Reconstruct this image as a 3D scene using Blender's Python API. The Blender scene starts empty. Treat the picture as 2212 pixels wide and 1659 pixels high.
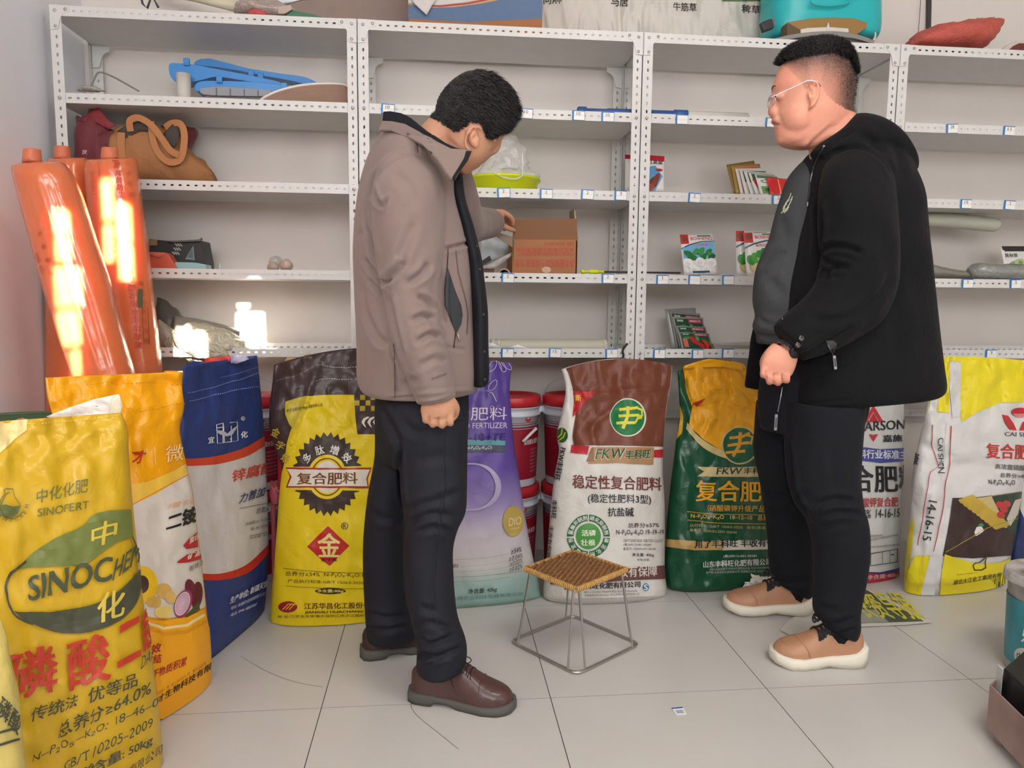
import bpy, bmesh, math, random
import numpy as np
from mathutils import Vector, Matrix

random.seed(7)
RNG = np.random.default_rng(7)
SC = bpy.context.scene
COL = SC.collection
W, H = 2212, 1659
PI = math.pi
# ------------------------------------------------------------------ camera
CF, PITCH, YAW, ROLL, CH = 1599.9, .1117, .1006, .0095, 1.053
_cy, _sy, _cp, _sp = math.cos(YAW), math.sin(YAW), math.cos(PITCH), math.sin(PITCH)
VF = np.array([_sy*_cp, _cy*_cp, -_sp])
_R = np.array([_cy, -_sy, 0.]); _U = np.cross(_R, VF)
VR = math.cos(ROLL)*_R + math.sin(ROLL)*_U
VU = -math.sin(ROLL)*_R + math.cos(ROLL)*_U
VC = np.array([0, 0, CH])
cam = bpy.data.cameras.new('camera'); camo = bpy.data.objects.new('camera', cam); COL.objects.link(camo)
cam.sensor_width = 36; cam.lens = CF/W*36; cam.clip_start = .05
camo.matrix_world = Matrix(((VR[0], VU[0], -VF[0], 0), (VR[1], VU[1], -VF[1], 0), (VR[2], VU[2], -VF[2], CH), (0, 0, 0, 1)))
SC.camera = camo
# ------------------------------------------------------------------ light
def s2l(c):
    return tuple((x/255/12.92 if x/255 <= .04045 else ((x/255+.055)/1.055)**2.4) for x in c[:3]) + (1,)
SC.view_settings.view_transform = 'Standard'; SC.view_settings.look = 'None'
SC.view_settings.gamma = 1; SC.view_settings.use_curve_mapping = False
SC.view_settings.exposure = 0.26
wd = bpy.data.worlds.new('sky'); SC.world = wd; wd.use_nodes = True
wd.node_tree.nodes['Background'].inputs[0].default_value = (.55, .7, 1, 1)
wd.node_tree.nodes['Background'].inputs[1].default_value = .6
SUN_AZ, SUN_EL = math.radians(20), math.radians(13)      # the low winter sun shines into the shop
SUND = np.array([-math.sin(SUN_AZ)*math.cos(SUN_EL), math.cos(SUN_AZ)*math.cos(SUN_EL), -math.sin(SUN_EL)])
sl = bpy.data.lights.new('sun', 'SUN'); sl.energy = 68; sl.angle = .006; sl.color = (1, .93, .82)
so = bpy.data.objects.new('sun', sl); COL.objects.link(so); so.location = (1.5, -4, 3)
so.rotation_euler = Vector(SUND).to_track_quat('-Z', 'Y').to_euler()
def area(name, loc, target, sx, sy, e, col):
    l = bpy.data.lights.new(name, 'AREA'); l.shape = 'RECTANGLE'; l.size = sx; l.size_y = sy; l.energy = e; l.color = col
    o = bpy.data.objects.new(name, l); COL.objects.link(o); o.location = loc
    o.rotation_euler = (Vector(target)-Vector(loc)).to_track_quat('-Z', 'Y').to_euler(); return o
area('window_daylight_front', (.2, -1.75, 2.15), (.2, 2.9, 1.6), 2.2, 1.1, 54, (.96, .97, 1))
area('window_daylight_left', (-1.25, .0, 2.0), (.6, 2.2, 1.4), 1.2, .9, 14, (1, .90, .86))
area('window_daylight_door', (3.1, -1.8, 1.45), (1.5, 3, 1.0), 1.3, 1.9, 22, (.96, .98, 1))
area('ceiling_lamp_glow', (1.2, .4, 2.93), (1.2, .4, 0), 1.2, .6, 27, (1, .98, .94))  # added overhead fill, brightens the floor and the tops of things

# ------------------------------------------------------------------ pixel / ray helpers (photo coordinates of the 2212 x 1659 frame)
def ray(x, y): return VF + VR*((x-W/2)/CF) - VU*((y-H/2)/CF)
def at(x, y, Y):
    r = ray(x, y); return VC + r*(Y/r[1])
def fl(x, y, z=0.):
    r = ray(x, y); return VC + r*((z-CH)/r[2])
def px(P):
    d = np.asarray(P) - VC; z = d @ VF
    return np.stack([W/2 + CF*(d @ VR)/z, H/2 - CF*(d @ VU)/z], -1)
def tube(name, pts, r, m, parent=None, seg=8, smooth=True, closed=False, caps=True):
    v, f = tube_geo(pts, r, seg, closed, caps); return mob(name, v, f, m, parent, smooth)

# ------------------------------------------------------------------ materials
MC = {}
def mat(name, col, rough=.6, spec=.5, metal=0, bump=None, var=None, trans=0, alpha=1, emit=None, coat=0, sheen=0, ior=1.45, sss=0):
    """bump=(scale,strength[,detail]); var=(scale,amount[,color]) mixes noise into the colour"""
    if name in MC: return MC[name]
    m = bpy.data.materials.new(name); m.use_nodes = True; MC[name] = m
    nt = m.node_tree; b = nt.nodes['Principled BSDF']; I = b.inputs
    c = s2l(col) if max(col[:3]) > 1 else tuple(col[:3])+(1,)
    I['Base Color'].default_value = c; I['Roughness'].default_value = rough; I['Metallic'].default_value = metal
    I['Specular IOR Level'].default_value = spec; I['IOR'].default_value = ior
    if trans: I['Transmission Weight'].default_value = trans
    if alpha < 1: I['Alpha'].default_value = alpha
    if coat: I['Coat Weight'].default_value = coat; I['Coat Roughness'].default_value = .15
    if sheen: I['Sheen Weight'].default_value = sheen
    if sss:
        I['Subsurface Weight'].default_value = sss; I['Subsurface Radius'].default_value = (.012, .005, .003); I['Subsurface Scale'].default_value = 1
    if emit: I['Emission Color'].default_value = s2l(emit[:3]); I['Emission Strength'].default_value = emit[3]
    tc = None
    if bump or var:
        tc = nt.nodes.new('ShaderNodeTexCoord')
    if var:
        n = nt.nodes.new('ShaderNodeTexNoise'); n.inputs['Scale'].default_value = var[0]; n.inputs['Detail'].default_value = 5
        nt.links.new(tc.outputs['Object'], n.inputs['Vector'])
        r = nt.nodes.new('ShaderNodeMapRange'); r.inputs['From Min'].default_value = .35; r.inputs['From Max'].default_value = .7
        nt.links.new(n.outputs['Fac'], r.inputs['Value'])
        mx = nt.nodes.new('ShaderNodeMix'); mx.data_type = 'RGBA'
        mul = nt.nodes.new('ShaderNodeMath'); mul.operation = 'MULTIPLY'; mul.inputs[1].default_value = var[1]
        nt.links.new(r.outputs[0], mul.inputs[0]); nt.links.new(mul.outputs[0], mx.inputs['Factor'])
        mx.inputs['A'].default_value = c
        mx.inputs['B'].default_value = s2l(var[2]) if len(var) > 2 else tuple(x*.55 for x in c[:3])+(1,)
        nt.links.new(mx.outputs['Result'], I['Base Color'])
    if bump:
        n = nt.nodes.new('ShaderNodeTexNoise'); n.inputs['Scale'].default_value = bump[0]; n.inputs['Detail'].default_value = bump[2] if len(bump) > 2 else 3
        if len(bump) > 3: n.inputs['Distortion'].default_value = bump[3]
        nt.links.new(tc.outputs['Object'], n.inputs['Vector'])
        bp = nt.nodes.new('ShaderNodeBump'); bp.inputs['Strength'].default_value = bump[1]; bp.inputs['Distance'].default_value = .01
        nt.links.new(n.outputs['Fac'], bp.inputs['Height']); nt.links.new(bp.outputs[0], I['Normal'])
    return m
def ink(col, rough=.42):
    return mat('ink_%d_%d_%d' % tuple(col[:3]), col, rough, .4, bump=(14, .35, 4, 1.2))

# ------------------------------------------------------------------ meshes
def empty(name, loc):
    o = bpy.data.objects.new(name, None); COL.objects.link(o); o.location = tuple(map(float, loc)); o.empty_display_size = .05; return o
def tag(o, label=None, cat=None, group=None, kind=None):
    if label: o['label'] = label
    if cat: o['category'] = cat
    if group: o['group'] = group
    if kind: o['kind'] = kind
    return o
def thing(name, label, cat, loc=(0, 0, 0), group=None):
    return tag(empty(name, loc), label, cat, group)
def wloc(o):
    l = Vector(o.location)
    while o.parent: o = o.parent; l += Vector(o.location)
    return l
def mob(name, v, f, m, parent=None, smooth=False, mi=None, loc=None):
    """world-space vertices -> one mesh object; origin at parent's origin or the base of the mesh"""
    v = np.asarray(v, float)
    if parent is not None: org = np.array(wloc(parent))
    else: org = np.array(loc) if loc is not None else np.array([v[:, 0].mean(), v[:, 1].mean(), v[:, 2].min()])
    me = bpy.data.meshes.new(name); me.from_pydata((v-org).tolist(), [], [tuple(map(int, q)) for q in f]); 
    for q in (m if isinstance(m, (list, tuple)) else [m]): me.materials.append(q)
    if mi is not None: me.polygons.foreach_set('material_index', np.asarray(mi, np.int32))
    if smooth: me.polygons.foreach_set('use_smooth', np.ones(len(me.polygons), bool))
    me.update()
    o = bpy.data.objects.new(name, me); COL.objects.link(o)
    if parent is not None: o.parent = parent
    else: o.location = tuple(org)
    return o
def join_geo(gs):
    V = []; F = []; n = 0
    for v, f in gs:
        v = np.asarray(v, float); V.append(v); F += [[i+n for i in q] for q in f]; n += len(v)
    return np.concatenate(V), F
def box_geo(x0, x1, y0, y1, z0, z1):
    v = [(x, y, z) for z in (z0, z1) for y in (y0, y1) for x in (x0, x1)]
    return np.array(v, float), [(0, 2, 3, 1), (4, 5, 7, 6), (0, 1, 5, 4), (2, 6, 7, 3), (0, 4, 6, 2), (1, 3, 7, 5)]
def bev(o, w=.003, s=2):
    b = o.modifiers.new('bevel', 'BEVEL'); b.width = w; b.segments = s; b.limit_method = 'ANGLE'; return o
def box(name, b, m, parent=None, w=0):
    v, f = box_geo(*b); o = mob(name, v, f, m, parent)
    if w: bev(o, w)
    return o
def obox_geo(c, ax, ay, az):
    c, ax, ay, az = (np.asarray(q, float) for q in (c, ax, ay, az))
    v = [c + i*ax + j*ay + k*az for k in (-1, 1) for j in (-1, 1) for i in (-1, 1)]
    return np.array(v), [(0, 2, 3, 1), (4, 5, 7, 6), (0, 1, 5, 4), (2, 6, 7, 3), (0, 4, 6, 2), (1, 3, 7, 5)]
def cr(pts, k, closed=False):
    """catmull-rom resample of an array of points, k per segment"""
    P = np.asarray(pts, float); n = len(P)
    if k <= 1: return P
    out = []
    for i in range(n if closed else n-1):
        if closed: a, b, c, d = P[(i-1) % n], P[i], P[(i+1) % n], P[(i+2) % n]
        else: a, b, c, d = P[max(i-1, 0)], P[i], P[i+1], P[min(i+2, n-1)]
        for j in range(k):
            t = j/k
            out.append(.5*((2*b)+(-a+c)*t+(2*a-5*b+4*c-d)*t*t+(-a+3*b-3*c+d)*t**3))
    if not closed: out.append(P[-1])
    return np.array(out)
def tube_geo(pts, r, seg=8, closed=False, caps=True):
    P = np.asarray(pts, float); n = len(P); r = np.full(n, r) if np.isscalar(r) else np.asarray(r, float)
    T = np.zeros_like(P)
    for i in range(n):
        a = P[(i-1) % n] if closed or i > 0 else P[i]; b = P[(i+1) % n] if closed or i < n-1 else P[i]
        T[i] = (b-a)/(np.linalg.norm(b-a)+1e-9)
    u = np.cross(T[0], [0, 0, 1.]); u = u if np.linalg.norm(u) > .1 else np.cross(T[0], [1., 0, 0]); u /= np.linalg.norm(u)
    V = []
    for i in range(n):
        u = u - T[i]*(u @ T[i]); u /= np.linalg.norm(u); w = np.cross(T[i], u)
        for k in range(seg):
            a = 2*PI*k/seg; V.append(P[i] + r[i]*(math.cos(a)*u+math.sin(a)*w))
    F = []
    for i in range(n if closed else n-1):
        j = (i+1) % n
        for k in range(seg): F.append((i*seg+k, i*seg+(k+1) % seg, j*seg+(k+1) % seg, j*seg+k))
    if not closed and caps: F.append(tuple(range(seg))[::-1]); F.append(tuple((n-1)*seg+k for k in range(seg)))
    return np.array(V), F
def loft_geo(S, n=28, k=4, caps=True, round_caps=0):
    """S: list of (A, B, df, db, p) : world end points of the section, half depth to the camera side / away, superellipse power"""
    A = cr([s[0] for s in S], k); B = cr([s[1] for s in S], k)
    q = cr([[s[2], s[3], s[4] if len(s) > 4 else 1.] for s in S], k)
    V = []
    m = len(A)
    for i in range(m):
        a = (B[i]-A[i])/2; c = (A[i]+B[i])/2; ua = a/(np.linalg.norm(a)+1e-9)
        y = VF*np.array([1, 1, 0]); y = y - ua*(y @ ua); y /= np.linalg.norm(y)
        for j in range(n):
            t = 2*PI*j/n; co, si = math.cos(t), math.sin(t); p = q[i, 2]
            co2 = math.copysign(abs(co)**p, co); si2 = math.copysign(abs(si)**p, si)
            V.append(c + a*co2 + y*si2*(q[i, 1] if si > 0 else q[i, 0]))
    F = []
    for i in range(m-1):
        for j in range(n): F.append((i*n+j, i*n+(j+1) % n, (i+1)*n+(j+1) % n, (i+1)*n+j))
    V = np.array(V)
    if caps:
        c0 = len(V); V = np.vstack([V, V[:n].mean(0), V[(m-1)*n:m*n].mean(0)])
        for j in range(n): F.append((c0, (j+1) % n, j)); F.append((c0+1, (m-1)*n+j, (m-1)*n+(j+1) % n))
    return V, F
def sec(x0, y0, x1, y1, Y, df, db=None, p=1., Y2=None):
    return (at(x0, y0, Y), at(x1, y1, Y if Y2 is None else Y2), df, df if db is None else db, p)
def ball_geo(c, r, n=16, rot=None):
    c = np.asarray(c, float); r = np.asarray([r]*3 if np.isscalar(r) else r, float); V = []; F = []; h = n//2
    for i in range(1, h):
        a = PI*i/h
        for j in range(n): b = 2*PI*j/n; V.append([math.sin(a)*math.cos(b), math.sin(a)*math.sin(b), math.cos(a)])
    V += [[0, 0, 1], [0, 0, -1]]; t = len(V)-2
    for i in range(h-2):
        for j in range(n): F.append((i*n+j, (i+1)*n+j, (i+1)*n+(j+1) % n, i*n+(j+1) % n))
    for j in range(n): F.append((t, j, (j+1) % n)); F.append((t+1, (h-2)*n+(j+1) % n, (h-2)*n+j))
    V = np.array(V)*r
    if rot is not None: V = V @ np.asarray(rot).T
    return V+c, F
def fuse(name, geos, voxel, m, parent, smooth=6, fn=None, fac=.5):
    """union of closed shells as ONE continuous surface"""
    v, f = join_geo(geos)
    me = bpy.data.meshes.new('tmp'); me.from_pydata(v.tolist(), [], [tuple(q) for q in f]); me.update()
    bm = bmesh.new(); bm.from_mesh(me); bmesh.ops.recalc_face_normals(bm, faces=bm.faces); bm.to_mesh(me); bm.free()
    o = bpy.data.objects.new('tmp', me); TMP.collection.objects.link(o)
    r = o.modifiers.new('r', 'REMESH'); r.mode = 'VOXEL'; r.voxel_size = voxel; r.adaptivity = 0
    if smooth:
        s = o.modifiers.new('s', 'SMOOTH'); s.iterations = smooth; s.factor = fac
    dg = tmpdg(); me2 = bpy.data.meshes.new_from_object(o.evaluated_get(dg))
    bpy.data.objects.remove(o)
    n = len(me2.vertices); co = np.empty(n*3); me2.vertices.foreach_get('co', co); co = co.reshape(-1, 3)
    if fn is not None:
        no = np.empty(n*3); me2.vertex_normals.foreach_get('vector', no); no = no.reshape(-1, 3)
        co = fn(co, no)
    org = np.array(wloc(parent)) if parent is not None else np.zeros(3)
    me2.vertices.foreach_set('co', (co-org).ravel()); me2.materials.clear(); me2.materials.append(m)
    me2.polygons.foreach_set('use_smooth', np.ones(len(me2.polygons), bool)); me2.update(); me2.name = name
    ob = bpy.data.objects.new(name, me2); COL.objects.link(ob)
    if parent is not None: ob.parent = parent
    return ob
def creases(lines, noise=0, nscale=8, front=True):
    """lines: (pixel polyline, width px, depth m). Displaces the camera-facing side along its normals."""
    def fn(co, no):
        p = px(co); d = co-VC; d /= np.linalg.norm(d, axis=1)[:, None]
        face = np.clip(-(d*no).sum(1)*2, 0, 1) if front else 1
        disp = np.zeros(len(co))
        for L, w, dep in lines:
            P = cr(L, 4) if len(L) > 2 else np.asarray(L, float)
            lo, hi = P.min(0)-3*w, P.max(0)+3*w
            k = np.where((p > lo).all(1) & (p < hi).all(1))[0]
            if not len(k): continue
            q = p[k]; best = np.full(len(k), 1e9); tt = np.zeros(len(k)); n = len(P)-1
            for i in range(n):
                a, b = P[i], P[i+1]; ab = b-a; t = np.clip(((q-a) @ ab)/(ab @ ab+1e-9), 0, 1)
                dd = np.linalg.norm(q-a-t[:, None]*ab, axis=1); u = dd < best; best[u] = dd[u]; tt[u] = (i+t[u])/n
            e = np.clip(np.minimum(tt, 1-tt)*6+.25, 0, 1)
            disp[k] += -dep*e*(np.exp(-(best/w)**2) - .45*np.exp(-((best-1.9*w)/(w*.9))**2))
        if noise: disp = disp + noise*vnoise(co*nscale)
        return co + no*(disp*face)[:, None]
    return fn
_perm = np.random.default_rng(3).permutation(256); _grad = np.random.default_rng(4).normal(size=(256, 3))
def vnoise(p):
    p = np.asarray(p, float); i = np.floor(p).astype(int); f = p-i; u = f*f*(3-2*f); out = np.zeros(len(p))
    for dx in (0, 1):
        for dy in (0, 1):
            for dz in (0, 1):
                h = _perm[(i[:, 0]+dx) % 256]; h = _perm[(h+i[:, 1]+dy) % 256]; h = _perm[(h+i[:, 2]+dz) % 256]
                g = _grad[h]; w = (u[:, 0] if dx else 1-u[:, 0])*(u[:, 1] if dy else 1-u[:, 1])*(u[:, 2] if dz else 1-u[:, 2])
                out += w*((f-np.array([dx, dy, dz]))*g).sum(1)
    return out


def lathe_geo(c, prof, seg=32, ax=(0, 0, 1), a0=0, a1=2*PI):
    """prof: (r,z) list"""
    c = np.asarray(c, float); ax = np.asarray(ax, float)/np.linalg.norm(ax)
    u = np.cross(ax, [0, 1., 0]); u = u if np.linalg.norm(u) > .1 else np.cross(ax, [1., 0, 0]); u /= np.linalg.norm(u); w = np.cross(ax, u)
    V = []; F = []; n = len(prof); full = abs(a1-a0-2*PI) < 1e-6; cnt = seg if full else seg+1
    for k in range(cnt):
        a = a0+(a1-a0)*k/seg
        for r, z in prof: V.append(c+ax*z+r*(math.cos(a)*u+math.sin(a)*w))
    for k in range(seg):
        j = (k+1) % cnt
        for i in range(n-1): F.append((k*n+i, j*n+i, j*n+i+1, k*n+i+1))
    return np.array(V), F

TMP = bpy.data.scenes.new('tmp'); TMPVL = TMP.view_layers[0]
def tmpdg():
    with bpy.context.temp_override(scene=TMP, view_layer=TMPVL):
        dg = bpy.context.evaluated_depsgraph_get(); dg.update(); return dg
# ------------------------------------------------------------------ flat print : text and shapes as 2D meshes in photo-pixel coordinates
def text_geo(s, q, off=.0, fit=True, space=1., shear=0, res=3):
    """q = (bl, br, tl): text box (baseline-left, baseline-right, top-left); off: emboldening as a fraction of the height"""
    c = bpy.data.curves.new('t', 'FONT'); c.body = s; c.size = 1; c.resolution_u = res; c.space_character = space; c.shear = shear
    o = bpy.data.objects.new('t', c); TMP.collection.objects.link(o); dg = tmpdg()
    me = bpy.data.meshes.new_from_object(o.evaluated_get(dg)); bpy.data.objects.remove(o)
    v = np.array([p.co[:2] for p in me.vertices]); f = [tuple(p.vertices) for p in me.polygons]
    bpy.data.meshes.remove(me)
    if not len(v): return np.zeros((0, 2)), []
    lo, hi = v.min(0), v.max(0); asp = (hi-lo)[0]/max((hi-lo)[1], 1e-6); v = (v-lo)/np.maximum(hi-lo, 1e-6)
    if min(hi-lo) < .12: v[:, 1] = .5+(v[:, 1]-.5)*.15 if (hi-lo)[1] < .12 else v[:, 1]
    bl, br, tl = (np.asarray(t, float) for t in q)
    if off <= .006: return bl + v[:, :1]*(br-bl) + v[:, 1:]*(tl-bl), f
    h = off*(tl-bl); w = off*(br-bl)/max(asp, .2); G = []
    for i, (a, b) in enumerate(((-1, -.5), (1, -.5), (-1, .6), (1, .6))):
        p = bl + v[:, :1]*(br-bl) + v[:, 1:]*(tl-bl) + a*w + b*h; G.append((np.column_stack([p, np.full(len(p), .12*i)]), f))
    return join_geo(G)
def poly_geo(loops):
    """filled outline(s); further loops cut holes"""
    c = bpy.data.curves.new('p', 'CURVE'); c.dimensions = '2D'; c.fill_mode = 'BOTH'
    for L in loops:
        sp = c.splines.new('POLY'); sp.points.add(len(L)-1); sp.use_cyclic_u = True
        for i, (x, y) in enumerate(L): sp.points[i].co = (x/100, y/100, 0, 1)
    o = bpy.data.objects.new('p', c); TMP.collection.objects.link(o); dg = tmpdg()
    me = bpy.data.meshes.new_from_object(o.evaluated_get(dg)); bpy.data.objects.remove(o)
    v = np.array([p.co[:2] for p in me.vertices])*100; f = [tuple(p.vertices) for p in me.polygons]; bpy.data.meshes.remove(me)
    return v, f
def ell(cx, cy, rx, ry, n=40, rot=0, a0=0, a1=2*PI):
    full = abs(a1-a0-2*PI) < 1e-6; m = n if full else n+1
    return [(cx+rx*math.cos(a0+(a1-a0)*i/n)*math.cos(rot)-ry*math.sin(a0+(a1-a0)*i/n)*math.sin(rot),
             cy+rx*math.cos(a0+(a1-a0)*i/n)*math.sin(rot)+ry*math.sin(a0+(a1-a0)*i/n)*math.cos(rot)) for i in range(m)]
def band(pts, w):
    """constant width stroke along a pixel polyline (quads)"""
    P = np.asarray(pts, float); n = len(P); L = []; R = []
    for i in range(n):
        t = P[min(i+1, n-1)]-P[max(i-1, 0)]; t /= np.linalg.norm(t)+1e-9; nn = np.array([-t[1], t[0]])*w/2
        L.append(P[i]+nn); R.append(P[i]-nn)
    v = np.array(L+R); return v, [(i, i+1, n+i+1, n+i) for i in range(n-1)]
def pict(seed, box_, n, cols):
    pass
def TX(s, x0, y0, x1, y1, h, sl=0, off=.0, sp=1., shear=0):
    """text on a baseline (x0,y0)-(x1,y1), h px high; sl px: how far the top leans right"""
    return text_geo(s, ((x0, y0), (x1, y1), (x0+sl, y0-h)), off, space=sp, shear=shear)
def TV(chars, x0, y0, x1, y1, sz, rot=0, off=.02):
    """separate characters spread on a line, each sz=(w,h) rotated by rot radians"""
    g = []; n = len(chars)
    for i, ch in enumerate(chars):
        t = i/max(n-1, 1); c = np.array([x0+(x1-x0)*t, y0+(y1-y0)*t]); g.append(TC(ch, c, sz, rot, off))
    return cat2(g)
def TC(ch, c, sz, rot=0, off=.02):
    c = np.asarray(c, float); u = np.array([math.cos(rot), math.sin(rot)])*sz[0]; v = np.array([math.sin(rot), -math.cos(rot)])*sz[1]
    bl = c-u/2-v/2; return text_geo(ch, (bl, bl+u, bl+v), off)
def TA(chars, cx, cy, rx, ry, a0, a1, sz, off=.02, flip=False):
    """characters on an arc (angles clockwise from 12 o'clock)"""
    g = []; n = len(chars)
    for i, ch in enumerate(chars):
        a = a0+(a1-a0)*(i/max(n-1, 1)); c = (cx+rx*math.sin(a), cy-ry*math.cos(a))
        g.append(TC(ch, c, sz, a+(PI if flip else 0), off))
    return cat2(g)
def cat2(gs):
    V = []; F = []; n = 0
    for v, f in gs:
        if len(v) == 0: continue
        v = np.asarray(v); v = v if v.shape[1] == 3 else np.column_stack([v, np.zeros(len(v))])
        V.append(v); F += [tuple(i+n for i in q) for q in f]; n += len(v)
    return np.concatenate(V), F
def TR(s, x0, y0, x1, y1, h, off=0):
    """text running along any direction, h px tall to the left of the running direction"""
    d = np.array([x1-x0, y1-y0], float); d /= np.linalg.norm(d); up = np.array([d[1], -d[0]])*h
    return text_geo(s, ((x0, y0), (x1, y1), (x0+up[0], y0+up[1])), off)
def RECT(x0, y0, x1, y1): return np.array([(x0, y0), (x1, y0), (x1, y1), (x0, y1)], float), [(0, 1, 2, 3)]
def fakeqr(x0, y0, x1, y1, *a): return RECT(x0, y0, x1, y1)

def cut_tris(T, M, k, t):
    """split a triangle soup T (n,3,c) by the line coordinate k = t"""
    x = T[:, :, k]; c = (x.min(1) < t-1e-7) & (x.max(1) > t+1e-7)
    if not c.any(): return T, M
    K = T[c]; KM = M[c]; xs = K[:, :, k]; side = xs > t
    odd = np.where(side.sum(1) == 1, side.argmax(1), np.where(side.sum(1) == 2, (~side).argmax(1), 0))
    i = np.arange(len(K)); A = K[i, odd]; B = K[i, (odd+1) % 3]; C = K[i, (odd+2) % 3]
    f = lambda P, Q: P+(Q-P)*(((t-P[:, k])/np.where(np.abs(Q[:, k]-P[:, k]) < 1e-12, 1e-12, Q[:, k]-P[:, k])).clip(0, 1))[:, None]
    AB, AC = f(A, B), f(A, C); AB[:, k] = t; AC[:, k] = t
    N = np.concatenate([np.stack([A, AB, AC], 1), np.stack([AB, B, C], 1), np.stack([AB, C, AC], 1)])
    return np.concatenate([T[~c], N]), np.concatenate([M[~c], KM, KM, KM])
def press(name, layers, S, us, vs, parent, org, off0=.0020, step=.00035, clip=None):
    """layers: (geo2d in surface uv units, material[, level]). S(u,v)->(P,N) vectorised. us, vs: grid cut lines."""
    mats = []; T = []; MI = []
    for i, L in enumerate(layers):
        (v, f), m = L[0], L[1]; lv = L[2] if len(L) > 2 else i
        if len(v) == 0: continue
        if m not in mats: mats.append(m)
        v = np.asarray(v, float); v = np.column_stack([v[:, :2], np.full(len(v), lv*1.)+(v[:, 2] if v.shape[1] == 3 else 0)])
        t = np.array([(q[0], q[j], q[j+1]) for q in f for j in range(1, len(q)-1)], int)
        T.append(v[t]); MI.append(np.full(len(t), mats.index(m)))
    T = np.concatenate(T); MI = np.concatenate(MI)
    if clip:
        for k, lo, hi in clip:
            T, MI = cut_tris(T, MI, k, lo); T, MI = cut_tris(T, MI, k, hi)
            c = T[:, :, k].mean(1); g = (c > lo) & (c < hi); T, MI = T[g], MI[g]
    for k, arr in ((0, us), (1, vs)):
        lo, hi = T[:, :, k].min(), T[:, :, k].max()
        for t in arr:
            if lo < t < hi: T, MI = cut_tris(T, MI, k, t)
    area2 = np.abs(np.cross(T[:, 1, :2]-T[:, 0, :2], T[:, 2, :2]-T[:, 0, :2])); sc = np.ptp(T[:, :, 0])*np.ptp(T[:, :, 1])+1e-12
    g = area2 > sc*1e-11; T, MI = T[g], MI[g]
    key = np.round(T.reshape(-1, 3)/np.array([np.ptp(T[:, :, 0])+1e-9, np.ptp(T[:, :, 1])+1e-9, 1]), 6)
    _, ix, inv = np.unique(key, axis=0, return_index=True, return_inverse=True); inv = inv.reshape(-1, 3); co = T.reshape(-1, 3)[ix]
    g = (inv[:, 0] != inv[:, 1]) & (inv[:, 1] != inv[:, 2]) & (inv[:, 0] != inv[:, 2]); inv, MI = inv[g], MI[g]
    P, N = S(co[:, 0], co[:, 1])
    P = P + N*(off0+step*co[:, 2])[:, None] - np.asarray(org)
    a = P[inv[:, 1]]-P[inv[:, 0]]; b = P[inv[:, 2]]-P[inv[:, 0]]; fl_ = (np.cross(a, b)*N[inv[:, 0]]).sum(1) < 0
    inv[fl_] = inv[fl_][:, ::-1]
    me = bpy.data.meshes.new(name); n = len(inv)
    me.vertices.add(len(P)); me.vertices.foreach_set('co', P.ravel()); me.loops.add(3*n); me.loops.foreach_set('vertex_index', inv.ravel().astype(np.int32))
    me.polygons.add(n); me.polygons.foreach_set('loop_start', np.arange(n, dtype=np.int32)*3); me.polygons.foreach_set('loop_total', np.full(n, 3, np.int32)); me.polygons.foreach_set('material_index', MI.astype(np.int32))
    for m in mats: me.materials.append(m)
    me.update(calc_edges=True); me.polygons.foreach_set('use_smooth', np.ones(n, bool)); me.update()
    o = bpy.data.objects.new(name, me); COL.objects.link(o); o.parent = parent
    return o
# ------------------------------------------------------------------ the room
YB = 3.04; XL = -1.315; XR = 4.2; YF = -2.0; ZC = 3.0
m_wall = mat('wall_paint', (226, 218, 211), .62, .35, bump=(30, .12, 6), var=(3.2, .16, (196, 188, 180)))
m_wallL = mat('left_wall_paint', (232, 234, 238), .5, .4, bump=(30, .08, 5), var=(2.5, .12, (200, 200, 204)))
m_grout = mat('grout', (58, 54, 50), .95, .1)
m_tile = mat('glazed_tile', (198, 195, 190), .24, .5, bump=(420, .05, 2), var=(5, .18, (184, 176, 166)))
m_dark = mat('dark_gap', (20, 20, 22), .9)
def struct(o): return tag(o, kind='structure')
struct(box('floor', (XL-.1, XR+.1, YF-.1, YB+.1, -.06, -.0007), m_grout))
FLOOR = bpy.data.objects['floor']
tile_me = None
FX, FY = -.3016, 1.853
tb = bmesh.new(); bmesh.ops.create_cube(tb, size=1)
for v in tb.verts: v.co = (v.co.x*.5978, v.co.y*.5978, v.co.z*.008)
tile_me = bpy.data.meshes.new('tile'); tb.to_mesh(tile_me); tb.free(); tile_me.materials.append(m_tile)
fo = wloc(FLOOR)
for i in range(-2, 8):
    for j in range(-6, 2):
        cx, cy = FX+.6*i+.3, FY+.6*j+.3
        if cx-.3 < XL-.3 or cx+.3 > XR+.35 or cy+.3 < YF: continue
        t = bpy.data.objects.new('tile', tile_me); COL.objects.link(t); t.parent = FLOOR
        t.location = Vector((cx, cy, -.004))-fo
# hairline cracks of two tiles
def crackline(pts):
    P = [fl(*p)+np.array([0, 0, .0006]) for p in cr(pts, 3)]; v = []; f = []
    for i, p in enumerate(P):
        t = P[min(i+1, len(P)-1)]-P[max(i-1, 0)]; n = np.cross(t, [0, 0, 1]); n = n/np.linalg.norm(n)*.0006
        v += [p-n, p+n]
        if i: f.append((2*i-2, 2*i-1, 2*i+1, 2*i))
    return v, f
v, f = join_geo([crackline([(888, 1521), (890, 1531), (905, 1550), (945, 1582), (990, 1618)]), crackline([(520, 1418), (575, 1450), (640, 1474), (697, 1484)])])
mob('crack', v, f, mat('crack_dark', (92, 80, 70), .9), FLOOR)
struct(box('wall_back', (XL-.1, XR+.1, YB, YB+.1, -.06, ZC+.06), m_wall))
struct(box('wall_right', (XR, XR+.1, YF, YB, -.06, ZC+.06), m_wall))
struct(box('ceiling', (XL-.1, XR+.1, YF-.1, YB+.1, ZC, ZC+.1), m_wall))
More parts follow.
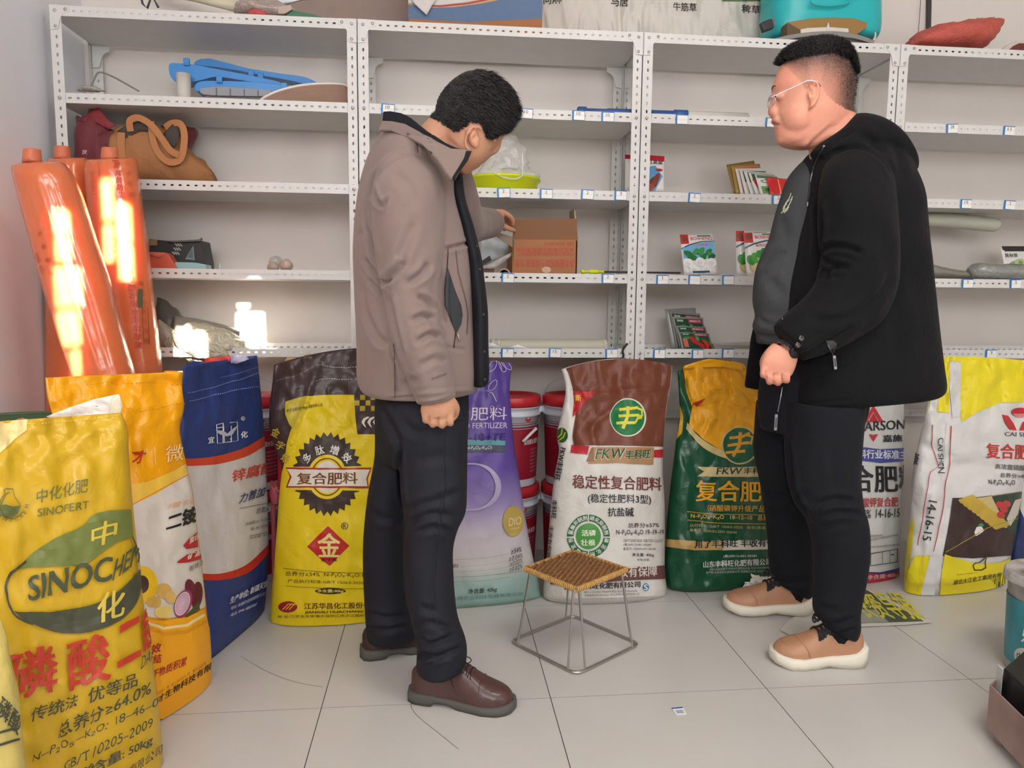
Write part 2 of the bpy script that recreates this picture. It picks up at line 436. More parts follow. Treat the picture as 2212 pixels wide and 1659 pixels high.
# front wall (behind the camera); its slots are an added gobo shaping the sun patches
struct(box('wall_left', (XL-.1, XL, YF, YB, -.06, ZC+.06), m_wallL))
def back(x, y, Y):
    p = at(x, y, Y); return p - SUND*((p[1]-YF)/SUND[1])
holes = []
for x0, y0, x1, y1, Y in ((120, 440, 148, 556, 2.13), (116, 566, 174, 652, 2.12), (118, 660, 172, 738, 2.12), (122, 746, 136, 806, 2.12), (148, 746, 172, 806, 2.12), (222, 378, 244, 470, 2.44), (226, 478, 246, 560, 2.44), (260, 430, 284, 600, 2.44), (384, 702, 410, 800, 2.74), (424, 716, 444, 800, 2.72), (518, 652, 538, 664, 3.04), (518, 676, 541, 780, 3.04), (546, 676, 570, 780, 3.04)):
    a, b = back(x0, y1, Y), back(x1, y0, Y); holes.append((min(a[0], b[0]), max(a[0], b[0]), min(a[2], b[2]), max(a[2], b[2])))
# a rectangular grid of the wall; cells inside a hole are left out
TW = .02
ys = sorted(set([XL-.1, XR+.1]+[q for h in holes for q in h[:2]])); zs = sorted(set([-.06, ZC+.06]+[q for h in holes for q in h[2:]]))
g = []
for i in range(len(ys)-1):
    run = None
    for j in range(len(zs)-1):
        cy, cz = (ys[i]+ys[i+1])/2, (zs[j]+zs[j+1])/2
        if any(h[0] < cy < h[1] and h[2] < cz < h[3] for h in holes):
            if run is not None: g.append(box_geo(ys[i], ys[i+1], YF-TW, YF, zs[run], zs[j])); run = None
        elif run is None: run = j
    if run is not None: g.append(box_geo(ys[i], ys[i+1], YF-TW, YF, zs[run], zs[-1]))
v, f = join_geo(g); struct(mob('wall_front', v, f, m_wall))
m_fr = mat('window_bar', (120, 120, 118), .5)
for i, h in enumerate(holes):
    n = int((h[3]-h[2])/.13); bars = [box_geo(h[0], h[1], YF-TW, YF-TW+.008, z-.004, z+.004) for z in [h[2]+(h[3]-h[2])*k/(n+1) for k in range(1, n+1)]] + [box_geo(h[0], h[0]+.002, YF-TW, YF-TW+.004, h[2], h[3])]
    v, f = join_geo(bars); struct(mob('window_%d' % (i+1), v, f, m_fr))  # bars across the added gobo slots, breaking up the sun patches

# ------------------------------------------------------------------ slotted angle shelving
m_steel = mat('white_powder_coat', (214, 213, 209), .38, .5, bump=(60, .05, 3), var=(18, .18, (186, 180, 172)))
m_bolt = mat('zinc_bolt', (178, 176, 170), .35, .5, metal=.6)
PZ = [2.006, 1.729, 1.453, 1.154, .880, .604]
PX = [-1.271, -.272, .732, 1.701, 2.690]
YR0, YR1 = 2.70, 3.0
LIP = .033
def strip(L, w, pitch, sl, sw, o, eu, ev, t=.0016, vc=.5, jog=0):
    """perforated flat bar from o along eu (length L) and ev (width w), real slots"""
    o, eu, ev = (np.asarray(q, float) for q in (o, eu, ev)); en = np.cross(eu, ev)
    n = max(1, int(round(L/pitch))); p = L/n; V = []; F = []
    hs = [(-.5, -.28), (-.28, -.5), (.28, -.5), (.5, -.28), (.5, .28), (.28, .5), (-.28, .5), (-.5, .28)]
    os_ = [(0, .25), (0, 0), (1, 0), (1, .25), (1, .75), (1, 1), (0, 1), (0, .75)]
    for i in range(n):
        u0 = p*i; b = len(V)
        for s in (0, 1):
            for a, c in os_: V.append(o+eu*(u0+a*p)+ev*(c*w)+en*(t*s))
            for a, c in hs: V.append(o+eu*(u0+p/2+a*sl)+ev*(w*vc+c*sw)+en*(t*s))
        for k in range(8):
            j = (k+1) % 8
            F.append((b+k, b+8+k, b+8+j, b+j)); F.append((b+16+k, b+16+j, b+24+j, b+24+k)); F.append((b+8+k, b+24+k, b+24+j, b+8+j))
        for k in (1, 5): F.append((b+k, b+k+1, b+16+k+1, b+16+k))
    return V, F
def post_geo(x, y, sx, sy):
    """L angle: face in the x-z plane at y, flange in the y-z plane at x"""
    w = .034; Hh = PZ[0]+.002
    a = strip(Hh, w, .0287, .0115, .0062, (x if sx > 0 else x-w, y, 0), (0, 0, 1), (1, 0, 0))
    b = strip(Hh, w, .0287, .0115, .0062, (x, y if sy > 0 else y-w, 0), (0, 0, 1), (0, 1, 0))
    return join_geo([a, b])
def plate_geo(x, y, z, s, q=.062):
    """concave corner plate"""
    pts = [(0, 0), (q, 0), (q, -.02)]
    for k in range(1, 8):
        a = PI/2*k/8; pts.append((q-(q-.030)*math.sin(a), -.020-(q-.026)*(1-math.cos(a))))
    pts += [(.024, -.075), (0, -.078)]
    V = [(x+s*a, y+d, z+b) for d in (0, -.0022) for a, b in pts]; n = len(pts)
    return np.array(V), [tuple(range(n)), tuple(range(n, 2*n))[::-1]]+[(i, (i+1) % n, n+(i+1) % n, n+i) for i in range(n)]
bm = bmesh.new(); bmesh.ops.create_uvsphere(bm, u_segments=10, v_segments=6, radius=.0055)
for v in bm.verts: v.co.y *= .55
bolt_me = bpy.data.meshes.new('bolt'); bm.to_mesh(bolt_me); bm.free(); bolt_me.materials.append(m_bolt)
for p in bolt_me.polygons: p.use_smooth = True
bay_labels = ['white slotted steel shelving unit at the left wall, behind the orange film rolls',
              'white slotted steel shelving unit behind the man in the brown jacket, second from left',
              'white slotted steel shelving unit behind the man in black, third from left',
              'white slotted steel shelving unit at the right edge, behind the yellow and white sack']
for k in range(4):
    x0, x1 = PX[k]+.002, PX[k+1]-.002
    u = thing('shelving_unit', bay_labels[k], 'shelf', ((x0+x1)/2, (YR0+YR1)/2, 0), 'white slotted steel shelving units along the back wall')
    for x, sx in ((x0, 1), (x1, -1)):
        for y, sy in ((YR0, 1), (YR1, -1)):
            v, f = post_geo(x, y, sx, sy); mob('post', v, f, m_steel, u)
    for z in PZ[:5]:
        g = [strip(x1-x0-.072, LIP, .0262, .0105, .0062, (x0+.036, YR0-.0005, z-LIP), (1, 0, 0), (0, 0, 1)),
             strip(x1-x0-.072, LIP, .0262, .0105, .0062, (x0+.036, YR1-.003, z-LIP), (1, 0, 0), (0, 0, 1)),
             strip(YR1-YR0-.01, LIP, .0262, .0105, .0062, (x0+.005, YR0+.005, z-LIP), (0, 1, 0), (0, 0, 1)),
             strip(YR1-YR0-.01, LIP, .0262, .0105, .0062, (x1-.006, YR0+.005, z-LIP), (0, 1, 0), (0, 0, 1)),
             box_geo(x0+.004, x0+.036, YR0+.0015, YR0+.0035, z-LIP, z), box_geo(x1-.036, x1-.004, YR0+.0015, YR0+.0035, z-LIP, z),
             box_geo(x0+.006, x1-.006, YR0+.002, YR1-.002, z-LIP+.001, z-LIP+.0025)]
        v, f = join_geo(g); mob('shelf', v, f, m_steel, u)
    v, f = join_geo([strip(x1-x0-.072, LIP, .0262, .0105, .0062, (x0+.036, YR1-.003, PZ[5]-LIP), (1, 0, 0), (0, 0, 1))]); mob('rear_brace', v, f, m_steel, u)
    for x, s in ((x0, 1), (x1, -1)):
        v, f = plate_geo(x, YR0-.0016, PZ[0], s); mob('corner_plate', v, f, m_steel, u)
        v, f = plate_geo(x+s*.002, YR1-.006, PZ[0]-LIP, s); mob('corner_plate', v, f, m_steel, u)
        for z in [z-LIP/2 for z in PZ[:5]]+[PZ[0]-.066]:
            bo = bpy.data.objects.new('bolt', bolt_me); COL.objects.link(bo); bo.parent = u; bo.location = Vector((x+s*.017, YR0-.004, z))-wloc(u)
        bo = bpy.data.objects.new('bolt', bolt_me); COL.objects.link(bo); bo.parent = u; bo.location = Vector((x+s*.05, YR0-.0045, PZ[0]-.012))-wloc(u)

# price cards clipped to the shelf edges: (x px, y px, level, text, descriptor)
m_card = mat('card_white', (236, 234, 228), .5); m_clip = mat('clip_blue', (40, 120, 190), .4); m_pen = ink((40, 40, 46))
cards = [(838, 232, 1, '10', 'left end of the second shelf, above the brown jacket collar'), (1137, 246, 1, '10', 'second shelf, just right of the bowed head'),
 (1250, 252, 1, '10', 'second shelf under the left end of the blue hose fitting'), (1313, 254, 1, '10', 'second shelf under the middle of the blue hose fitting'), (1473, 259, 1, '', 'second shelf under the white pipe end'),
 (1667, 264, 1, '', 'second shelf at the mouth of the man in glasses'), (2057, 275, 1, '28', 'second shelf in the right unit, left of its two'), (2180, 280, 1, '11', 'second shelf in the right unit, nearest the right edge'),
 (1088, 419, 2, '2', 'third shelf under the left side of the green basin'), (1180, 421, 2, '2', 'third shelf just right of the green basin'), (1269, 423, 2, '2', 'third shelf above the open carton'), (1341, 425, 2, '3', 'third shelf beside the right post of the second unit'),
 (1500, 427, 2, '2', 'third shelf left of the fanned seed packets'), (1681, 430, 2, '2', 'third shelf under the fanned seed packets, at the grey shirt'), (1980, 436, 2, '8 9', 'third shelf in the right unit, against the black hood'), (2087, 439, 2, '15', 'third shelf in the right unit, the middle one'), (2181, 442, 2, '2', 'third shelf in the right unit, nearest the right edge'),
 (1097, 601, 3, '2', 'fourth shelf left of and under the open carton'), (1313, 603, 3, '2', 'fourth shelf under the yellow-green nozzle'), (1431, 600, 3, '1', 'fourth shelf beside the post, left of the turnip packets'), (1500, 601, 3, '', 'fourth shelf under the turnip seed packets'), (1573, 603, 3, '', 'fourth shelf between turnip and greens packets'),
 (2090, 610, 3, '5', 'fourth shelf in the right unit, under the grey film'), (2194, 609, 3, '5', 'fourth shelf in the right unit, tilted, at the right edge'),
 (1096, 762, 4, '7', 'fifth shelf above the purple sack'), (1199, 762, 4, '15', 'fifth shelf above the red-lidded pails'), (1321, 763, 4, '2', 'fifth shelf above the brown and white sack'), (1424, 764, 4, '7', 'fifth shelf just right of the double post'), (1507, 764, 4, '2', 'fifth shelf under the pepper seed packets'), (1572, 766, 4, '1', 'fifth shelf under the flat grey papers'),
 (2010, 763, 4, '2', 'fifth shelf in the right unit, beside the black coat'), (2141, 762, 4, '3', 'fifth shelf in the right unit, above the yellow and white sack')]
for i, (x, y, lv, s, d) in enumerate(cards):
    c = at(x, y, YR0-.006); z = PZ[lv]-LIP/2+random.uniform(-.002, .001); tl = random.uniform(-.06, .06)
    c = np.array([c[0], YR0-.006, z]); w, h = .023, .0175
    e = thing('price_card', 'price card, '+d, 'card', (c[0], c[1], z-h), 'price cards clipped to the shelf edges')
    ux = np.array([math.cos(tl), 0, math.sin(tl)]); uz = np.array([-math.sin(tl), 0, math.cos(tl)]); uy = np.array([0, 1., 0])
    v, f = obox_geo(c, ux*w, uy*.0016, uz*h); bev(mob('clip', v, f, m_clip, e), .003, 2)
    v, f = obox_geo(c-uy*.0018+ux*.002-uz*.001, ux*(w-.0035), uy*.0008, uz*(h-.0025)); bev(mob('card', v, f, m_card, e), .002, 2)
    v, f = obox_geo(c-uy*.0029+ux*.002-uz*.001, ux*(w-.006), uy*.0002, uz*.0003); mob('ruled_line', v, f, mat('pink_rule', (214, 170, 168), .6), e)
    if s:
        wk = .3 if s == '1' else 1; tv, tf = text_geo(s, ((-.006*len(s)*.7*wk, 0), (.004*len(s)*.7*wk, 0), (-.006*len(s)*.7*wk, .011)))
        if len(tv): mob('number', [c+ux*a+uz*(b+.0005)-uy*.0032 for a, b in tv], tf, m_pen, e)
# ------------------------------------------------------------------ sacks
def sackm(name, col, rough=.36, b=.5, sc=14):
    return mat(name, col, rough, .5, bump=(sc, b, 6, 1.4), var=(6, .10, tuple(int(c*.82) for c in col)))
def dline(q, L):
    P = np.asarray(L, float); best = np.full(len(q), 1e9)
    for i in range(len(P)-1):
        a, b = P[i], P[i+1]; ab = b-a; t = np.clip(((q-a) @ ab)/(ab @ ab+1e-9), 0, 1)
        best = np.minimum(best, np.linalg.norm(q-a-t[:, None]*ab, axis=1))
    return best
class Sack:
    def __init__(s, name, label, rows, T, m, lean=0, back=.7, folds=(), amp=.006, fs=38, nu=44, nv=64, group='standing fertilizer sacks', pw=3.0, kT=None, YLR=None, seed=0, cat='sack'):
        n = len(rows); R = np.array([list(r[:4])+[r[4] if len(r) > 4 else 0] for r in rows], float)
        s.K = cr(R, 8); s.nk = len(s.K); s.T = T; s.pw = pw; s.folds = folds; s.amp = amp; s.fs = fs; s.seed = seed
        s.YL = fl(R[-1, 0], R[-1, 1])[1]; s.YR = fl(R[-1, 2], R[-1, 3])[1]
        if YLR: s.YL, s.YR = YLR
        s.YL += T*.35; s.YR += T*.35; s.lean = lean
        s.kT = np.interp(np.linspace(0, 1, s.nk), np.linspace(0, 1, len(kT)), kT) if kT is not None else np.interp(np.linspace(0, 1, s.nk), [0, .1, .25, .5, .8, .95, 1], [.12, .28, .6, .9, 1.05, 1, .8])
        s.nu, s.nv = nu, nv
        us = np.linspace(0, 1, nu+1); us = .5-.5*np.cos(us*PI)*(1) if False else us
        vs = np.linspace(0, 1, nv+1); s.us, s.vs = us, vs
        U, Vv = np.meshgrid(us, vs); G = s.surf(U.ravel(), Vv.ravel()).reshape(nv+1, nu+1, 3)
        B = s.surf(U.ravel(), Vv.ravel(), back).reshape(nv+1, nu+1, 3)
        s.G = G
        base = np.array([G[-1, :, 0].mean(), (G[-1, :, 1].mean()+B[-1, :, 1].mean())/2, 0])
        s.root = thing(name, label, cat, base, group)
        F = []; m1 = nu+1; o = (nu+1)*(nv+1)
        for j in range(nv):
            for i in range(nu):
                F.append((j*m1+i, (j+1)*m1+i, (j+1)*m1+i+1, j*m1+i+1)); F.append((o+j*m1+i, o+j*m1+i+1, o+(j+1)*m1+i+1, o+(j+1)*m1+i))
        for i in range(nu):
            F.append((nv*m1+i, o+nv*m1+i, o+nv*m1+i+1, nv*m1+i+1)); F.append((i, i+1, o+i+1, o+i))
        for j in range(nv):
            for i, w in ((0, 1), (nu, 0)):
                q = (j*m1+i, o+j*m1+i, o+(j+1)*m1+i, (j+1)*m1+i); F.append(q if w else q[::-1])
        s.body = mob('sack_body', np.vstack([G.reshape(-1, 3), B.reshape(-1, 3)]), F, m, s.root, True)
        # normals of the front grid
        du = np.gradient(G, axis=1); dv = np.gradient(G, axis=0); N = np.cross(dv, du); N /= np.linalg.norm(N, axis=2)[..., None]+1e-12
        d = (G-VC); sg = np.sign((N*d).sum(2)); N *= -sg[..., None]; s.N = N
    def k(s, v):
        t = np.clip(v, 0, 1)*(s.nk-1); i = np.minimum(t.astype(int), s.nk-2); f = (t-i)[:, None]
        return s.K[i]*(1-f)+s.K[i+1]*f
    def line(s, u, v):
        k = s.k(v); x = k[:, 0]+(k[:, 2]-k[:, 0])*u; y = k[:, 1]+(k[:, 3]-k[:, 1])*u+4*u*(1-u)*k[:, 4]
        return x, y
    def surf(s, u, v, back=None):
        u = np.asarray(u, float); v = np.asarray(v, float)
        x, y = s.line(u, v)
        pr = (1-np.abs(2*np.clip(u, 0, 1)-1)**s.pw)**.62
        T = s.T*np.interp(v, np.linspace(0, 1, s.nk), s.kT)*(.12+.88*pr)
        Y0 = s.YL+(s.YR-s.YL)*u + s.lean*(1-v)
        if back is None:
            q = np.column_stack([x, y]); e = np.clip((1-v)*14, 0, 1)*np.clip(pr*3, .0, 1)
            Yd = s.amp*(vnoise(np.column_stack([x/s.fs, y/(s.fs*1.5), np.full(len(x), s.seed+.5)]))*1.3+.6*vnoise(np.column_stack([x/s.fs*2.3, y/s.fs*1.7, np.full(len(x), s.seed+9.5)])))*(1+1.6*np.clip(.35-v, 0, 1)/.35)
            for L, w, dep in s.folds: Yd = Yd+dep*(np.exp(-(dline(q, L)/w)**2))
            Y = Y0-T+Yd*e
            P = VC+s.rays(x, y)*(Y/s.rays(x, y)[:, 1])[:, None]
            bot = v > .999
            if bot.any():
                P[bot, 2] = .002
            P[:, 2] = np.maximum(P[:, 2], .002)
            return P
        r = s.rays(x, y); P = VC+r*(Y0/r[:, 1])[:, None]; P[:, 1] += T*back; P[:, 2] = np.maximum(P[:, 2], .002)
        P[v > .999, 2] = .002
        return P
    def rays(s, x, y):
        return VF[None]+VR[None]*((x-W/2)/CF)[:, None]-VU[None]*((y-H/2)/CF)[:, None]
    def inv(s, p):
        x, y = p[:, 0], p[:, 1]; lo = np.full(len(x), 0.); hi = np.full(len(x), 1.)
        for _ in range(26):
            v = (lo+hi)/2; k = s.k(v); u = (x-k[:, 0])/(k[:, 2]-k[:, 0]); yy = k[:, 1]+(k[:, 3]-k[:, 1])*u+4*np.clip(u*(1-u), 0, 1)*k[:, 4]
            g = yy < y; lo = np.where(g, v, lo); hi = np.where(g, hi, v)
        return np.column_stack([u, (lo+hi)/2])
    def samp(s, u, v):
        a = np.clip(u, 0, 1)*s.nu; b = np.clip(v, 0, 1)*s.nv; i = np.minimum(a.astype(int), s.nu-1); j = np.minimum(b.astype(int), s.nv-1); a = (a-i)[:, None]; b = (b-j)[:, None]
        f = lambda A: A[j, i]*(1-a)*(1-b)+A[j, i+1]*a*(1-b)+A[j+1, i]*(1-a)*b+A[j+1, i+1]*a*b
        n = f(s.N); return f(s.G), n/np.linalg.norm(n, axis=1)[:, None]
    def prt(s, layers, name='printed_front'):
        L2 = []
        for L in layers:
            (v, f), m = L[0], L[1]
            if len(v) == 0: continue
            v = np.asarray(v); uv = s.inv(v[:, :2]); uv = np.column_stack([uv, v[:, 2]]) if v.shape[1] == 3 else uv
            L2.append(((uv, f), ink(m) if isinstance(m, tuple) else m)+tuple(L[2:]))
        return press(name, L2, s.samp, s.us, s.vs, s.root, wloc(s.root), clip=[(0, .006, .994), (1, .001, .999)])
def PL(*loops): return poly_geo(loops)
def SM(*segs):
    """join smoothed open runs into one outline (corners stay where runs meet)"""
    return poly_geo([[tuple(p) for s in segs for p in cr(s, 5)]])
def stitches(pts, n, w=1.6, duty=.55):
    P = cr(pts, 6); d = np.r_[0, np.cumsum(np.linalg.norm(np.diff(P, axis=0), axis=1))]; g = []
    for i in range(n):
        a, b = d[-1]*i/n, d[-1]*(i+duty)/n
        p = [(np.interp(t, d, P[:, 0]), np.interp(t, d, P[:, 1])) for t in (a, b)]; g.append(band(p, w))
    return cat2(g)
def sheet(name, outline, Yf, m, parent, th=.0012, step=14, wob=0, lines=(), smooth=True, z0=None):
    """thin sheet filling a pixel outline at depth Yf(x,y)"""
    v, f = poly_geo([outline]); org = wloc(parent) if parent is not None else None
    lo, hi = v.min(0), v.max(0)
    def S(u, w):
        q = np.column_stack([u, w]); Y = np.array([Yf(a, b) for a, b in q]) if callable(Yf) else np.full(len(u), float(Yf))
        if wob: Y = Y+wob*(vnoise(np.column_stack([u/22, w/22, u*0+.3]))+.6*vnoise(np.column_stack([u/9, w/9, u*0+4.3])))
        for L, ww, dep in lines: Y = Y+dep*np.exp(-(dline(q, L)/ww)**2)
        r = VF[None]+VR[None]*((u-W/2)/CF)[:, None]-VU[None]*((w-H/2)/CF)[:, None]
        P = VC+r*(Y/r[:, 1])[:, None]
        return P, np.zeros_like(P)
    if parent is None:
        c = S(v[:, 0], v[:, 1])[0]; org = np.array([c[:, 0].mean(), c[:, 1].mean(), c[:, 2].min()])
    o = press(name, [((v, f), m)], S, np.arange(lo[0], hi[0], step), np.arange(lo[1], hi[1], step), parent, org, 0, 0)
    if parent is None: o.location = tuple(org)
    if not smooth: o.data.polygons.foreach_set('use_smooth', np.zeros(len(o.data.polygons), bool))
    sd = o.modifiers.new('solid', 'SOLIDIFY'); sd.thickness = th; sd.offset = 0
    return o

GREY = (90, 108, 62); WHT = (236, 234, 228); BLK = (34, 34, 36)
# ---- front left: yellow sack with the ring emblem
m_y1 = sackm('sack_yellow', (208, 168, 36), .33, .35)
b1 = Sack('fertilizer_sack', 'large yellow sack with green oval emblem and red characters, front left', [
    (-60, 915, 262, 892), (-75, 960, 275, 930), (-80, 1020, 277, 985), (-85, 1120, 284, 1080), (-90, 1240, 294, 1180), (-95, 1360, 306, 1290),
    (-95, 1480, 322, 1400), (-90, 1600, 336, 1490), (-80, 1720, 346, 1590), (-60, 1830, 352, 1680)], .085, m_y1, YLR=(1.42, 1.62),
    folds=[([(0, 940), (60, 938), (160, 946)], 5, .006), ([(160, 900), (178, 946)], 4, .008), ([(175, 944), (215, 930), (265, 905)], 6, -.007), ([(90, 1010), (180, 985), (276, 930)], 5, .005), ([(40, 1000), (140, 960)], 12, .006)], seed=1)
GR = (104, 112, 66); GRD = (70, 74, 60); RED = (190, 62, 44)
L = [(PL([(-40, 905), (20, 899), (60, 895), (57, 930), (40, 942), (-5, 985), (-60, 1010)]), (238, 214, 150)),
     (stitches([(60, 916), (170, 908), (262, 896)], 34, 1.4), (240, 214, 90)),
     (TX('中化化肥', 78, 1088, 188, 1062, 30, 2, .0), GR), (TX('SINOFERT', 80, 1116, 190, 1098, 17, 1, .005), GR),
     (band(ell(24, 1092, 26, 28, 30, 0, .15*PI, 2.2*PI)[:20], 2), GR), (band([(8, 1056), (10, 1072), (0, 1092)], 2), GR), (band([(10, 1056), (28, 1056)], 2.4), GR), (band([(27, 1056), (30, 1072), (42, 1090)], 2), GR),
     (PL([(-2, 1092), (10, 1090), (24, 1094), (44, 1090), (36, 1110), (22, 1117), (6, 1112)]), GR), (TA('SINOCHEM', 24, 1086, 34, 36, math.radians(250), math.radians(100), (7, 9), .01, True), GR),
     # oval
     (SM([(30, 1228), (70, 1194), (120, 1162), (175, 1136), (196, 1116), (220, 1106), (250, 1101), (278, 1100)], [(283, 1160), (250, 1170), (212, 1196), (180, 1217), (120, 1222), (60, 1225)]), (112, 122, 62)),
     (SM([(30, 1318), (80, 1321), (140, 1315), (205, 1302), (250, 1278), (280, 1250), (300, 1226)], [(302, 1262), (290, 1302), (262, 1336), (220, 1356), (165, 1368), (110, 1362), (62, 1342), (36, 1322)]), (74, 76, 58)),
     (band(cr([(52, 1212), (28, 1232), (15, 1256), (12, 1282), (20, 1308), (38, 1330), (70, 1346)], 5), 5), (74, 76, 58)), (band([(280, 1160), (292, 1190), (298, 1232)], 3), (74, 76, 58)),
     (TX('中', 194, 1182, 244, 1168, 48, 4, .02), (214, 186, 72)), (TX('化', 207, 1346, 262, 1330, 62, 4, .02), (214, 190, 84)),
     (TX('SINOC', 60, 1297, 236, 1252, 52, 2, .03), (74, 82, 60)), (TX('HEM', 238, 1254, 292, 1214, 46, 8, .03), (74, 82, 60)),
     (TX('磷', 18, 1512, 122, 1490, 100, -4, .022), RED), (TX('酸', 146, 1490, 232, 1466, 104, -2, .022), RED), (TX('二', 250, 1440, 296, 1415, 84, 0, .05), RED), (TX('铵', 300, 1412, 326, 1388, 90, 0, .05), RED),
     (TX('传统法  优等品', 66, 1556, 288, 1482, 30, 2, .012), GRD), (TX('DAP', 296, 1446, 322, 1424, 28, 3), GRD),
     (TX('总养分≥64.0%', 124, 1592, 316, 1500, 32, 2, .012), GRD), (TX('N–P₂O₅–K₂O: 18–46–0', 70, 1644, 330, 1528, 22, 2, .004), GRD),
     (TX('GB/T 10205–2009', 134, 1662, 320, 1570, 22, 2, .004), GRD), (TX('净含量: 50kg', 176, 1678, 318, 1610, 26, 2, .02), GRD),
     (TX('中化化肥有限公司', 200, 1722, 338, 1628, 22, 2, .01), GRD)]
b1.prt(L)
m_lin = mat('liner_film', (232, 226, 218), .3, .5, bump=(25, .4))
sheet('inner_liner', [(100, 900), (150, 880), (205, 862), (256, 851), (259, 866), (263, 880), (258, 898), (236, 912), (160, 916)], lambda x, y: 1.66+(x-100)*.0003, m_lin, b1.root, wob=.004)
sheet('liner_fold', [(240, 862), (250, 853), (258, 852), (264, 876), (258, 900), (236, 896)], 1.655, mat('liner_fold', (222, 214, 190), .3), b1.root, wob=.004)

b0 = Sack('fertilizer_sack', 'pale yellow slumped sack in the lower left corner, mostly outside the frame', [
    (-260, 1340, -6, 1325), (-270, 1400, 12, 1370), (-280, 1460, 22, 1430), (-280, 1540, 38, 1495), (-280, 1620, 46, 1590), (-270, 1720, 56, 1690), (-260, 1860, 52, 1840)], .05, sackm('sack_pale', (206, 186, 104), .4), YLR=(1.16, 1.22), nu=30, nv=36, seed=2)
b0.prt([(TX('磷酸', -10, 1540, 36, 1590, 40, 14, .015), GRD), (TX('二', -60, 1625, 36, 1600, 30, 0, .05), GRD)])

# ---- orange sack
m_or = sackm('sack_orange', (240, 165, 12), .3, .5)
b2 = Sack('fertilizer_sack', 'orange and white sack with vegetable picture, behind the big yellow sack', [
    (98, 816, 396, 803), (103, 860, 393, 835), (116, 910, 397, 880), (125, 980, 388, 930), (135, 1060, 401, 1000), (150, 1150, 414, 1060), (170, 1240, 422, 1120), (190, 1330, 432, 1200),
    (210, 1420, 443, 1300), (235, 1510, 452, 1400), (270, 1590, 453, 1478)], .075, m_or,
    folds=[([(112, 818), (115, 855), (125, 910)], 4, .008), ([(110, 830), (250, 833), (394, 830)], 10, .003), ([(265, 870), (392, 858)], 4, .004), ([(270, 950), (330, 925), (390, 885)], 6, .007), ([(290, 920), (300, 990)], 8, .005), ([(250, 880), (330, 905)], 5, .004)], seed=3)
WH2 = (214, 204, 192)
L = [(SM([(120, 1035), (230, 1060), (330, 1038), (412, 996)], [(440, 1100), (446, 1290), (420, 1318), (380, 1333), (330, 1333), (240, 1310), (150, 1250)]), WH2),
     (PL([(230, 1055), (320, 1040), (408, 1003), (412, 1015), (340, 1065), (270, 1098), (236, 1105)]), (236, 190, 70)),
     (band([(262, 1104), (300, 1082), (350, 1055), (412, 1022)], 2.5), (232, 140, 30)),
     (TX('才', 284, 1002, 309, 1000, 28, 6, .03), (196, 50, 30)), (band([(284, 978), (308, 976)], 3), (196, 50, 30)), (PL(ell(313, 973, 4, 4, 14), ell(313, 973, 2.8, 2.8, 14)), (240, 210, 150)),
     (band([(333, 965), (334, 1003)], 1.2), (240, 200, 130)), (TX('微', 354, 1000, 392, 994, 36, 2), (244, 214, 160)),
     (TX('二铵', 358, 1148, 418, 1128, 36, 5, .05), BLK), (TX('增效', 358, 1101, 420, 1086, 12, 2), (230, 170, 120)),
     (PL([(392, 1178), (404, 1164), (422, 1150), (424, 1182), (400, 1186)]), (178, 46, 50)), (PL([(378, 1214), (400, 1198), (428, 1188), (430, 1208), (405, 1214), (382, 1216)]), (178, 46, 50)),
     (TX('螯合', 404, 1176, 424, 1164, 14, 2, .03), (226, 200, 180)), (TX('矿源', 400, 1210, 430, 1198, 14, 2, .03), (226, 200, 180)), (TX('有效活', 404, 1236, 434, 1220, 13, 1), (90, 60, 60)),
     # basket of vegetables
     (cat2([PL([(305, 1262), (305+34*math.cos(a), 1262+40*math.sin(a)), (305+34*math.cos(a+.3), 1262+40*math.sin(a+.3))]) for a in np.linspace(-1.6, 1.5, 12)]), (236, 190, 30), 4), (PL(ell(305, 1262, 15, 20, 20)), (70, 44, 26), 6),
     (PL(ell(352, 1276, 17, 17, 20)), (214, 170, 90), 7), (PL(ell(330, 1300, 16, 12, 20)), (206, 164, 80), 8), (PL(ell(366, 1290, 13, 14, 20)), (220, 180, 104), 9), (PL(ell(350, 1322, 19, 13, 20)), (228, 196, 110), 10),
     (PL(ell(422, 1286, 12, 30, 24, .1)), (96, 34, 40), 8), (PL(ell(408, 1272, 11, 22, 20, -.2)), (110, 40, 48), 9), (PL(ell(392, 1304, 18, 32, 26, .35)), (150, 60, 90), 10), (PL(ell(390, 1304, 15, 28, 26, .35)), (214, 180, 190), 11),
     (cat2([PL(ell(390, 1304, 15*k, 28*k, 24, .35), ell(390, 1304, 14*k, 26.5*k, 24, .35)) for k in (.8, .6, .4, .22)]), (168, 110, 140), 12), (PL([(396, 1332), (425, 1300), (428, 1316), (404, 1336)]), (74, 80, 44), 10),
     (PL([(240, 1320), (300, 1335), (350, 1340), (400, 1334), (436, 1316), (470, 1500), (350, 1600), (240, 1560)]), (238, 164, 26), 13),
     (band([(300, 1338), (350, 1356), (400, 1350), (437, 1328)], 6), (236, 214, 150), 14), (band([(300, 1350), (350, 1368), (400, 1364), (440, 1342)], 8), (222, 146, 20), 15),
     (TX('高效', 302, 1418, 342, 1406, 20, 2, .03), (168, 40, 46), 16), (TX('冻结', 308, 1438, 343, 1430, 20, 2, .03), (168, 40, 46), 16), (TX('干物质积累', 322, 1468, 398, 1436, 20, 3, .02), (168, 40, 46), 16),
     (TX('(2020)1 号 证 (20201) 号  登记证号', 330, 1506, 440, 1436, 8, 0), (170, 100, 20), 16), (TX('秀才生物科技有限', 318, 1530, 450, 1446, 16, 2, .02), (40, 36, 30), 16),
     (stitches([(170, 829), (250, 830), (330, 828), (395, 822)], 44, 1.2), (176, 110, 20)), (stitches([(270, 888), (330, 884), (392, 870)], 24, 1.2), (170, 104, 16))]
b2.prt(L)
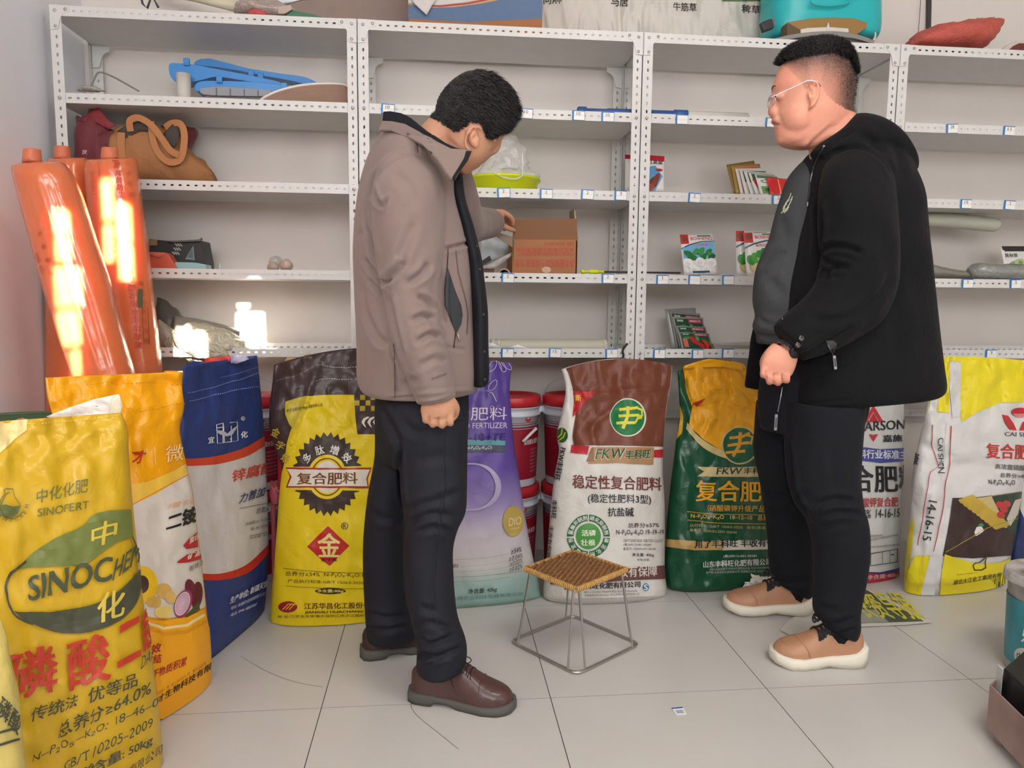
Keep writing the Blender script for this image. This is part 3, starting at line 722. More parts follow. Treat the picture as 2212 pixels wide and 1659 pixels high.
sheet('sack_mouth', [(350, 806), (356, 801), (376, 801), (396, 804), (396, 808), (360, 808)], lambda x, y: 2.17, m_or, b2.root, wob=.004)

# ---- blue and white sack
m_bl = sackm('sack_blue', (44, 62, 122), .45, .5)
b3 = Sack('fertilizer_sack', 'blue and white sack with outlined logo, next to the orange sack', [
    (396, 790, 555, 768), (388, 850, 562, 835), (380, 930, 568, 905), (374, 1010, 573, 980), (374, 1100, 577, 1060), (380, 1190, 579, 1130), (392, 1290, 579, 1210), (408, 1380, 575, 1270), (430, 1440, 570, 1325)], .075, m_bl,
    folds=[([(400, 830), (480, 815), (558, 790)], 7, .004), ([(405, 860), (480, 850), (560, 830)], 4, -.004), ([(440, 800), (450, 860)], 5, .004)], seed=4)
L = [(SM([(340, 1000), (408, 992), (470, 990), (530, 975), (568, 950), (600, 930)], [(600, 1160), (576, 1192), (540, 1226), (480, 1242), (430, 1240), (350, 1230)]), (206, 200, 194)),
     (SM([(360, 988), (412, 990), (460, 986), (520, 970), (566, 944), (590, 928)], [(590, 954), (570, 963), (530, 986), (470, 1002), (412, 1006), (360, 1004)]), (206, 72, 44), 3),
     (SM([(370, 1226), (430, 1238), (480, 1238), (530, 1220), (572, 1182), (592, 1160)], [(592, 1178), (572, 1202), (536, 1236), (484, 1252), (430, 1252), (370, 1244)]), (200, 50, 40), 3),
     (band([(480, 914), (480, 956), (498, 954), (496, 946)], 2.0), WHT), (band([(466, 924), (482, 922), (480, 914), (466, 917), (468, 958), (483, 956), (481, 922)], 1.6), WHT), (band([(494, 913), (510, 911), (512, 952), (498, 954), (497, 920)], 1.6), WHT),
     (PL([(463, 928), (480, 930), (489, 936), (497, 928), (513, 918), (500, 938), (490, 942), (482, 942), (470, 936)]), (190, 192, 200)),
     (TX('宜', 447, 958, 460, 956, 14, 0, .02), WHT), (TX('化', 518, 947, 532, 945, 14, 0, .03), WHT), (PL(ell(522, 904, 4.5, 4.5, 18), ell(522, 904, 3.6, 3.6, 18)), WHT), (TX('R', 520, 907, 524, 907, 5, 0, .02), WHT),
     (TX('锌腐酸', 497, 1042, 588, 1020, 26, 4, .02), (206, 66, 44)), (TX('力普加·锌', 512, 1088, 590, 1064, 22, 6, .02), (52, 62, 110)), (band([(514, 1098), (580, 1086)], 1), (60, 60, 80)),
     (TX('总氮≥46%', 549, 1110, 592, 1102, 13, 2), (60, 60, 70)), (TX('锌腐酸≥0.1% 粒度', 525, 1136, 580, 1122, 7, 2), (90, 90, 100)), (TX('私发范围', 536, 1146, 576, 1138, 7, 2), (90, 90, 100)), (band([(534, 1158), (578, 1148)], 1), (60, 60, 80)), (TX('净含量 40kg', 533, 1166, 578, 1156, 6, 1), (90, 90, 100)),
     (TX('生产单位: 新疆天宜', 491, 1304, 572, 1266, 15, 3, .03), (214, 214, 226)), (TX('地址: 新疆巴音郭楞蒙古自治', 492, 1318, 572, 1282, 8, 2, .01), (190, 190, 210)), (TX('电话: 0996-4855587', 492, 1332, 548, 1308, 8, 2, .02), (190, 190, 210)),
     (stitches([(400, 848), (450, 838), (500, 823), (556, 806)], 36, 1.4), (170, 180, 214)), (stitches([(404, 864), (470, 852), (520, 840), (560, 834)], 36, 1.4), (170, 180, 214)), (stitches([(470, 814), (510, 806), (555, 792)], 20, 1.2), (150, 160, 200))]
b3.prt(L)
sheet('sack_mouth', [(398, 794), (404, 786), (420, 780), (440, 781), (500, 776), (540, 769), (553, 768), (550, 775), (500, 790), (440, 800)], 2.36, m_bl, b3.root, wob=.006)

sheet('red_liner', [(441, 778), (446, 773), (468, 772), (496, 767), (498, 780), (470, 786), (443, 790)], 2.33, mat('red_liner', (214, 60, 46), .4), b3.root, wob=.003)
sheet('clear_liner', [(500, 768), (512, 766), (532, 769), (538, 776), (510, 786), (498, 784)], 2.33, mat('lilac_film', (190, 186, 214), .2, coat=1, bump=(60, .8)), b3.root, wob=.004)
# ---- dark brown and yellow sack
m_db = sackm('sack_dark_brown', (66, 50, 48), .34, .5)
b4 = Sack('fertilizer_sack', 'dark brown and yellow sack with toothed round badge, behind the man in brown', [
    (592, 788, 838, 752, -12), (588, 830, 840, 810), (582, 880, 842, 870), (583, 930, 845, 930), (596, 975, 845, 985), (608, 1010, 845, 1040), (603, 1070, 842, 1100), (598, 1140, 838, 1160), (592, 1220, 834, 1220),
    (586, 1290, 832, 1280), (583, 1347, 830, 1336)], .085, m_db, lean=.06,
    folds=[([(694, 765), (684, 800), (672, 830), (666, 850)], 5, -.012), ([(605, 822), (650, 806), (690, 790)], 6, .006), ([(664, 860), (640, 920), (625, 975)], 5, -.012), ([(730, 940), (765, 915), (760, 900)], 8, .008), ([(700, 880), (740, 910)], 7, .006), ([(620, 860), (600, 920)], 8, .008)], seed=5)
YE = (224, 196, 24)
L = [(PL([(662, 856), (700, 853), (765, 853), (768, 900), (772, 938), (900, 938), (900, 1400), (560, 1400), (588, 1180), (602, 1040), (620, 960), (642, 900)]), YE),
     (PL([(617, 868), (640, 860), (664, 855), (655, 890), (638, 932), (625, 915), (617, 895)]), (196, 176, 52)),
     (PL([(765, 853), (900, 853), (900, 938), (773, 938)]), (66, 50, 48), 3),
     (cat2([RECT(765+12*i*1.0+0, 853+12*j, 776+12*i, 864+12*j) for i in range(5) for j in range(3) if (i+j) % 2 == 1]), (186, 160, 40), 4),
     (cat2([PL([(786+i*12, 920), (781+i*12, 912), (785+i*12, 904), (793+i*12, 900), (798+i*12, 901), (789+i*12, 908), (787+i*12, 914), (791+i*12, 924)]) for i in range(3)]), (224, 220, 210), 4),
     (TX('本企业通过ISO9001质量体系认证', 620, 891, 696, 878, 8, 1, .01), (70, 60, 30), 4),
     (TV('金字塔', 597, 934, 618, 990, (17, 18), .5, .03), (186, 160, 60), 4),
     (PL([(cx*0+707+(66 if k % 2 else 75)*math.cos(PI*2*k/60), 1024+(80 if k % 2 else 91)*math.sin(PI*2*k/60)) for k in range(60) for cx in (1,)]), (62, 48, 44), 4),
     (PL([(620, 1008), (800, 1006), (800, 1060), (622, 1058)]), YE, 5),
     (PL(ell(707, 1030, 42, 48, 40)), YE, 6), (PL(ell(707, 1030, 28, 34, 40)), (214, 208, 196), 7), (PL(ell(707, 1030, 35, 41, 40), ell(707, 1030, 32, 38, 40)), (120, 60, 20), 7),
     (PL([(619, 1009), (802, 1010), (794, 1034), (797, 1055), (620, 1053), (628, 1030)]), (160, 40, 30), 8), (PL([(622, 1013), (798, 1014), (790, 1034), (793, 1050), (624, 1050), (632, 1030)]), (216, 210, 196), 9),
     (TX('复合肥料', 643, 1047, 772, 1046, 26, 0, .028), (196, 150, 60), 10), (TX('复合肥料', 644, 1046, 771, 1045, 25, 0, .01), (92, 40, 28), 11),
     (TA('多肽增效', 707, 1034, 60, 64, -.78, .78, (18, 19), .02), (224, 220, 212), 11),
     (PL([(709, 1136), (755, 1178), (712, 1222), (664, 1180)]), (182, 36, 32), 6), (TX('金', 688, 1202, 734, 1202, 50, 0, .025), (222, 206, 120), 7), (TX('金字塔', 694, 1212, 728, 1212, 7, 0, .02), (60, 20, 14), 8),
     (PL(ell(745, 1136, 7.5, 7.5, 20), ell(745, 1136, 6, 6, 20)), (50, 40, 20), 6), (TX('R', 742, 1140, 748, 1140, 8, 0, .03), (50, 40, 20), 6),
     (band([(617, 1226), (700, 1234), (840, 1236)], 1), (90, 80, 20)), (TX('总养分≥54%  N-P₂O₅-K₂O:18-18-18', 618, 1244, 830, 1248, 11, 0, .006), (60, 52, 20), 6), (TX('产品执行标准:GB/T 15063-2020 Q/32058', 623, 1258, 832, 1264, 8, 0, .004), (60, 52, 20), 6), (band([(622, 1263), (700, 1268), (840, 1270)], 1), (90, 80, 20)),
     (PL(ell(714, 1276, 33, 6.5, 30)), (52, 44, 30), 6), (TX('净含量:40kg', 686, 1280, 742, 1280, 8, 0, .02), (220, 200, 90), 7),
     (PL(ell(623, 1310, 20, 12, 30)), (150, 30, 40), 6), (cat2([band([(612+k*7, 1316), (624+k*7, 1304), (640+k*4, 1305)], 1.6) for k in range(3)]), (224, 196, 40), 7),
     (TX('江苏华昌化工股份有限公司', 658, 1315, 845, 1312, 13, 0, .018), (90, 40, 30), 6), (TX('JIANGSU HUACHANG CHEMICAL', 659, 1325, 850, 1322, 6, 0, .03), (70, 50, 20), 6), (TX('地 址:江苏省张家港市保税区扬子江国际化学工业园', 601, 1334, 840, 1330, 6, 0), (80, 70, 20), 6),
     (stitches([(603, 824), (650, 808), (688, 790)], 30, 1.1, .4), (196, 186, 180)), (stitches([(688, 790), (730, 794), (800, 800)], 26, 1.3), (196, 186, 180)), (stitches([(680, 820), (740, 820), (800, 822)], 26, 1.3), (190, 180, 170))]
b4.prt(L)
m_wo = mat('white_woven', (222, 214, 202), .5, bump=(40, .3)); 
sheet('inner_liner', [(612, 782), (650, 776), (696, 757), (740, 754), (778, 756), (776, 764), (696, 766), (640, 786)], 2.50, m_wo, b4.root, wob=.004)
sheet('paper_liner', [(614, 780), (620, 772), (650, 773), (660, 766), (672, 764), (668, 776), (640, 784)], 2.51, mat('kraft_liner', (190, 158, 96), .6), b4.root, wob=.004)

# ---- purple sack
m_pu = sackm('sack_purple', (84, 62, 138), .36, .45)
def gradmat(m, stops, z0, z1):
    nt = m.node_tree; tc = nt.nodes.new('ShaderNodeTexCoord'); sp = nt.nodes.new('ShaderNodeSeparateXYZ'); mr = nt.nodes.new('ShaderNodeMapRange'); rp = nt.nodes.new('ShaderNodeValToRGB')
    nt.links.new(tc.outputs['Object'], sp.inputs[0]); nt.links.new(sp.outputs['Z'], mr.inputs['Value']); mr.inputs['From Min'].default_value = z0; mr.inputs['From Max'].default_value = z1
    nt.links.new(mr.outputs[0], rp.inputs[0]); e = rp.color_ramp.elements
    while len(e) < len(stops): e.new(.5)
    for i, (p, c) in enumerate(stops): e[i].position = p; e[i].color = s2l(c)
    nt.links.new(rp.outputs[0], nt.nodes['Principled BSDF'].inputs['Base Color'])
gradmat(m_pu, [(0, (138, 170, 160)), (.10, (150, 176, 168)), (.17, (196, 190, 186)), (.30, (182, 172, 180)), (.42, (140, 122, 168)), (.55, (96, 74, 150)), (1, (82, 60, 140))], 0, .86)
b5 = Sack('fertilizer_sack', 'purple and pale grey sack with large letter D, behind the man in brown', [
    (905, 800, 1106, 785, -10), (897, 850, 1101, 840), (890, 900, 1105, 900), (885, 960, 1110, 960), (880, 1030, 1120, 1020), (875, 1110, 1132, 1100), (870, 1180, 1146, 1180), (866, 1250, 1160, 1240), (866, 1314, 1171, 1292)], .085, m_pu, lean=.05,
    folds=[([(1075, 780), (1085, 830), (1090, 880)], 6, .006), ([(1060, 900), (1062, 960)], 8, .005), ([(1050, 1180), (1100, 1150)], 10, .006)], seed=6)
G1, G2, G3, G4 = (108, 84, 150), (132, 116, 158), (160, 150, 166), (190, 184, 182)
L = [
     (TX('复合肥料', 936, 909, 1094, 907, 28, 1, .0), (216, 206, 220)), (PL(ell(1062, 880, 4, 3.4, 14), ell(1062, 880, 3, 2.4, 14)), (200, 190, 214)), (TX('COMPOUND FERTILIZER', 925, 926, 1095, 925, 12, 0, .008), (206, 196, 214)),
     (RECT(900, 950, 1090, 962), (96, 150, 156), 8), (TX('18-18-18+TE', 955, 952, 1090, 952, 16, 1, .012), (58, 42, 110), 9), (RECT(900, 963, 1090, 976), (76, 74, 92), 8), (TX('(N-P₂O₅-K₂O)', 1003, 973, 1061, 972, 9, 1, .01), (206, 200, 210), 9),
     (PL([(984, 1000), (1022, 1000)]+ell(1022, 1051, 59, 51, 30, 0, -PI/2, PI/2)+[(984, 1103)], [(992, 1003), (1020, 1003)]+ell(1018, 1051, 51, 48, 30, 0, -PI/2, PI/2)+[(992, 1099)]), (170, 158, 188), 9),
     (PL(ell(1107, 1126, 22, 33, 36)), (176, 150, 78), 10), (TX('DIO', 1097, 1136, 1123, 1132, 17, 1), (216, 200, 150), 11), (band([(1100, 1142), (1120, 1139)], 1), (216, 200, 150), 11),
     (stitches([(980, 1208), (1050, 1204), (1098, 1195)], 60, 1, .4), (90, 90, 90), 11), (TX('≥54%', 1102, 1198, 1124, 1191, 11, 1, .01), (60, 60, 60), 11), (TX('≥0.04%', 1098, 1212, 1126, 1204, 10, 1), (80, 80, 80), 11), (TX('≥0.02%', 1100, 1223, 1126, 1215, 10, 1), (80, 80, 80), 11), (TX('≥0.02%', 1099, 1235, 1126, 1227, 10, 1), (80, 80, 80), 11),
     (stitches([(980, 1224), (1050, 1219), (1096, 1210)], 60, .8, .4), (110, 110, 110), 11), (stitches([(980, 1234), (1050, 1231), (1098, 1222)], 60, .8, .4), (110, 110, 110), 11), (band([(980, 1246), (1050, 1243), (1126, 1233)], .8), (120, 120, 120), 11), (TX('B)', 979, 1226, 989, 1225, 9, 0), (90, 90, 90), 11), (band([(980, 1256), (1050, 1253), (1100, 1246)], .8), (130, 150, 146), 11),
     (TX('净含量: 40kg', 1011, 1283, 1072, 1278, 12, 1, .012), (54, 60, 60), 11), (TX('金穗农业科技发展有限公司', 975, 1296, 1128, 1285, 8, 0), (96, 130, 126), 11),
     (cat2([PL(ell(x, y, 6.5, 13, 20, a), ell(x, y, 5.7, 12.1, 20, a)) for x, y, a in ((1062, 793, .5), (1082, 793, -.5), (1092, 790, -.9), (1063, 832, .5))]), (206, 196, 220)), (band([(1068, 772), (1078, 788), (1080, 800)], 1.4), (206, 196, 220)), (band([(1050, 842), (1062, 850), (1070, 866)], 1.2), (206, 196, 220)),
     (stitches([(1018, 846), (1050, 848), (1070, 842)], 14, 1.2), (60, 44, 110))]
b5.prt(L)

# ---- brown and white sack
m_wh = sackm('sack_white', (214, 210, 202), .36, .5)
b6 = Sack('fertilizer_sack', 'white sack with brown top and round green emblem, behind the rattan stool', [
    (1213, 798, 1452, 790, -19), (1222, 842, 1448, 832), (1213, 895, 1440, 880), (1203, 940, 1436, 920), (1208, 975, 1433, 960), (1198, 1030, 1432, 1020), (1190, 1100, 1436, 1090), (1184, 1180, 1436, 1170),
    (1178, 1240, 1436, 1235), (1174, 1285, 1441, 1278), (1184, 1300, 1438, 1290)], .09, m_wh, lean=.05,
    folds=[([(1228, 800), (1236, 845), (1242, 900), (1236, 960)], 5, .012), ([(1236, 845), (1300, 838), (1440, 844)], 5, .004), ([(1275, 930), (1300, 900), (1330, 880)], 8, .007), ([(1410, 950), (1425, 900), (1440, 850)], 6, .007), ([(1280, 920), (1285, 965)], 7, .006), ([(1255, 1060), (1240, 1150)], 9, .004), ([(1300, 850), (1350, 862)], 8, -.004), ([(1390, 800), (1380, 850)], 9, .004)], seed=7)
BR = (112, 62, 44); DG = (26, 96, 52); DG2 = (40, 76, 56)
L = [(PL([(1222, 796), (1226, 770), (1470, 770), (1470, 880), (1440, 970), (1434, 965), (1240, 962), (1238, 930), (1243, 900), (1238, 850)]), BR),
     (PL([(1240, 846), (1288, 846), (1264, 868), (1250, 888), (1236, 902)]), (178, 34, 40), 3), (TX('新', 1243, 867, 1256, 866, 14, 0, .02), (214, 180, 40), 4),
     (PL([(1234, 961), (1272, 963), (1268, 982), (1232, 978)]), (182, 40, 50), 3), (PL([(1412, 972), (1434, 970), (1434, 988), (1410, 988)]), (182, 40, 50), 3),
     (PL(ell(1356, 902, 39, 41.5, 44)), (214, 208, 190), 3), (PL(ell(1355, 902, 36.5, 39, 44)), (28, 110, 62), 4),
     (cat2([band([(1337, 885), (1360, 883), (1378, 881)], 6), band([(1335, 899), (1380, 897)], 6), band([(1330, 914), (1372, 913)], 6), band([(1357, 878), (1356, 900), (1345, 926)], 7), band([(1378, 883), (1386, 886), (1386, 898), (1374, 899)], 4.5), band([(1372, 913), (1376, 904), (1386, 902)], 4.5)]), (214, 204, 50), 5),
     (PL([(1278, 966), (1412, 966), (1410, 1004), (1330, 1000), (1270, 1002)]), (166, 128, 88), 4), (PL([(1266, 997), (1284, 997), (1280, 966), (1276, 968)]), (140, 100, 66), 5),
     (TX('FKW', 1284, 993, 1347, 991, 23, 5, .04), (222, 212, 190), 6), (TX('丰科旺', 1349, 993, 1404, 991, 21, 2, .03), (222, 212, 190), 6), (TX('FKW', 1285, 992, 1346, 990, 22, 5, .02), (32, 84, 58), 7), (TX('丰科旺', 1350, 992, 1403, 990, 20, 2, .025), (32, 84, 58), 7),
     (TX('稳定性复合肥料', 1237, 1054, 1427, 1060, 29, 0, .018), (112, 56, 50), 4), (TX('(稳定性肥料3型)', 1270, 1088, 1405, 1091, 22, 0, .01), (56, 54, 62), 4), (TX('抗盐碱', 1313, 1115, 1368, 1115, 19, 0, .02), (50, 50, 56), 4),
     (PL(ell(1271, 1158, 46, 47, 48), ell(1271, 1158, 32, 32.5, 48)), (38, 96, 62), 4), (PL(ell(1271, 1158, 26.5, 28, 40)), (72, 140, 60), 4), (cat2([band([(1271, 1108), (1271, 1128)], 2.4), band([(1271, 1188), (1271, 1208)], 2.4), band([(1221, 1160), (1241, 1160)], 2.4), band([(1301, 1160), (1321, 1160)], 2.4)]), (214, 210, 202), 6),
     (TA('脲酶抑制剂', 1271, 1158, 39, 40, -1.35, -.2, (9, 10), .03), (206, 206, 196), 6), (TA('硝化抑制剂', 1271, 1158, 39, 40, .2, 1.35, (9, 10), .03), (206, 206, 196), 6), (TA('磷活化剂', 1271, 1158, 39, 40, 1.8, 2.9, (9, 10), .03), (206, 206, 196), 6), (TA('氨稳定剂', 1271, 1158, 39, 40, -2.9, -1.8, (9, 10), .03), (206, 206, 196), 6),
     (TX('活磷', 1257, 1158, 1286, 1157, 13, 0, .03), (220, 226, 200), 6), (TX('壮根', 1255, 1178, 1285, 1178, 13, 0, .03), (220, 226, 200), 6),
     (TX('总养分≥57%', 1356, 1140, 1422, 1139, 11, 0, .01), (60, 60, 62), 4), (TX('N–P₂O₅–K₂O 19–19–19', 1331, 1156, 1432, 1156, 12, 0, .012), (60, 60, 62), 4), (TX('GB/T15063-2020  GB/T35113-2017', 1346, 1170, 1430, 1171, 6, 0), (90, 90, 92), 4), (TX('(鲁)XK13-001-00281', 1346, 1180, 1406, 1180, 7, 0), (80, 80, 84), 4), (TX('备案号: GSFHFL2021-00164', 1346, 1188, 1415, 1188, 6, 0), (80, 80, 84), 4),
     (TX('净含量: 40kg', 1364, 1203, 1411, 1203, 9, 0, .01), (60, 60, 62), 4), (TX('含氯(低氯)', 1375, 1212, 1403, 1212, 6, 0), (80, 80, 84), 4),
     (PL([(1300, 1228), (1437, 1221), (1437, 1250), (1340, 1254), (1250, 1262), (1190, 1262), (1190, 1240)]), (104, 68, 66), 4), (TX('用了丰科旺丰收有保障', 1210, 1250, 1418, 1244, 24, 0, .01), (220, 214, 204), 5),
     (TX('山东丰科旺化肥有限公司', 1220, 1274, 1382, 1268, 13, 0, .03), (58, 50, 52), 4), (TX('地址:山东省临沂市经济开发区 电话:0539-8660608', 1262, 1281, 1375, 1278, 5, 0), (110, 106, 104), 4), (TX('全国服务热线:400-6662-178 山东丰科旺化肥有限公司', 1262, 1288, 1380, 1285, 5, 0), (110, 106, 104), 4),
     (PL(ell(1394, 1268, 7, 8.5, 24)), (54, 110, 160), 4), (TX('S', 1390, 1274, 1398, 1274, 12, 0, .04), (214, 214, 210), 5),
     (PL(ell(1215, 940, 12, 16, 24)), (40, 84, 40), 4), (cat2([band([(1206, 946), (1214, 938), (1216, 926)], 2.4), band([(1208, 952), (1218, 944), (1222, 934)], 2.4)]), (190, 186, 60), 5),
     (TR('FKW丰科旺', 1212, 966, 1198, 1036, 13, .03), (52, 48, 52), 4), (TR('丰科旺', 1194, 1080, 1192, 1120, 11, .03), (60, 56, 60), 4), (TR('丰收有保障', 1188, 1135, 1180, 1205, 10, .02), (70, 66, 66), 4),
     (stitches([(1232, 842), (1300, 846), (1440, 846)], 30, 1.2, .4), (96, 50, 36), 4)]
b6.prt(L)

# ---- green and orange sack
m_gn = sackm('sack_green', (26, 78, 52), .28, .5)
b7 = Sack('fertilizer_sack', 'dark green sack with crumpled orange top, left of the man in glasses', [
    (1463, 802, 1606, 786, -14), (1467, 850, 1638, 850), (1468, 900, 1646, 900), (1461, 950, 1646, 950), (1454, 1010, 1644, 1010), (1446, 1080, 1650, 1070), (1440, 1150, 1656, 1140), (1437, 1210, 1664, 1200), (1439, 1258, 1670, 1245), (1446, 1276, 1668, 1262, 6)], .085, m_gn, lean=.06, amp=.009, fs=28,
    folds=[([(1478, 800), (1484, 850), (1498, 880)], 5, .016), ([(1498, 868), (1560, 830), (1600, 812)], 6, -.010), ([(1502, 880), (1560, 870), (1625, 890)], 5, .010), ([(1560, 800), (1580, 850)], 6, .012), ([(1600, 840), (1625, 870), (1640, 900)], 6, .012), ([(1530, 850), (1545, 900), (1520, 940)], 6, -.008), ([(1500, 990), (1530, 1010)], 8, .006), ([(1470, 1150), (1500, 1200)], 8, .006)], seed=8)
OR = (226, 160, 26)
L = [(PL([(1474, 770), (1700, 770), (1700, 990), (1620, 990), (1560, 975), (1520, 950), (1488, 920), (1494, 880), (1484, 850)]), OR), (SM([(1486, 912), (1500, 934), (1525, 955), (1560, 973), (1610, 985)], [(1606, 998), (1560, 988), (1520, 968), (1496, 944), (1483, 926)]), (196, 176, 120), 3),
     (PL([(1440, 950), (1456, 940), (1468, 870), (1476, 900), (1474, 935), (1460, 952)]), (196, 150, 30), 1), (PL([(1498, 870), (1524, 860), (1506, 878)]), (180, 50, 30), 3),
     (PL(ell(1597, 962, 39, 41, 44)), (196, 176, 120), 4), (PL(ell(1597, 962, 36, 38, 44)), (30, 88, 58), 5),
     (cat2([band([(1574, 946), (1600, 944), (1618, 936)], 6), band([(1570, 962), (1618, 956)], 6), band([(1566, 978), (1608, 974)], 6), band([(1598, 934), (1596, 962), (1582, 986)], 7), band([(1610, 940), (1624, 944), (1620, 960)], 4.5)]), (214, 150, 40), 6),
     (PL([(1506, 1008), (1560, 1010), (1640, 1008), (1700, 1008), (1700, 1030), (1560, 1030), (1505, 1029), (1520, 1019)]), (196, 176, 124), 4), (TX('FKW', 1546, 1025, 1600, 1024, 14, 3, .02), (30, 60, 50), 5), (TX('丰科旺', 1605, 1024, 1660, 1023, 14, 1, .03), (30, 60, 50), 5),
     (TX('复合肥料', 1503, 1082, 1690, 1084, 44, 0, .022), (218, 156, 36), 4), (TX('（硝酸磷钾升级产品）', 1528, 1104, 1656, 1106, 14, 0, .012), (206, 150, 50), 4), (band([(1484, 1105), (1540, 1110), (1665, 1112)], 1.4), (200, 150, 50), 4),
     (TX('N–P₂O₅–K₂O   18–12–10   总养分≥40%', 1491, 1120, 1700, 1126, 12, 0, .012), (212, 176, 90), 4), (band([(1484, 1123), (1540, 1129), (1665, 1132)], 1.4), (200, 150, 50), 4), (TX('执行标准: GB/T 15063-2020   含氯(高氯)  净含量', 1489, 1139, 1690, 1146, 8, 0, .006), (190, 170, 110), 4), (TX('备案号: GSFHFL2021-00044', 1489, 1148, 1590, 1153, 7, 0, .006), (190, 170, 110), 4),
     (PL([(1434, 1164), (1500, 1168), (1700, 1166), (1700, 1186), (1500, 1188), (1434, 1180)]), (186, 150, 92), 4), (PL([(1560, 1167), (1700, 1166), (1700, 1186), (1560, 1188)]), (206, 200, 180), 5), (TX('用了丰科旺 丰收有保障', 1500, 1183, 1690, 1180, 16, 0, .035), (34, 44, 40), 6),
     (TX('(鲁)XK13-001-00281', 1562, 1205, 1633, 1204, 7, 0, .01), (206, 206, 196), 4), (TX('山东丰科旺化肥有限公司', 1518, 1226, 1664, 1220, 14, 0, .03), (206, 206, 196), 4), (TX('地址: 山东省临沂市经济开发区联邦路 电话: 0539-8660608', 1532, 1232, 1664, 1228, 5, 0), (180, 180, 170), 4), (TX('生产商: 山东恒茂化肥有限公司 全国服务热线: 400-6662-178', 1524, 1239, 1664, 1235, 5, 0), (180, 180, 170), 4)]
b7.prt(L)
sheet('sack_mouth', [(1475, 797), (1478, 790), (1500, 783), (1530, 775), (1560, 778), (1590, 785), (1610, 790), (1606, 800), (1560, 792), (1500, 796)], 2.62, mat('sack_orange_film', OR, .25, bump=(30, .4)), b7.root, wob=.006)

# ---- white sack with blue band, behind the man
m_w8 = sackm('sack_white_b', (206, 204, 200), .42, .4)
b8 = Sack('fertilizer_sack', 'narrow white sack with red triangle logo and blue band, behind the black trousers', [
    (1770, 800, 1944, 795), (1762, 900, 1953, 880), (1760, 1000, 1951, 1000), (1758, 1100, 1948, 1100), (1757, 1200, 1944, 1190), (1757, 1262, 1942, 1247)], .08, m_w8, lean=0, back=.1, seed=9)
L = [(PL([(1886, 876), (1908, 912), (1864, 912)], [(1886, 889), (1898, 909), (1874, 909)]), (190, 50, 60)), (PL([(1886, 892), (1896, 910), (1876, 910)]), (190, 50, 60)), (cat2([PL([(1876, 938), (1884, 938), (1886, 942), (1888, 938), (1896, 938), (1886, 954)])]), (190, 50, 60)),
     (TX('GARSON', 1848, 933, 1953, 926, 20, 0, .02), (50, 50, 52)), (TX('嘉施', 1906, 955, 1947, 953, 15, 0, .03), (50, 50, 52)),
     (PL([(1740, 966), (1850, 964), (1900, 970), (1960, 967), (1960, 995), (1900, 1000), (1850, 994), (1740, 994)]), (70, 76, 140)), (TX('复合肥料行业标准主', 1800, 988, 1958, 992, 19, 0, .03), (214, 214, 220)),
     (TX('复合肥料', 1785, 1064, 1990, 1062, 58, -2, .022), (38, 38, 42)), (TX('硫酸钾复合肥', 1846, 1096, 1938, 1093, 20, 0, .018), (180, 50, 60)), (TX('≥45%  14-16-15', 1846, 1120, 1940, 1116, 19, 1, .015), (44, 44, 46)),
     (TX('避免施用作物:', 1877, 1160, 1904, 1158, 5, 0), (90, 90, 90)), (TX('西瓜甜菜马铃薯等忌氯作物慎用', 1877, 1168, 1936, 1157, 5, 0), (100, 100, 100)), (TX('贮存于阴凉干燥处防潮防晒', 1876, 1184, 1938, 1178, 5, 0), (100, 100, 100)),
     (PL([(1877, 1194), (1936, 1184), (1936, 1214), (1877, 1222)], [(1879, 1196), (1934, 1186), (1934, 1212), (1879, 1220)]), (90, 90, 92)), (band([(1903, 1190), (1903, 1218)], 1), (90, 90, 92)), (band([(1919, 1188), (1919, 1216)], 1), (90, 90, 92)), (PL(ell(1924, 1198, 4, 3, 14, 0, PI, 2*PI)), (60, 60, 62)),
     (PL([(1740, 1212), (1860, 1234), (1900, 1236), (1960, 1222), (1960, 1240), (1900, 1248), (1740, 1238)]), (56, 56, 100), 3), (PL([(1740, 1222), (1860, 1236), (1900, 1240), (1960, 1232), (1960, 1290), (1740, 1290)]), (176, 40, 52), 4), (TX('净含量·40kg', 1872, 1252, 1940, 1246, 10, 0, .02), (220, 180, 180), 5), (TX('嘉施利', 1758, 1240, 1766, 1238, 8, 0), (220, 180, 180), 5)]
b8.prt(L)

# ---- yellow and white sack, right
m_w9 = sackm('sack_white_c', (212, 210, 206), .3, .5)
b9 = Sack('fertilizer_sack', 'glossy yellow and white sack with red hands emblem at the right edge', [
    (2024, 770, 2240, 782, -4), (2010, 850, 2236, 860), (1996, 910, 2226, 940), (1981, 970, 2216, 1010), (1971, 1030, 2208, 1060), (1967, 1100, 2199, 1120), (1960, 1170, 2189, 1180), (1955, 1230, 2178, 1218), (1955, 1268, 2172, 1240, 12)], .10, m_w9, lean=0, back=.1, YLR=(2.46, 2.50), amp=.008,
    folds=[([(2052, 782), (2050, 900), (2040, 1010), (2010, 1100), (1990, 1280)], 5, -.008), ([(2060, 822), (2130, 812), (2212, 818)], 6, .006), ([(2070, 1005), (2110, 1000), (2150, 1010)], 12, .012), ([(2020, 1010), (2050, 985)], 8, .010), ([(1990, 960), (2030, 975)], 9, .008), ([(2085, 910), (2115, 900)], 8, .006), ([(1970, 1150), (2030, 1160)], 8, .004), ([(2040, 1100), (2070, 1110)], 8, .004)], seed=10)
Y9 = (226, 208, 36)
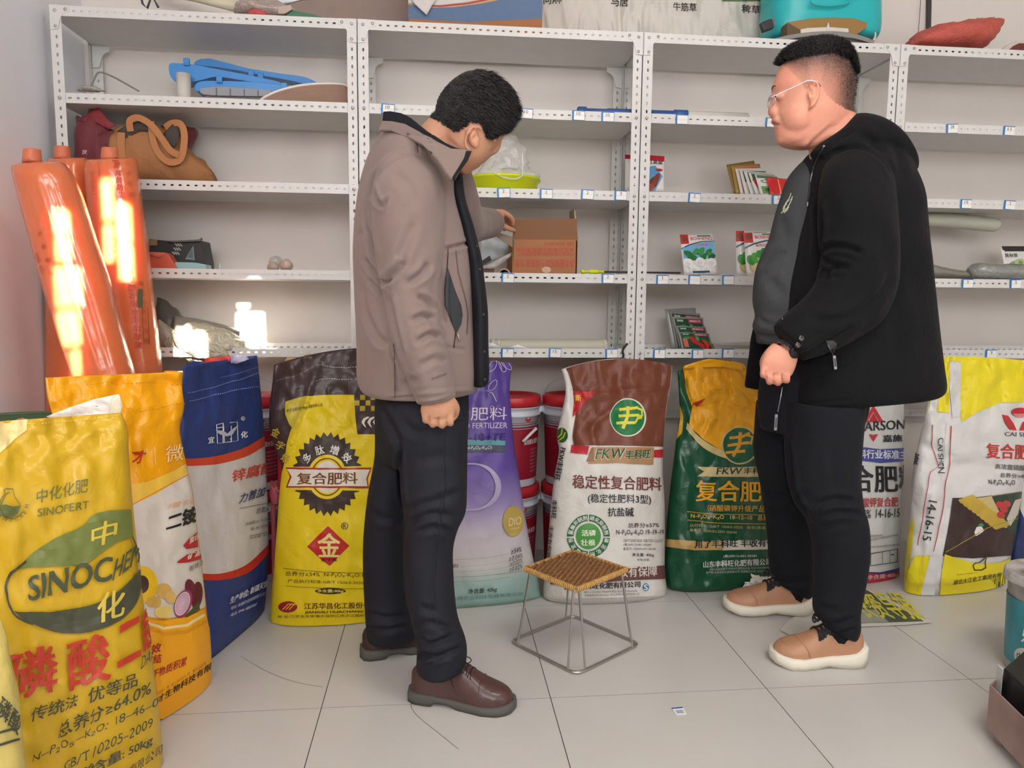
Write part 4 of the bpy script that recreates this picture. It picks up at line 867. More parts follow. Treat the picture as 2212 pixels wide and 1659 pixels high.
L = [(PL([(2020, 760), (2260, 760), (2260, 868), (2160, 870), (2110, 890), (2076, 912), (2072, 850), (2074, 782), (2052, 780), (2050, 830), (2050, 892), (2024, 890), (2030, 830), (2030, 782)]), Y9), (PL([(2052, 784), (2074, 784), (2074, 900), (2056, 905), (2050, 830)]), (206, 204, 204), 3), 
     (PL([(2010, 800), (2020, 800), (2012, 860), (2004, 890), (1996, 900), (2004, 850)]), (186, 176, 60)),
     (PL([(2057, 1075), (2100, 1075), (2160, 1068), (2220, 1060), (2260, 1180), (2180, 1200), (2100, 1206), (2036, 1200)]), (60, 44, 40), 2),
     (PL([(2068, 1080), (2120, 1074), (2212, 1062), (2212, 1130), (2170, 1140), (2110, 1100)]), (196, 176, 120), 3), (PL([(2140, 1072), (2230, 1060), (2230, 1170), (2180, 1150)]), (44, 66, 48), 4),
     (cat2([PL(ell(2076+i*9+j*6, 1082+i*7-j*2, 7, 4.5, 12, .6)) for i in range(9) for j in range(5)]), (190, 160, 62), 5), (cat2([PL(ell(x, y, 9, 7, 14, .3)) for x, y in ((2158, 1090), (2166, 1100), (2160, 1112), (2172, 1088))]), (190, 60, 60), 6), (PL([(2172, 1120), (2190, 1080), (2204, 1076), (2196, 1110), (2180, 1136)]), (206, 196, 180), 6),
     (PL([(2103, 1150), (2108, 1138), (2118, 1136), (2124, 1146), (2116, 1152), (2106, 1158)]), (214, 210, 204), 6), (PL([(2110, 1134), (2118, 1128), (2124, 1134), (2118, 1138)]), (70, 130, 80), 6), (band([(2042, 1192), (2080, 1170), (2130, 1140), (2200, 1118)], 1.6), (150, 140, 60), 6),
     (PL([(2040, 1196), (2070, 1206), (2110, 1218), (2160, 1214), (2240, 1180), (2240, 1300), (1950, 1300), (1976, 1200), (2008, 1200), (2002, 1300), (2030, 1300)]), Y9, 7),
     (PL([(1990, 1200), (2008, 1200), (2000, 1300), (1966, 1300), (1974, 1240)]), Y9, 7), (PL([(2007, 1202), (2035, 1202), (2018, 1300), (1990, 1300)]), (208, 206, 206), 8), (PL([(1956, 1150), (1977, 1118), (1972, 1180), (1962, 1250), (1950, 1270)]), (206, 186, 50), 7),
     (band([(2014, 918), (2012, 960), (2026, 1008), (2008, 1020), (2000, 1080), (1983, 1178)], 1.6), (180, 40, 60), 9), (band([(2053, 920), (2050, 1000), (2036, 1090), (2015, 1190)], 1.8), (180, 40, 60), 9),
     (TR('CAI SHEN', 2024, 946, 2026, 1022, 13, .01), (60, 60, 62), 9), (TR('14-16-15', 2008, 1081, 1994, 1166, 14, .015), (50, 50, 52), 9),
     (TX('康', 1970, 1002, 1984, 1006, 26, 4, .03), (60, 60, 60), 9), (TX('人', 1975, 946, 1984, 950, 18, 6, .0), (60, 60, 60), 9),
     (PL(ell(2202, 890, 19, 10, 24)), (186, 46, 52), 3), (PL([(2163, 896), (2176, 898), (2188, 915), (2195, 930), (2180, 928), (2170, 915)]), (186, 46, 52), 3), (PL([(2200, 930), (2208, 912), (2230, 900), (2240, 910), (2220, 930)]), (186, 46, 52), 3), (PL([(2186, 893), (2218, 893), (2210, 902), (2194, 902)]), (206, 130, 130), 4),
     (TX('CAI SHEN', 2169, 942, 2240, 944, 9, 0, .01), (90, 80, 80), 3), (TX('复合肥料', 2130, 989, 2250, 994, 32, 0, .022), (190, 56, 50), 3), (TX('高浓度硫酸钾', 2149, 1013, 2225, 1018, 12, 0, .01), (70, 70, 72), 3), (TX('总养分≥45%', 2159, 1031, 2224, 1034, 10, 0, .01), (70, 70, 72), 3), (TX('N-P₂O₅-K₂O', 2134, 1048, 2191, 1049, 12, 0, .012), (60, 60, 62), 3),
     (PL([(2098, 1220), (2104, 1214), (2112, 1213), (2120, 1207), (2128, 1199), (2131, 1200), (2127, 1212), (2128, 1226), (2118, 1232), (2102, 1232)], [(2101, 1220), (2106, 1216), (2114, 1215), (2122, 1209), (2127, 1204), (2124, 1213), (2125, 1224), (2117, 1229), (2104, 1229)]), (90, 76, 20), 9),
     (TX('净含量50kg 生产许可证XK13-001', 2064, 1243, 2108, 1238, 3.5, 0), (110, 96, 30), 9), (TX('湖北大江化工集团有限公司', 2056, 1262, 2180, 1242, 10, 2, .02), (84, 76, 24), 9), (TX('地址:湖北省宜昌市猇亭区 电话', 2054, 1272, 2150, 1258, 5, 0), (110, 96, 30), 9)]
b9.prt(L)
b10 = Sack('fertilizer_sack', 'dark blue sack cut off by the right edge beyond the paint pail', [
    (2196, 980, 2330, 980), (2200, 1050, 2330, 1050), (2196, 1120, 2330, 1120), (2186, 1180, 2330, 1180), (2184, 1234, 2330, 1234)], .03, sackm('sack_navy', (40, 52, 96), .4), nu=16, nv=24, back=.2, YLR=(2.60, 2.60), seed=11)
b10.prt([(PL([(2190, 1040), (2330, 1040), (2330, 1130), (2212, 1120), (2200, 1090)]), (200, 196, 190))])
# ------------------------------------------------------------------ generic helpers for loose objects
def prism(name, outline, Y, d, m, parent=None, w=.002, Yf=None, smooth=False):
    """pixel outline at depth Y, extruded d metres away from the camera along the depth axis"""
    A = np.array([at(x, y, Y if Yf is None else Yf(x, y)) for x, y in outline]); B = A+np.array([0, d, 0]); n = len(A)
    F = [tuple(range(n)), tuple(range(n, 2*n))[::-1]]+[(i, n+i, n+(i+1) % n, (i+1) % n) for i in range(n)]
    o = mob(name, np.vstack([A, B]), F, m, parent, smooth)
    if w: bev(o, w, 2)
    return o
def flatprint(name, layers, Y, parent, th=.0006, sl=None):
    def S(u, w):
        r = VF[None]+VR[None]*((u-W/2)/CF)[:, None]-VU[None]*((w-H/2)/CF)[:, None]
        YY = np.full(len(u), float(Y)) if sl is None else np.array([sl(a, b) for a, b in zip(u, w)])
        return VC+r*(YY/r[:, 1])[:, None], np.tile([0, -1., 0], (len(u), 1))
    return press(name, [((np.asarray(L[0][0]), L[0][1]), ink(L[1]) if isinstance(L[1], tuple) else L[1])+tuple(L[2:]) for L in layers if len(L[0][0])], S, [], [], parent, wloc(parent), th, .0003)
def lo(name, secs, Y, m, parent=None, n=24, k=4, z0=None, p=1., wob=0, ws=30):
    """inflated loft: secs (x0,y0,x1,y1,halfdepth[,Y])"""
    S = [sec(s[0], s[1], s[2], s[3], s[5] if len(s) > 5 else Y, s[4], p=p) for s in secs]
    v, f = loft_geo(S, n, k)
    if wob:
        c = v.mean(0); d = v-c; d /= np.linalg.norm(d, axis=1)[:, None]+1e-9; v = v+d*(wob*vnoise(v*ws)+wob*.5*vnoise(v*ws*2.3+5))[:, None]
    if z0 is not None: v[:, 2] = np.maximum(v[:, 2], z0)
    return mob(name, v, f, m, parent, True)
def sh(lv): return PZ[lv]-LIP+.0026
def base(x, y, Y, lv): p = at(x, y, Y); return (p[0], Y, sh(lv))

# ------------------------------------------------------------------ orange film rolls leaning in the corner
m_film = mat('orange_film', (216, 118, 72), .24, .6, bump=(16, .25, 4, 1.5), var=(9, .25, (200, 90, 46)), coat=.5, sss=.45)
m_film.node_tree.nodes['Principled BSDF'].inputs['Subsurface Radius'].default_value = (.10, .03, .012)
m_core = mat('film_core_wrap', (206, 116, 84), .45, .4, bump=(60, .5, 4))
rf = [([(60, 380), (150, 640), (200, 800)], 4, .006), ([(100, 380), (185, 640), (230, 800)], 3, .005)]
def roll(label, rows, Y, T, folds, stub, seed, prt=None, lean=0):
    r = Sack('film_roll', label, rows, T, m_film, back=1, lean=lean, pw=2.0, kT=[.45, .95, 1, 1, 1, 1, 1], YLR=Y, folds=folds, amp=.0025, fs=40, nu=28, nv=40, group='orange plastic film rolls in the corner', seed=seed, cat='film roll')
    x0, y0, x1, y1, Ys = stub
    v, f = loft_geo([sec(x0, y0, x1, y0, Ys, .02), sec(x0, y0+3, x1, y0+3, Ys, .024), sec(x0-2, y1, x1+2, y1, Ys, .026)], 20, 3)
    mob('core_end', v, f, m_core, r.root, True)
    if prt: r.prt(prt)
    return r
roll('orange film roll leaning leftmost, its sunlit streak the widest', [(40, 352, 112, 348), (24, 362, 140, 356), (34, 410, 170, 410), (62, 515, 204, 515), (88, 612, 236, 612), (120, 715, 262, 715), (152, 812, 290, 812), (230, 1080, 365, 1080), (300, 1340, 430, 1340)],
     (2.20, 2.22), .082, [([(85, 400), (160, 640), (215, 805)], 5, -.008), ([(110, 400), (190, 640), (240, 805)], 4, .006), ([(60, 420), (120, 640), (165, 800)], 4, .004)], (52, 323, 87, 352, 2.24), 21,
     [(cat2([TX('4Y02031', 77+i*26*.3, 552+i*26, 84+i*26*.3, 570+i*26, 9, 4, .0) for i in range(2)]), (150, 70, 50)), (TV('农用棚膜', 86, 505, 112, 590, (10, 10), .2, 0), (180, 90, 60))])
roll('orange film roll standing at the back, between and behind the other two', [(110, 342, 178, 340), (100, 352, 190, 350), (100, 420, 196, 420), (98, 560, 198, 560), (96, 800, 204, 800), (98, 1060, 208, 1060), (100, 1230, 210, 1230)],
     (2.60, 2.60), .070, [([(150, 350), (160, 800)], 4, .005)], (119, 317, 151, 344, 2.62), 22)
roll('orange film roll with red vertical lettering, rightmost of the three', [(196, 344, 284, 340), (182, 354, 295, 350), (186, 420, 303, 420), (196, 560, 322, 560), (206, 640, 330, 640), (222, 800, 349, 800), (240, 1000, 362, 1000), (262, 1240, 378, 1232)],
     (2.50, 2.52), .08, [([(206, 360), (222, 560), (240, 800)], 4, .004), ([(296, 380), (322, 640), (340, 800)], 4, -.004)], (220, 320, 254, 346, 2.52), 23,
     [(TV('三层共挤防尘', 250, 342, 262, 420, (13, 13), .12, .02), (180, 70, 60)), (TV('乙烯胶塑农用地面用薄膜', 278, 568, 298, 745, (16, 15), .12, .02), (206, 76, 44)), (TV('保温防老化流滴', 304, 612, 316, 735, (11, 11), .12, .01), (180, 90, 60)), (band([(306, 664), (318, 664), (322, 744), (310, 744), (306, 664)], 1), (120, 70, 50)), (RECT(297, 624, 307, 664), (90, 96, 70)),
      (TR('4Y02031', 196, 370, 201, 420, 8), (190, 90, 66)), (band([(213, 350), (216, 370), (222, 560)], .8), (170, 70, 50)), (cat2([band(ell(274, 524, 9, 11, 20, .2, .2, 4.5), 1.6), band(ell(277, 526, 6, 8, 20, .2, 2.5, 6.2), 1.6), band([(270, 532), (276, 522), (279, 514)], 1.6)]), (190, 120, 80)),
      (TV('产品标识', 246, 515, 250, 556, (9, 9), .1, 0), (176, 110, 76)), (TV('三丰农膜', 275, 350, 282, 420, (10, 10), .12, 0), (190, 100, 70))])

# green bin and crumpled bag behind the big yellow sack
m_bin = mat('green_bin_plastic', (62, 88, 60), .45)
e = thing('green_tub', 'dark green plastic tub rim behind the big yellow sack at left', 'tub', (-1.12, 2.02, 0))
v, f = lathe_geo((-1.12, 2.02, 0), [(.001, .002), (.15, .002), (.185, .69), (.196, .69), (.196, .72), (.182, .72), (.147, .012), (.001, .012)], 40); mob('tub_body', v, f, m_bin, e, True)
v, f = tube_geo([(-1.12+.19*math.cos(t), 2.02+.19*math.sin(t), .722) for t in np.linspace(0, 2*PI, 41)[:-1]], .006, 8, True); mob('rim', v, f, m_bin, e, True)
lo('crumpled_bag', [(20, 930, 22, 960, .02), (35, 908, 40, 960, .05), (62, 904, 66, 960, .06), (90, 930, 92, 960, .03)], 1.99, mat('brown_crumple', (176, 140, 116), .5, bump=(40, .8)), None, wob=.01)
tag(bpy.data.objects['crumpled_bag'], 'pale brown crumpled bag peeking over the green tub', 'bag')

# ------------------------------------------------------------------ red-lidded pails under the shelves
m_pail = mat('pail_white', (204, 206, 214), .35, bump=(10, .05)); m_lid = mat('pail_red', (196, 44, 52), .38, var=(20, .15)); m_plab = mat('pail_label', (150, 30, 48), .4); m_wire = mat('steel_wire', (170, 168, 164), .35, metal=.8)
def pail(cx, cy, z, label, handle=0, txt=True, rot=0):
    e = thing('pail', label, 'pail', (cx, cy, z), 'white pails with red lids under the shelves')
    R0, R1, Hh = .098, .112, .345
    prof = [(.001, 0), (R0, 0), (R0+.001, .006), (R0+.010, .27), (R0+.017, .272), (R0+.017, .279), (R0+.011, .281), (R0+.012, .300), (R0+.017, .302), (R0+.017, .308), (R0+.012, .31), (R0+.012, .322), (.001, .322)]
    v, f = lathe_geo((cx, cy, z), prof, 40); mob('pail_body', v, f, m_pail, e, True)
    v, f = lathe_geo((cx, cy, z), [(.001, .338), (.090, .338), (.094, .346), (.110, .347), (.116, .342), (.117, .308), (.113, .307), (.001, .31)], 40); lid = mob('lid', v, f, m_lid, e, True)
    v, f = lathe_geo((cx, cy, z), [(R0+.0022, .03), (R0+.0095, .225)], 40); mob('label_band', v, f, m_plab, e, True)
    for a, b in ((.228, .234), (.240, .243), (.248, .250)):
        v, f = lathe_geo((cx, cy, z), [(R0+.0096, a), (R0+.0100, b)], 40); mob('stripe', v, f, m_plab if a != .240 else mat('stripe_grey', (90, 80, 84), .5), e, True)
    def surf(pts, zz, sgn=1): return [(cx+(R0+.011)*math.cos(t), cy+(R0+.011)*math.sin(t), zz) for t in pts]
    a0 = -PI/2+.45+rot
    if txt:
        # print on the curved wall
        def S(u, w): 
            r = R0+.0022+.0073*(w-.03)/.195+.0008; return np.column_stack([cx+r*np.cos(-PI/2+u/.1), cy+r*np.sin(-PI/2+u/.1), z+w]), np.column_stack([np.cos(-PI/2+u/.1), np.sin(-PI/2+u/.1), u*0])
        lay = [(text_geo('腐殖酸水溶肥料', ((.005+rot*.1, .165), (.085+rot*.1, .165), (.005+rot*.1, .185)), .02), ink((226, 206, 206)))]
        for i in range(7): lay.append((text_geo('本品适用于多种作物，用量每亩'[:13-i % 3], ((.035+rot*.1, .140-i*.014), (.10+rot*.1, .140-i*.014), (.035+rot*.1, .148-i*.014))), ink((206, 150, 156))))
        press('printed_text', lay, S, np.arange(-.2, .2, .01), [], e, wloc(e), .0004, .0001)
        def S2(u, w): 
            r = R0+.0105; return np.column_stack([cx+r*np.cos(-PI/2+u/.1), cy+r*np.sin(-PI/2+u/.1), z+w]), np.column_stack([np.cos(-PI/2+u/.1), np.sin(-PI/2+u/.1), u*0])
        ci = [(.02+rot*.1+.011*math.cos(t), .262+.010*math.sin(t)) for t in np.linspace(0, 2*PI, 25)[:-1]]
        g = (np.array(ci), [tuple(range(24))]); ci2 = [(.02+rot*.1+.005*math.cos(t), .264+.005*math.sin(t)) for t in np.linspace(0, PI, 13)]; g2 = (np.array(ci2), [tuple(range(13))])
        press('emblem', [(g, ink((190, 50, 60))), (g2, ink((224, 220, 226)))], S2, np.arange(-.2, .2, .01), [], e, wloc(e), .0004, .0003)
    R = R0+.02
    if handle == 1:   # hanging down
        pts = [(cx+R*math.cos(t), cy+R*math.sin(t)*math.cos(.9)-abs(math.sin(t))*.0, z+.29-.10*abs(math.sin(t))) for t in np.linspace(-.25, -PI+.25, 20)]
        h = tube('handle', pts, .0022, m_wire, e)
        k = tube('grip', [(cx+.055+.02*t, cy-R*.93, z+.20+.02*t) for t in np.linspace(-1, 1.6, 6)], .006, mat('grip_white', (214, 212, 210), .4), e)
    if handle == 2:   # standing up
        pts = [(cx+R*math.cos(t), cy, z+.30+.115*math.sin(t)**.8) for t in np.linspace(.0, PI, 24)]; tube('handle', pts, .0028, m_wire, e)
    for s in (-1, 1):
        v, f = obox_geo((cx+s*(R0+.016), cy, z+.29), (.006, 0, 0), (0, .014, 0), (0, 0, .012)); bev(mob('ear', v, f, m_pail, e), .003)
    return e
pA, pB = at(1104, 850, 2.83), at(1236, 850, 2.83)
pail(pA[0], 2.83, .348, 'white pail with red lid, top of the stack right of the purple sack', 1, rot=.35)
pail(pA[0]-.002, 2.83, 0, 'white pail with red lid, bottom of the stack right of the purple sack', 0, rot=.25)
pail(pB[0], 2.83, .348, 'white pail with red lid, top of the stack left of the brown and white sack', 2, rot=-.5)
pail(pB[0]+.0, 2.83, 0, 'white pail with red lid, bottom of the stack left of the brown and white sack', 0, rot=-.45)
pC = at(545, 850, 2.83)
pail(pC[0], 2.83, .348, 'white pail with red lid between the blue sack and the dark brown sack', 2, rot=.3)
pail(pC[0]+.01, 2.83, 0, 'white pail with red lid, lowest behind the blue sack', 0, rot=.3)
e = thing('pink_bag', 'small pink and red plastic bundle wedged left of the dark brown sack', 'bag', fl(594, 1300))
m_pink = mat('pink_plastic', (214, 110, 118), .35, bump=(30, .4))
lo('bundle', [(585, 1052, 590, 1070, .01), (585, 1040, 604, 1062, .02), (583, 1066, 606, 1078, .022), (586, 1085, 602, 1088, .02), (586, 1100, 596, 1102, .015), (588, 1300, 598, 1300, .015)], 2.60, m_pink, e, wob=.006)
lo('red_panel', [(598, 965, 616, 968, .01), (600, 1000, 626, 1002, .01), (600, 1040, 618, 1042, .01), (600, 1300, 610, 1300, .008)], 2.62, m_lid, e)

# ------------------------------------------------------------------ rattan stool
e = thing('wire_stool', 'low steel wire stool with woven rattan seat in the middle of the floor', 'stool', (.42, 2.155, 0))
m_wst = mat('stool_steel', (184, 182, 176), .28, .5, metal=.9); m_rat = mat('rattan', (136, 94, 54), .55, bump=(120, .5, 3), var=(60, .5, (104, 70, 40))); m_rim = mat('rattan_light', (206, 160, 92), .5, bump=(120, .5, 3), var=(40, .4, (150, 104, 52)))
C4 = [np.array(p) for p in ((.222, 2.180, .006), (.390, 1.960, .006), (.618, 2.130, .006), (.450, 2.350, .006))]
pts = []
for i in range(4):
    a, b, c = C4[i-1], C4[i], C4[(i+1) % 4]; u = (a-b)/np.linalg.norm(a-b); w = (c-b)/np.linalg.norm(c-b)
    for t in np.linspace(0, 1, 6): pts.append((1-t)**2*(b+u*.028)+2*t*(1-t)*b+t*t*(b+w*.028))
tube('base_ring', pts, .0048, m_wst, e, closed=True)
ST = [fl(x, y, .262) for x, y in ((1134, 1229), (1246, 1274), (1354, 1231), (1238, 1192))]
cen = sum(ST)/4
for i in range(4):
    b = C4[i]; s = ST[i]+(cen-ST[i])*.05
    for j in (i-1, (i+1) % 4):
        d = (C4[j]-b)/np.linalg.norm(C4[j]-b)
        foot = b+d*(.035); k1 = foot+(s-foot)*.04+(b-cen*np.array([1, 1, 0]))*0; k1 = foot+np.array([0, 0, .012])
        mid = b*.0+foot*.92+s*.08; mid[2] = .03
        top = s+d*.012
        tube('leg', cr([foot, k1*.5+mid*.5, foot*.80+top*.20, foot*.4+top*.6, top+np.array([0, 0, -.002])], 4), .0032, m_wst, e)
tube('seat_frame', [ST[i] for i in range(4)], .004, m_wst, e, closed=True)
ex = ST[1]-ST[0]; ey = ST[3]-ST[0]; n1, n2 = 26, 13; g = []
def sp(a, b): return ST[0]*(1-a)*(1-b)+ST[1]*a*(1-b)+ST[2]*a*b+ST[3]*(1-a)*b
for k in range(n1):
    a = (k+.5)/n1
    P = [sp(a, t)+np.array([0, 0, .0045*math.sin(PI*(t*n2+k))]) for t in np.linspace(0.01, .99, n2*4+1)]
    v, f = tube_geo(P, .0042, 6); g.append((v, f))
v, f = join_geo(g); o = mob('weft_strands', v, f, m_rat, e, True); o['kind'] = 'stuff'
g = []
for k in range(n2):
    b = (k+.5)/n2
    for q in (-.008, .008):
        v, f = tube_geo([sp(t, b+q) for t in np.linspace(.01, .99, 12)], .0036, 6); g.append((v, f))
v, f = join_geo(g); o = mob('warp_strands', v, f, m_rat, e, True); o['kind'] = 'stuff'
g = []
for i in range(4):
    a, b = ST[i], ST[(i+1) % 4]; d = (b-a)/np.linalg.norm(b-a); L = np.linalg.norm(b-a); n = int(L/.0072)
    up = np.array([0, 0, 1.]); si = np.cross(d, up)
    P = []
    for t in np.linspace(0, 1, n*8): P.append(a+(b-a)*t+.0062*(math.cos(2*PI*n*t)*up+math.sin(2*PI*n*t)*si))
    g.append(tube_geo(P, .0028, 5))
v, f = join_geo(g); o = mob('rim_binding', v, f, m_rim, e, True); o['kind'] = 'stuff'

# ------------------------------------------------------------------ things on the floor
e = thing('paper_label', 'small white paper scrap with a blue stripe lying on the tiles', 'paper', fl(1465, 1536))
q = [fl(x, y, .002) for x, y in ((1450, 1528), (1474, 1526), (1483, 1542), (1461, 1544))]
v, f = np.array(q), [(0, 1, 2, 3)]; mob('scrap', np.vstack([v, v-np.array([0, 0, .0012])]), [(0, 1, 2, 3), (7, 6, 5, 4), (0, 4, 5, 1), (1, 5, 6, 2), (2, 6, 7, 3), (3, 7, 4, 0)], mat('paper_white', (230, 232, 236), .5), e)
q = [fl(x, y, .0027) for x, y in ((1450.5, 1528.5), (1474, 1526.5), (1475.5, 1529), (1452, 1531))]; mob('blue_stripe', q, [(0, 1, 2, 3)], mat('stripe_blue', (40, 70, 160), .5), e)
mob('grey_print', [fl(x, y, .0027) for x, y in ((1459, 1534), (1474, 1533), (1478, 1540), (1463, 1541))], [(0, 1, 2, 3)], mat('print_grey', (168, 172, 178), .6), e)
# magazine
e = thing('magazine', 'open newspaper with yellow headline characters under the man in glasses', 'newspaper', fl(1850, 1320))
m_pap = mat('newsprint', (206, 202, 192), .5, bump=(20, .3)); MO = [(1706, 1342), (1740, 1318), (1800, 1290), (1858, 1264), (1930, 1302), (2008, 1344), (1950, 1349), (1860, 1353), (1780, 1363), (1708, 1370), (1690, 1360)]
for i, dz in enumerate((.0015, .0035, .0055)):
    q = [fl(x+(i*3 if x > 1900 else -i*2), y, dz) for x, y in MO]; n = len(q); q = np.array(q)
    mob('page', np.vstack([q, q-np.array([0, 0, .0013])]), [tuple(range(n)), tuple(range(n, 2*n))[::-1]]+[(a, n+a, n+(a+1) % n, (a+1) % n) for a in range(n)], m_pap, e)
def SZ(z): 
    def S(u, w):
        r = VF[None]+VR[None]*((u-W/2)/CF)[:, None]-VU[None]*((w-H/2)/CF)[:, None]
        return VC+r*((z-CH)/r[:, 2])[:, None], np.tile([0, 0, 1.], (len(u), 1))
    return S
lay = [(PL([(1760, 1330), (1860, 1268), (1996, 1342), (1880, 1346), (1790, 1350)]), ink((70, 84, 66))), (PL([(1846, 1316), (1890, 1318), (1920, 1344), (1850, 1347), (1800, 1349)]), ink((150, 150, 140))),
       (text_geo('农资导报', ((1872, 1336), (2002, 1338), (1812, 1278)), .02), ink((206, 196, 66))), (text_geo('大农业', ((1862, 1312), (1905, 1318), (1840, 1286)), .02), ink((206, 196, 66)))]
press('cover_print', lay, SZ(.0058), [], [], e, wloc(e), .0004, .0003)
def blob(name, c, r, m, label, cat, wob=.4, seed=1, parent=None, n=26):
    v, f = ball_geo((0, 0, 0), 1, n); v = v*(1+wob*vnoise(v*2.3+seed)+wob*.6*vnoise(v*5.1+seed))[:, None]; v = v*np.array(r); v += np.array(c)
    lowest = v[:, 2].min(); o = mob(name, v, f, m, parent, False)
    if label: tag(o, label, cat)
    return o
c = fl(1628, 1272); blob('crumpled_tissue', (c[0], c[1]-.055, .032), (.05, .035, .03), mat('tissue', (222, 218, 208), .6), 'crumpled white paper behind the toe of the far tan shoe', 'paper', .7, 3)
# dirty paint pail, metal tray (right edge)
m_pl = mat('dirty_white_plastic', (200, 194, 188), .5, bump=(18, .3), var=(24, .6, (90, 76, 70)))
m_tq = mat('turquoise_label', (70, 150, 160), .4, bump=(12, .3), var=(9, .5, (40, 96, 100)))
PX0 = fl(2262, 1452); e = thing('paint_pail', 'dirty white pail with torn turquoise label at the right edge', 'pail', (PX0[0], PX0[1], 0)); cx, cy = PX0[0], PX0[1]
v, f = lathe_geo((cx, cy, 0), [(.001, 0), (.103, 0), (.106, .01), (.113, .262), (.121, .264), (.123, .275), (.123, .290), (.116, .292), (.112, .290), (.104, .012), (.001, .012)], 48); mob('pail_body', v, f, m_pl, e, True)
v, f = lathe_geo((cx, cy, 0), [(.1075, .03), (.1135, .222)], 48); v = v+0; mob('wrap_label', v, f, m_tq, e, True)
v, f = lathe_geo((cx, cy, 0), [(.001, .293), (.112, .293), (.118, .298), (.124, .292), (.126, .27)], 48); mob('lid', v, f, m_pl, e, True)
def S(u, w):
    a = -PI/2+u/.11; r = .1085+(w-.03)/.19*.006+.001; return np.column_stack([cx+r*np.cos(a), cy+r*np.sin(a), w]), np.column_stack([np.cos(a), np.sin(a), u*0])
press('printed_text', [((np.array([(-.125+.045*math.cos(t), .06+.035*math.sin(t)) for t in np.linspace(0, 2*PI, 25)[:-1]]), [tuple(range(24))]), ink((206, 200, 190))), (text_geo('中国真胶', ((-.160, .052), (-.09, .045), (-.160, .074)), .02), ink((60, 56, 60))), (text_geo('乐', ((-.15, .105), (-.115, .103), (-.15, .15)), .02), ink((214, 206, 206))), ((np.array([(-.105+.018*math.cos(t), .18+.02*math.sin(t)) for t in np.linspace(0, 2*PI, 19)[:-1]]), [tuple(range(18))]), ink((190, 60, 84)))], S, np.arange(-.3, .3, .012), [], e, wloc(e), .0008, .0003)
m_clear = mat('clear_film', (236, 236, 232), .12, .9, bump=(34, .8, 5, 1.), alpha=.32, coat=1)
e = thing('bottle_top', 'clear dark plastic bottle top resting on the dirty paint pail', 'lid', (cx-.03, cy, .299))
v, f = ball_geo((cx-.07, cy-.02, .338), (.035, .035, .042), 20); mob('cap', v, f, mat('smoky_plastic', (60, 60, 62), .15, .7, trans=.3), e, True)
v, f = tube_geo([(cx-.05+.03*math.cos(t), cy-.03+.03*math.sin(t), .330) for t in np.linspace(0, 2*PI, 25)[:-1]], .005, 6, True); mob('ring', v, f, mat('smoky_plastic', (60, 60, 62), .15), e, True)
# metal tray
m_rust = mat('rusty_tin', (164, 138, 128), .5, .4, bump=(14, .4), var=(8, .6, (112, 84, 78)))
e = thing('metal_tray', 'rusty brown tin tray with black lining at the lower right corner', 'tray', fl(2190, 1560))
def qbox(name, bot, zb, zt, m, parent, inset=0):
    B = [fl(x, y, 0) for x, y in bot]; n = len(B); B = np.array(B); v = np.vstack([B+[0, 0, zb], B+[0, 0, zt]])
    return bev(mob(name, v, [tuple(range(n))[::-1], tuple(range(n, 2*n))]+[(i, (i+1) % n, n+(i+1) % n, n+i) for i in range(n)], m, parent), .003)
f0, f1, f2 = fl(2130, 1592), fl(2235, 1710), fl(2330, 1590); f3 = f0+(f2-f1)*1.0
wdir = lambda a, b: (b-a)/np.linalg.norm(b-a)
for a, b in ((f0, f1), (f1, f2), (f2, f3), (f3, f0)):
    nrm = np.cross(wdir(a, b), [0, 0, 1.])
    v, f = obox_geo((a+b)/2+np.array([0, 0, .08]), (b-a)/2, nrm*.002, np.array([0, 0, .055])); bev(mob('side_panel', v, f, m_rust, e), .0015)
c0 = (f0+f1+f2+f3)/4; v, f = obox_geo(c0+np.array([0, 0, .026]), (f1-f0)/2, (f3-f0)/2, (0, 0, .002)); mob('bottom_panel', v, f, m_rust, e)
for a in (f0+(f1-f0)*.25+(f3-f0)*.1, f0+(f1-f0)*.9+(f3-f0)*.1, f0+(f1-f0)*.5+(f3-f0)*.9):
    v, f = obox_geo(a+np.array([0, 0, .0135]), (.012, 0, 0), (0, .012, 0), (0, 0, .0115)); mob('foot', v, f, m_rust, e)
v, f = obox_geo(c0+np.array([0, 0, .11])+(f3-f0)*.05, (f1-f0)*.42, (f3-f0)*.38, (0, 0, .058)); bev(mob('black_lining', v, f, mat('black_plastic', (26, 26, 28), .4), e), .004)
v, f = obox_geo(f0+(f1-f0)*.06+(f3-f0)*.12+np.array([0, 0, .135]), (f1-f0)*.06, (f3-f0)*.01, (0, 0, .04)); bev(mob('silver_tab', v, f, mat('silver_tape', (190, 194, 190), .35), e), .001)
# ------------------------------------------------------------------ things on the shelves, left unit
m_blue = mat('blue_plastic', (62, 138, 206), .28, .5, coat=.2); m_pvc = mat('pvc_grey', (206, 200, 190), .45, var=(20, .15)); m_gry = mat('grey_plastic', (150, 152, 156), .5)
def blue(label, out, Y, Yd, clips, inner=None, dz=0):
    e = thing('storage_lid', label, 'lid', at(out[0][0], max(p[1] for p in out), Y), 'blue plastic lids with clips')
    prism('lid_rim', cr(out, 4, True), Y, Yd, m_blue, e, .004, smooth=False)
    for x, y in clips:
        c = at(x, y, Y-.004); v, f = obox_geo(c, (.010, 0, 0), (0, .006, 0), (0, 0, .012)); bev(mob('clip', v, f, m_blue, e), .002)
        v, f = obox_geo(c+np.array([0, -.006, -.004]), (.007, 0, 0), (0, .002, 0), (0, 0, .003)); mob('clip_tab', v, f, m_blue, e)
    if inner: prism('underside', cr(inner, 3, True), Y-.004, .02, m_gry, e, .001)
    return e
